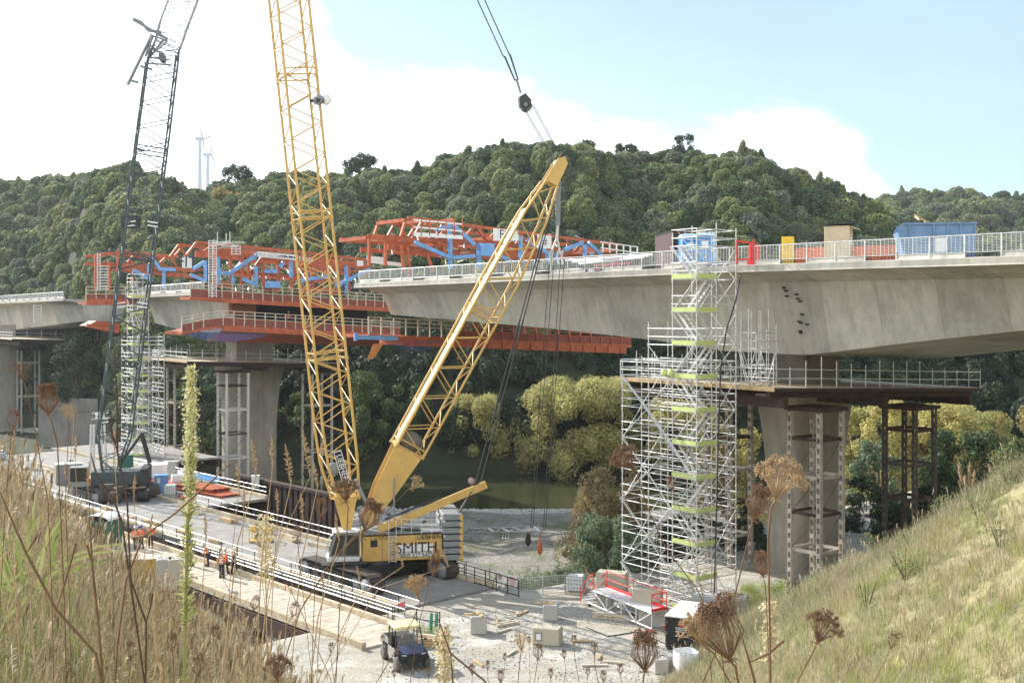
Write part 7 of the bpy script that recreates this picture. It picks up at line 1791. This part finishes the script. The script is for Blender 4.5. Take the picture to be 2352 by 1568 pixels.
def toground(pts, D):
    """carry a stem from its last point down to the bank under it"""
    p, q = pts[-2], pts[-1]; d = (q-p).normalized(); d = (d+V((0, 0, -.35))).normalized(); c = V(q)
    for _ in range(200):
        if c.y < .5 or c.z < ground(c.x, c.y)-.03: break
        c = c+d*.06; d = (d+V((0, 0, -.05))).normalized()
    return pts+[c]
def carrot(label, px, py, size, stem, style='nest', tilt=(0, 0), seed=0, mat=None, D=None, group='dried wild carrot heads'):
    D = D or max(1.5, min(9., .065*F/size)); r_ = random.Random(seed+500); R_ = size/2/F*D; c = W(px, py, D); s = [W(x, y, D+.02*i) for i, (x, y) in enumerate(stem)]
    ap = c+V((tilt[0]*R_*.6, 0, -R_*.75)); pts = toground([ap]+s, D); r = thing('wild_carrot', label, 'weed', pts[-1], group)
    k = max(.0011, .0016*size/60*D/1.8*.55); k = min(k, .004); m = MB(); m.poly(pts, [k]+[k*1.15]*(len(pts)-2)+[k*1.3], 6); m.build('stem', MSTEM, r)
    up = (c-ap).normalized(); sx = up.orthogonal().normalized(); sy = up.cross(sx); m = MB(); n = 60 if size > 45 else 30
    for i in range(n):
        a = r_.uniform(0, 6.28); ra = math.sqrt(r_.random()); d = sx*math.cos(a)+sy*math.sin(a)
        if style == 'open': e = ap+d*R_*ra*1.05+up*R_*(1.75-.75*ra*ra)*r_.uniform(.85, 1.1); mid = ap+d*R_*ra*.62+up*R_*.75
        else: e = ap+d*R_*ra*.62+up*R_*2.05*r_.uniform(.75, 1.05); mid = ap+d*R_*(.35+.5*ra)+up*R_*.95
        t = max(R_*.014, .0003); m.poly([ap, mid, e], [t*1.3, t, t], 4, False)
        ax = (e-mid).normalized()
        for j in range(14 if size > 45 else 7):
            q = (ax*.9+V((r_.gauss(0, 1), r_.gauss(0, 1), r_.gauss(0, 1)))*.62).normalized(); L = R_*r_.uniform(.13, .30); g = e+q*L; m.poly([e, e+q*L*.6, g], [t*.6, t*.9, t*2.4*r_.uniform(.7, 1.3)], 3, True)
    for i in range(7):   # bracts round the base
        a = i*.9; d = sx*math.cos(a)+sy*math.sin(a); m.poly([ap, ap+d*R_*.28+up*R_*.02, ap+d*R_*.42-up*R_*.14], [R_*.03, R_*.025, R_*.005], 3, False)
    m.build('flower_head', mat or MHEAD, r); return r
CL = [
 ('largest open dried head on the tall bent stem right of the pier foot', 1790, 1108, 104, [(1772, 1165), (1765, 1230), (1770, 1568)], 'open', (-.3, 0)),
 ('tall closed dried head leaning beside the largest one', 1738, 1168, 72, [(1722, 1225), (1690, 1360), (1655, 1470), (1600, 1600)], 'nest', (-.4, 0)),
 ('small ragged head below the closed one, against the pier', 1750, 1305, 50, [(1758, 1345), (1762, 1420), (1768, 1570)], 'nest', (.2, 0)),
 ('fluffy tan head against the left edge of the big scaffold', 1438, 1055, 64, [(1462, 1080), (1485, 1160), (1530, 1260), (1600, 1350), (1650, 1460)], 'open', (.9, 0)),
 ('small round head in front of the middle of the big scaffold', 1543, 1114, 30, [(1556, 1150), (1600, 1300), (1625, 1420)], 'nest', (.3, 0)),
 ('biggest blurred head low at right of centre, ragged and brown', 1665, 1470, 125, [(1690, 1530), (1700, 1600)], 'nest', (.3, 0)),
 ('side spray of the biggest ragged head, spreading to the left', 1605, 1452, 90, [(1640, 1500), (1690, 1590)], 'open', (.6, 0)),
 ('open head on a slanting stem over the right slope', 1888, 1448, 78, [(1870, 1490), (1830, 1568)], 'open', (-.5, 0)),
 ('tiny brown head on the right slope by itself', 2050, 1475, 36, [(2040, 1500), (2000, 1580)], 'nest', (-.4, 0)),
 ('dark closed head at the bottom, left of the black generator', 1481, 1512, 82, [(1478, 1555), (1474, 1600)], 'nest', (0, 0)),
 ('dried head in the middle of the gravel view, left of the long block', 1198, 1478, 42, [(1196, 1500), (1188, 1580)], 'open', (0, 0)),
 ('dried head right under the long cream block', 1236, 1502, 34, [(1234, 1522), (1225, 1580)], 'nest', (0, 0)),
 ('feathery head in front of the crane counterweight tracks', 957, 1350, 50, [(966, 1380), (950, 1420), (905, 1500), (850, 1590)], 'open', (.2, 0)),
 ('dried head beside the crane track on an upright stem', 998, 1302, 42, [(990, 1330), (965, 1420), (940, 1580)], 'nest', (-.2, 0)),
 ('head hanging over the river on the long slanting stalk', 955, 1110, 36, [(940, 1122), (880, 1180), (800, 1250), (700, 1380), (650, 1480)], 'open', (-.9, 0)),
 ('ragged head in front of the foot of the upright yellow boom', 793, 1132, 56, [(800, 1165), (795, 1250), (780, 1400), (770, 1590)], 'open', (.1, 0)),
 ('dark ragged head above the crane cab', 846, 1195, 64, [(825, 1220), (760, 1290), (690, 1400), (640, 1560)], 'nest', (-.5, 0)),
 ('curled head left of the boom foot', 738, 1172, 40, [(735, 1195), (725, 1300), (715, 1560)], 'nest', (0, 0)),
 ('small hanging head over the wide deck', 683, 1228, 28, [(684, 1250), (700, 1400), (720, 1590)], 'nest', (0, 0)),
 ('dark head over the wide deck left of the yellow cage', 600, 1247, 34, [(610, 1262), (640, 1300), (690, 1400), (760, 1560)], 'nest', (.5, 0)),
 ('brown ragged head high at left before the far trestle', 110, 930, 62, [(118, 965), (132, 1020), (140, 1200), (150, 1450)], 'nest', (.1, 0)),
 ('flat brown head at the far left against the grey pier', 50, 855, 44, [(56, 880), (75, 960), (110, 1150), (120, 1400)], 'open', (.1, 0)),
 ('small head left of the lighting mast', 155, 948, 36, [(158, 980), (150, 1150), (160, 1400)], 'open', (0, 0)),
 ('dark round head in the grass at lower left', 395, 1480, 36, [(398, 1510), (400, 1600)], 'nest', (0, 0)),
 ('dark head low in the grass right of the brown stems', 300, 1500, 38, [(300, 1530), (290, 1600)], 'nest', (0, 0)),
 ('dry head over the planked bridge end', 675, 1404, 32, [(665, 1425), (610, 1500), (560, 1600)], 'nest', (-.4, 0)),
 ('bent head beside the planked bridge, lower left', 500, 1455, 30, [(490, 1440), (470, 1500), (440, 1600)], 'nest', (.4, 0)),
 ('wide ragged head at the bottom left of the buggy', 637, 1540, 60, [(640, 1575), (640, 1640)], 'open', (0, 0)),
 ('ragged head near the planked bridge far end', 585, 1390, 30, [(570, 1430), (520, 1590)], 'nest', (-.3, 0)),
 ('brown head in the grass directly below the planked bridge', 455, 1535, 44, [(458, 1570), (460, 1640)], 'nest', (0, 0)),
 ('tan head at the left edge low down', 30, 970, 40, [(25, 1000), (10, 1200), (0, 1400)], 'nest', (-.2, 0)),
 ('brown head among the left stems at mid height', 265, 1010, 26, [(262, 1040), (255, 1200), (262, 1450)], 'nest', (0, 0)),
]
for i, (lb, px, py, sz, st_, sty, tl_) in enumerate(CL): carrot(lb, px, py, sz, st_, sty, tl_, i, MHEAD2 if sty == 'open' and i % 2 == 0 else MHEAD)
sm = [(1318, 1472, 20), (1365, 1494, 24), (1386, 1556, 22), (1296, 1505, 18), (1120, 1530, 18), (1085, 1540, 22), (1040, 1525, 14), (1160, 1510, 14), (985, 1545, 18), (1265, 1548, 20), (1350, 1545, 16), (1425, 1540, 22), (1150, 1556, 26), (905, 1548, 16), (760, 1490, 20), (880, 1470, 16), (1005, 1470, 16), (1215, 1470, 14)]
for i, (px, py, sz) in enumerate(sm): carrot('small dried seed head on a thin stem along the bottom edge', px, py, sz, [(px+rng.uniform(-4, 4), py+30), (px+rng.uniform(-20, 20), 1600)], 'nest', (0, 0), 60+i, None, .035*F/sz if sz > 12 else 5, 'small seed heads along the bottom edge')
# tall seed grasses
def seedgrass(label, px, py, L, lean, base, D, seed, group='tall seed grasses'):
    r_ = random.Random(seed); a = W(px, py, D); b = W(px-lean*L*.5, py+L, D); pts = toground([b, W(base[0], base[1], D)], D); r = thing('seed_grass', label, 'grass', pts[-1], group)
    m = MB(); m.poly([a, b]+pts[1:], [.0012, .0016]+[.0022]*(len(pts)-1), 5); m.build('stem', MHEAD2, r)
    m = MB(); ax = (a-b)
    for i in range(46):
        f = i/45; c = b+ax*f; w = math.sin(math.pi*min(.97, f*.9+.08))*.013*L/70*D/5; d = (V((r_.gauss(0, 1), r_.gauss(0, .6), r_.gauss(.7, .4)))).normalized(); m.poly([c, c+d*w*.6, c+d*w*1.3], [.0008*D/5, .0022*D/5*1.4, .0006], 4, False)
    m.build('seed_head', MHEAD2, r)
sg_ = [(578, 1008, 85, -.25, (545, 1250)), (693, 985, 110, -.35, (640, 1250)), (623, 1000, 70, -.1, (600, 1300)), (543, 1062, 60, -.2, (530, 1300)), (655, 1020, 90, -.3, (615, 1350)), (560, 1110, 60, 0., (552, 1350)), (720, 1060, 60, -.3, (690, 1300)), (690, 1130, 70, -.2, (660, 1400)), (35, 985, 60, .3, (60, 1250)), (55, 1045, 60, .35, (80, 1300)), (85, 1000, 70, .2, (110, 1300)), (165, 930, 45, -.2, (150, 1200)), (150, 1060, 45, -.1, (140, 1300)), (175, 1000, 50, .1, (185, 1300)), (265, 975, 40, .2, (275, 1250)), (205, 1060, 60, .1, (215, 1350)), (510, 1250, 50, .5, (560, 1420)), (770, 1180, 60, -.3, (730, 1420)), (820, 1300, 40, -.4, (780, 1480)), (470, 1180, 60, -.1, (460, 1420)), (310, 1090, 50, .1, (320, 1350)), (20, 1120, 60, .2, (35, 1350)), (115, 1150, 60, -.1, (105, 1400)), (905, 1240, 60, -.7, (820, 1370)), (1005, 1245, 55, -.9, (870, 1350)), (350, 1180, 50, .2, (372, 1420)), (420, 1230, 45, -.2, (405, 1430)), (740, 1310, 45, -.1, (730, 1500)), (595, 1180, 50, .2, (610, 1400)), (635, 1120, 55, -.1, (625, 1380))]
for i, (px, py, L, ln, bs) in enumerate(sg_):
    lb = {0: 'seed grass stalk in front of the river pier, leaning right', 1: 'tallest seed grass stalk, left of the upright yellow boom', 23: 'bent seed grass across the crane cab', 24: 'long straw coloured stalk slanting across the crane house sign'}.get(i, 'tall straw coloured grass stalk with a seed head rising at left')
    seedgrass(lb, px, py, L, ln, bs, 3.6+(i*1.7) % 3.2, 700+i, 'tall seed grasses' if i not in (0, 1, 23, 24) else None)
# bare dark stems, tall green weed, flax leaves
def stems(name, label, cat, lines, D, rad, mat):
    bs = toground([W(*q, D) for q in lines[0]], D); r = thing(name, label, cat, bs[-1])
    for i, l in enumerate(lines):
        p = [W(*q, D) for q in l]; p = toground(p, D) if i == 0 else p; m = MB(); m.poly(p, [rad*.45]+[rad]*(len(p)-2)+[rad*1.1], 7); m.build('stem' if i == 0 else 'side_stem', mat, r)
    return r
stems('dead_stem', 'dark forked stem rising in front of the staging at left', 'weed', [[(208, 1040), (222, 1090), (262, 1150), (280, 1200)], ], 3.4, .0032, MDSTEM)
stems('dead_stem', 'long dark bare stem from the left edge to the bottom', 'weed', [[(0, 1130), (60, 1270), (130, 1400), (220, 1500), (240, 1600)], [(130, 1400), (160, 1300), (175, 1245)], [(60, 1270), (85, 1230)]], 2.6, .003, MSTEM)
stems('dead_stem', 'tall dark stem crossing the green shed', 'weed', [[(262, 800), (268, 900), (270, 1040), (292, 1150), (300, 1330), (336, 1430), (334, 1580)], [(336, 1430), (345, 1395), (352, 1360)], [(270, 1040), (258, 1000), (250, 960)]], 3., .0027, MDSTEM)
stems('dead_stem', 'thin brown arching stem reaching to the middle deck scaffold', 'weed', [[(528, 1065), (480, 1110), (400, 1180), (330, 1230), (290, 1330), (270, 1480)]], 3.2, .003, MSTEM)
stems('dead_stem', 'pale curling dry stalk at lower left', 'weed', [[(355, 1360), (354, 1420), (360, 1500), (372, 1540), (368, 1580)]], 2.6, .0045, MHEAD2)
stems('dead_stem', 'brown straight stem left of the pale stalk', 'weed', [[(205, 1180), (212, 1300), (225, 1420), (238, 1580)], [(212, 1300), (200, 1250)]], 2.6, .0028, MSTEM)
stems('dead_stem', 'long bare stem running from the buggy towards the gravel blocks', 'weed', [[(1003, 1410), (1035, 1500), (1110, 1560), (1160, 1620)], [(1035, 1500), (1040, 1568)]], 2.4, .0022, MSTEM)
stems('dead_stem', 'reddish forked stem at the bottom right of the generator', 'weed', [[(1705, 1465), (1722, 1520), (1740, 1590)], [(1722, 1520), (1765, 1500), (1800, 1470)]], 2.0, .0026, MSTEM)
MWEED = foliage('weed_leaves', [(.24, .28, .09), (.36, .38, .15), (.42, .38, .18)], .35, .35, objvar=False)
D = 4.2; r = thing('tall_weed', 'tall yellow green weed with a feathery top before the left scaffold', 'weed', V(toground([W(436, 860, D), W(432, 1200, D), W(425, 1420, D)], D)[-1]))
m = MB(); m.poly(toground([W(437, 850, D), W(438, 960, D), W(432, 1150, D), W(428, 1300, D), W(425, 1420, D)], D), [.002, .0035, .0055, .006, .0065, .007], 7); m.build('stem', MWEED, r)
vs = MB(); r_ = random.Random(9)
for k in range(300):
    f = r_.random(); py = 1040+f*400; px = 437-10*f; a = W(px, py, D); d = V((r_.gauss(0, 1), r_.gauss(0, 1), r_.uniform(.3, 1.6))).normalized(); L = r_.uniform(.03, .065); s = d.cross(V((0, 1, 0))).normalized()*.0021; vs.add([a-s, a+s, a+d*L*.6+s*1.2, a+d*L-V((0, 0, .01)), a+d*L*.6-s*1.2], [(0, 1, 2, 3, 4)])
vs.build('leaves', MWEED, r)
vs = MB()
for k in range(1500):
    f = r_.random(); py = 842+f*330; w = 15*math.sin(math.pi*min(1, f*.85+.12)); px = 437+r_.gauss(0, .45)*w; a = W(px, py, D)+V((0, r_.gauss(0, .03), 0)); d = V((r_.gauss(0, 1), r_.gauss(0, 1), r_.gauss(.4, 1))).normalized(); L = r_.uniform(.007, .018); s = d.orthogonal().normalized()*L*.3; vs.add([a-s, a+s, a+d*L], [(0, 1, 2)])
vs.build('flower_plume', foliage('weed_plume', [(.52, .50, .26), (.62, .55, .33), (.40, .43, .16)], .3, .4, objvar=False), r)
MCRM = foliage('cream_seed', [(.70, .60, .40), (.60, .50, .32)], .3, .35)
def plume(label, px, y0, y1, D):
    p = toground([W(px, y0, D), W(px, y1, D), W(px+2, y1+60, D)], D); r = thing('spent_weed', label, 'weed', p[-1]); m = MB(); m.poly(p, .0022, 5); m.build('stem', MHEAD2, r); m = MB(); q = random.Random(int(px))
    for k in range(420):
        a = W(px+q.gauss(0, 9), y0+(y1-y0)*q.random(), D)+V((0, q.gauss(0, .01), 0)); d = V((q.gauss(0, 1), q.gauss(0, 1), q.gauss(0, 1))).normalized()*.011; s = d.orthogonal().normalized()*.005; m.add([a-s, a+s, a+d], [(0, 1, 2)])
    m.build('seed_plume', MCRM, r)
plume('pale dry plume weed in front of the gravel right of the buggy', 1020, 1440, 1568, 3.2); plume('pale dry plume weed at the foot of the right slope', 1768, 1380, 1520, 3.4); plume('small yellowish plume over the wide deck', 610, 1180, 1330, 4.)
MFLAX = foliage('flax_leaves', [(.20, .25, .08), (.30, .33, .13), (.40, .38, .18)], .3, .4)
D = 6.5; r = thing('flax_bush', 'green sword leaved bush at the left edge above the dry grass', 'bush', W(40, 1260, D)); q = random.Random(3)
for k in range(30):
    b0 = W(q.uniform(-50, 110), q.uniform(1240, 1300), D)+V((0, q.uniform(-.5, .5), -.2)); a = q.uniform(-1.1, 1.3); L = q.uniform(.3, .6); d = V((math.sin(a), q.uniform(-.3, .3), math.cos(a))); s = V((math.cos(a), .3, -math.sin(a))).normalized()*.010
    m = MB(); mid = b0+d*L*.55; tip = b0+d*L+V((0, 0, -.12*L)); m.add([b0-s, b0+s, mid+s*.9, tip, mid-s*.9], [(0, 1, 2, 3, 4)]); m.build('leaf', MFLAX, r)
# pampas grass on the right slope
MPAM = foliage('pampas_plume', [(.62, .48, .34), (.70, .58, .42)], .4, .2)
def pampas(label, px, ytop, ybase, D, n, seed, spread=18):
    q = random.Random(seed); c = W(px, ybase, D); r = thing('pampas_grass', label, 'pampas grass', V((c.x, c.y, min(c.z, ground(c.x, c.y)+.1))), 'pampas clumps on the right slope'); c = V(r.location)
    for i in range(n):
        x = q.uniform(-spread, spread)/F*D; H = (ybase-ytop)/F*D*q.uniform(.65, 1.); t = c+V((x*1.5, q.uniform(-.2, .2), H)); b = c+V((x*.5, 0, 0)); m = MB(); m.poly([b, t-V((0, 0, H*.4))], .012, 4)
        p0 = b.lerp(t, .5)
        for k in range(170): f = k/170; e = p0.lerp(t, f); w = math.sin(math.pi*(f*.85+.1))*.13; d = V((q.gauss(0, 1), q.gauss(0, 1), 2.4)).normalized(); s = d.orthogonal().normalized()*.02; m.add([e-s, e+s, e+d*w*1.6], [(0, 1, 2)])
        m.build('plume', MPAM, r)
    t_ = tuft('leaf_tuft', MPALE, 60, 1.0, .5, .012, seed, .9); o = bpy.data.objects.new('leaf_tuft', t_); COL.objects.link(o); o.parent = r
pampas('pampas clump with five pale plumes, left one near the right edge', 2225, 1055, 1165, 50, 6, 1)
pampas('pampas clump with more spread plumes, right one near the right edge', 2290, 1055, 1130, 49, 6, 2, 26)
pampas('small pampas plumes at the foot of the near pier', 1935, 1250, 1310, 60, 5, 3)
pampas('lone short pampas plumes left of the pier tower foot', 1905, 1275, 1320, 61, 3, 4)
# shrubs on the right slope
MSHR = foliage('broom_leaves', [(.20, .26, .11), (.28, .32, .15)], .3, .4)
for i, (px, py, D, h, w) in enumerate([(1800, 1385, 57, 45, 80), (2020, 1255, 53, 40, 90), (2170, 1180, 50, 45, 110), (1990, 1500, 40, 50, 60), (2080, 1420, 40, 50, 90), (2320, 1200, 44, 60, 110), (2300, 1370, 36, 60, 80), (1880, 1330, 57, 30, 70), (2100, 1290, 46, 40, 90), (2250, 1280, 42, 50, 90)]):
    p = W(px, py+h*.4, D); z = ground(p.x, p.y); p = V((p.x, p.y, z)); r = thing('slope_shrub', ['feathery green shrub at the foot of the slope near the pier', 'wispy shrub on the crest below the far trestle', 'wispy shrub on the crest left of the pampas', 'small green shrub low on the slope', 'rounded shrub in the middle of the slope', 'green shrub at the right edge of the slope, upper', 'twiggy shrub at the right edge of the slope, lower', 'low shrub between pier tower and slope', 'pale shrub in the upper middle of the slope', 'pale shrub right of the upper middle of the slope'][i], 'bush', p, 'shrubs on the right slope')
    R_ = w/2/F*D; H = h/F*D*1.3; q = random.Random(i); cl = [((q.uniform(-.7, .7)*R_, q.uniform(-.6, .6)*R_, q.uniform(.15, .8)*H), R_*q.uniform(.25, .45)) for _ in range(12)]
    me = leafmesh('foliage', MSHR, cl, .13, 330, .5, i+900, .8, 3.5, along=.6, flat=1.2); o = bpy.data.objects.new('foliage', me); COL.objects.link(o); o.parent = r
    m = MB()
    for k in range(9): a = q.uniform(0, 6.28); m.poly([(0, 0, -.1), (math.cos(a)*R_*.4, math.sin(a)*R_*.4, H*.5), (math.cos(a)*R_*.8, math.sin(a)*R_*.8, H*1.05)], [.02, .012, .004], 4)
    o = bpy.data.objects.new('twigs', m.mesh('twigs', BARK)); COL.objects.link(o); o.parent = r
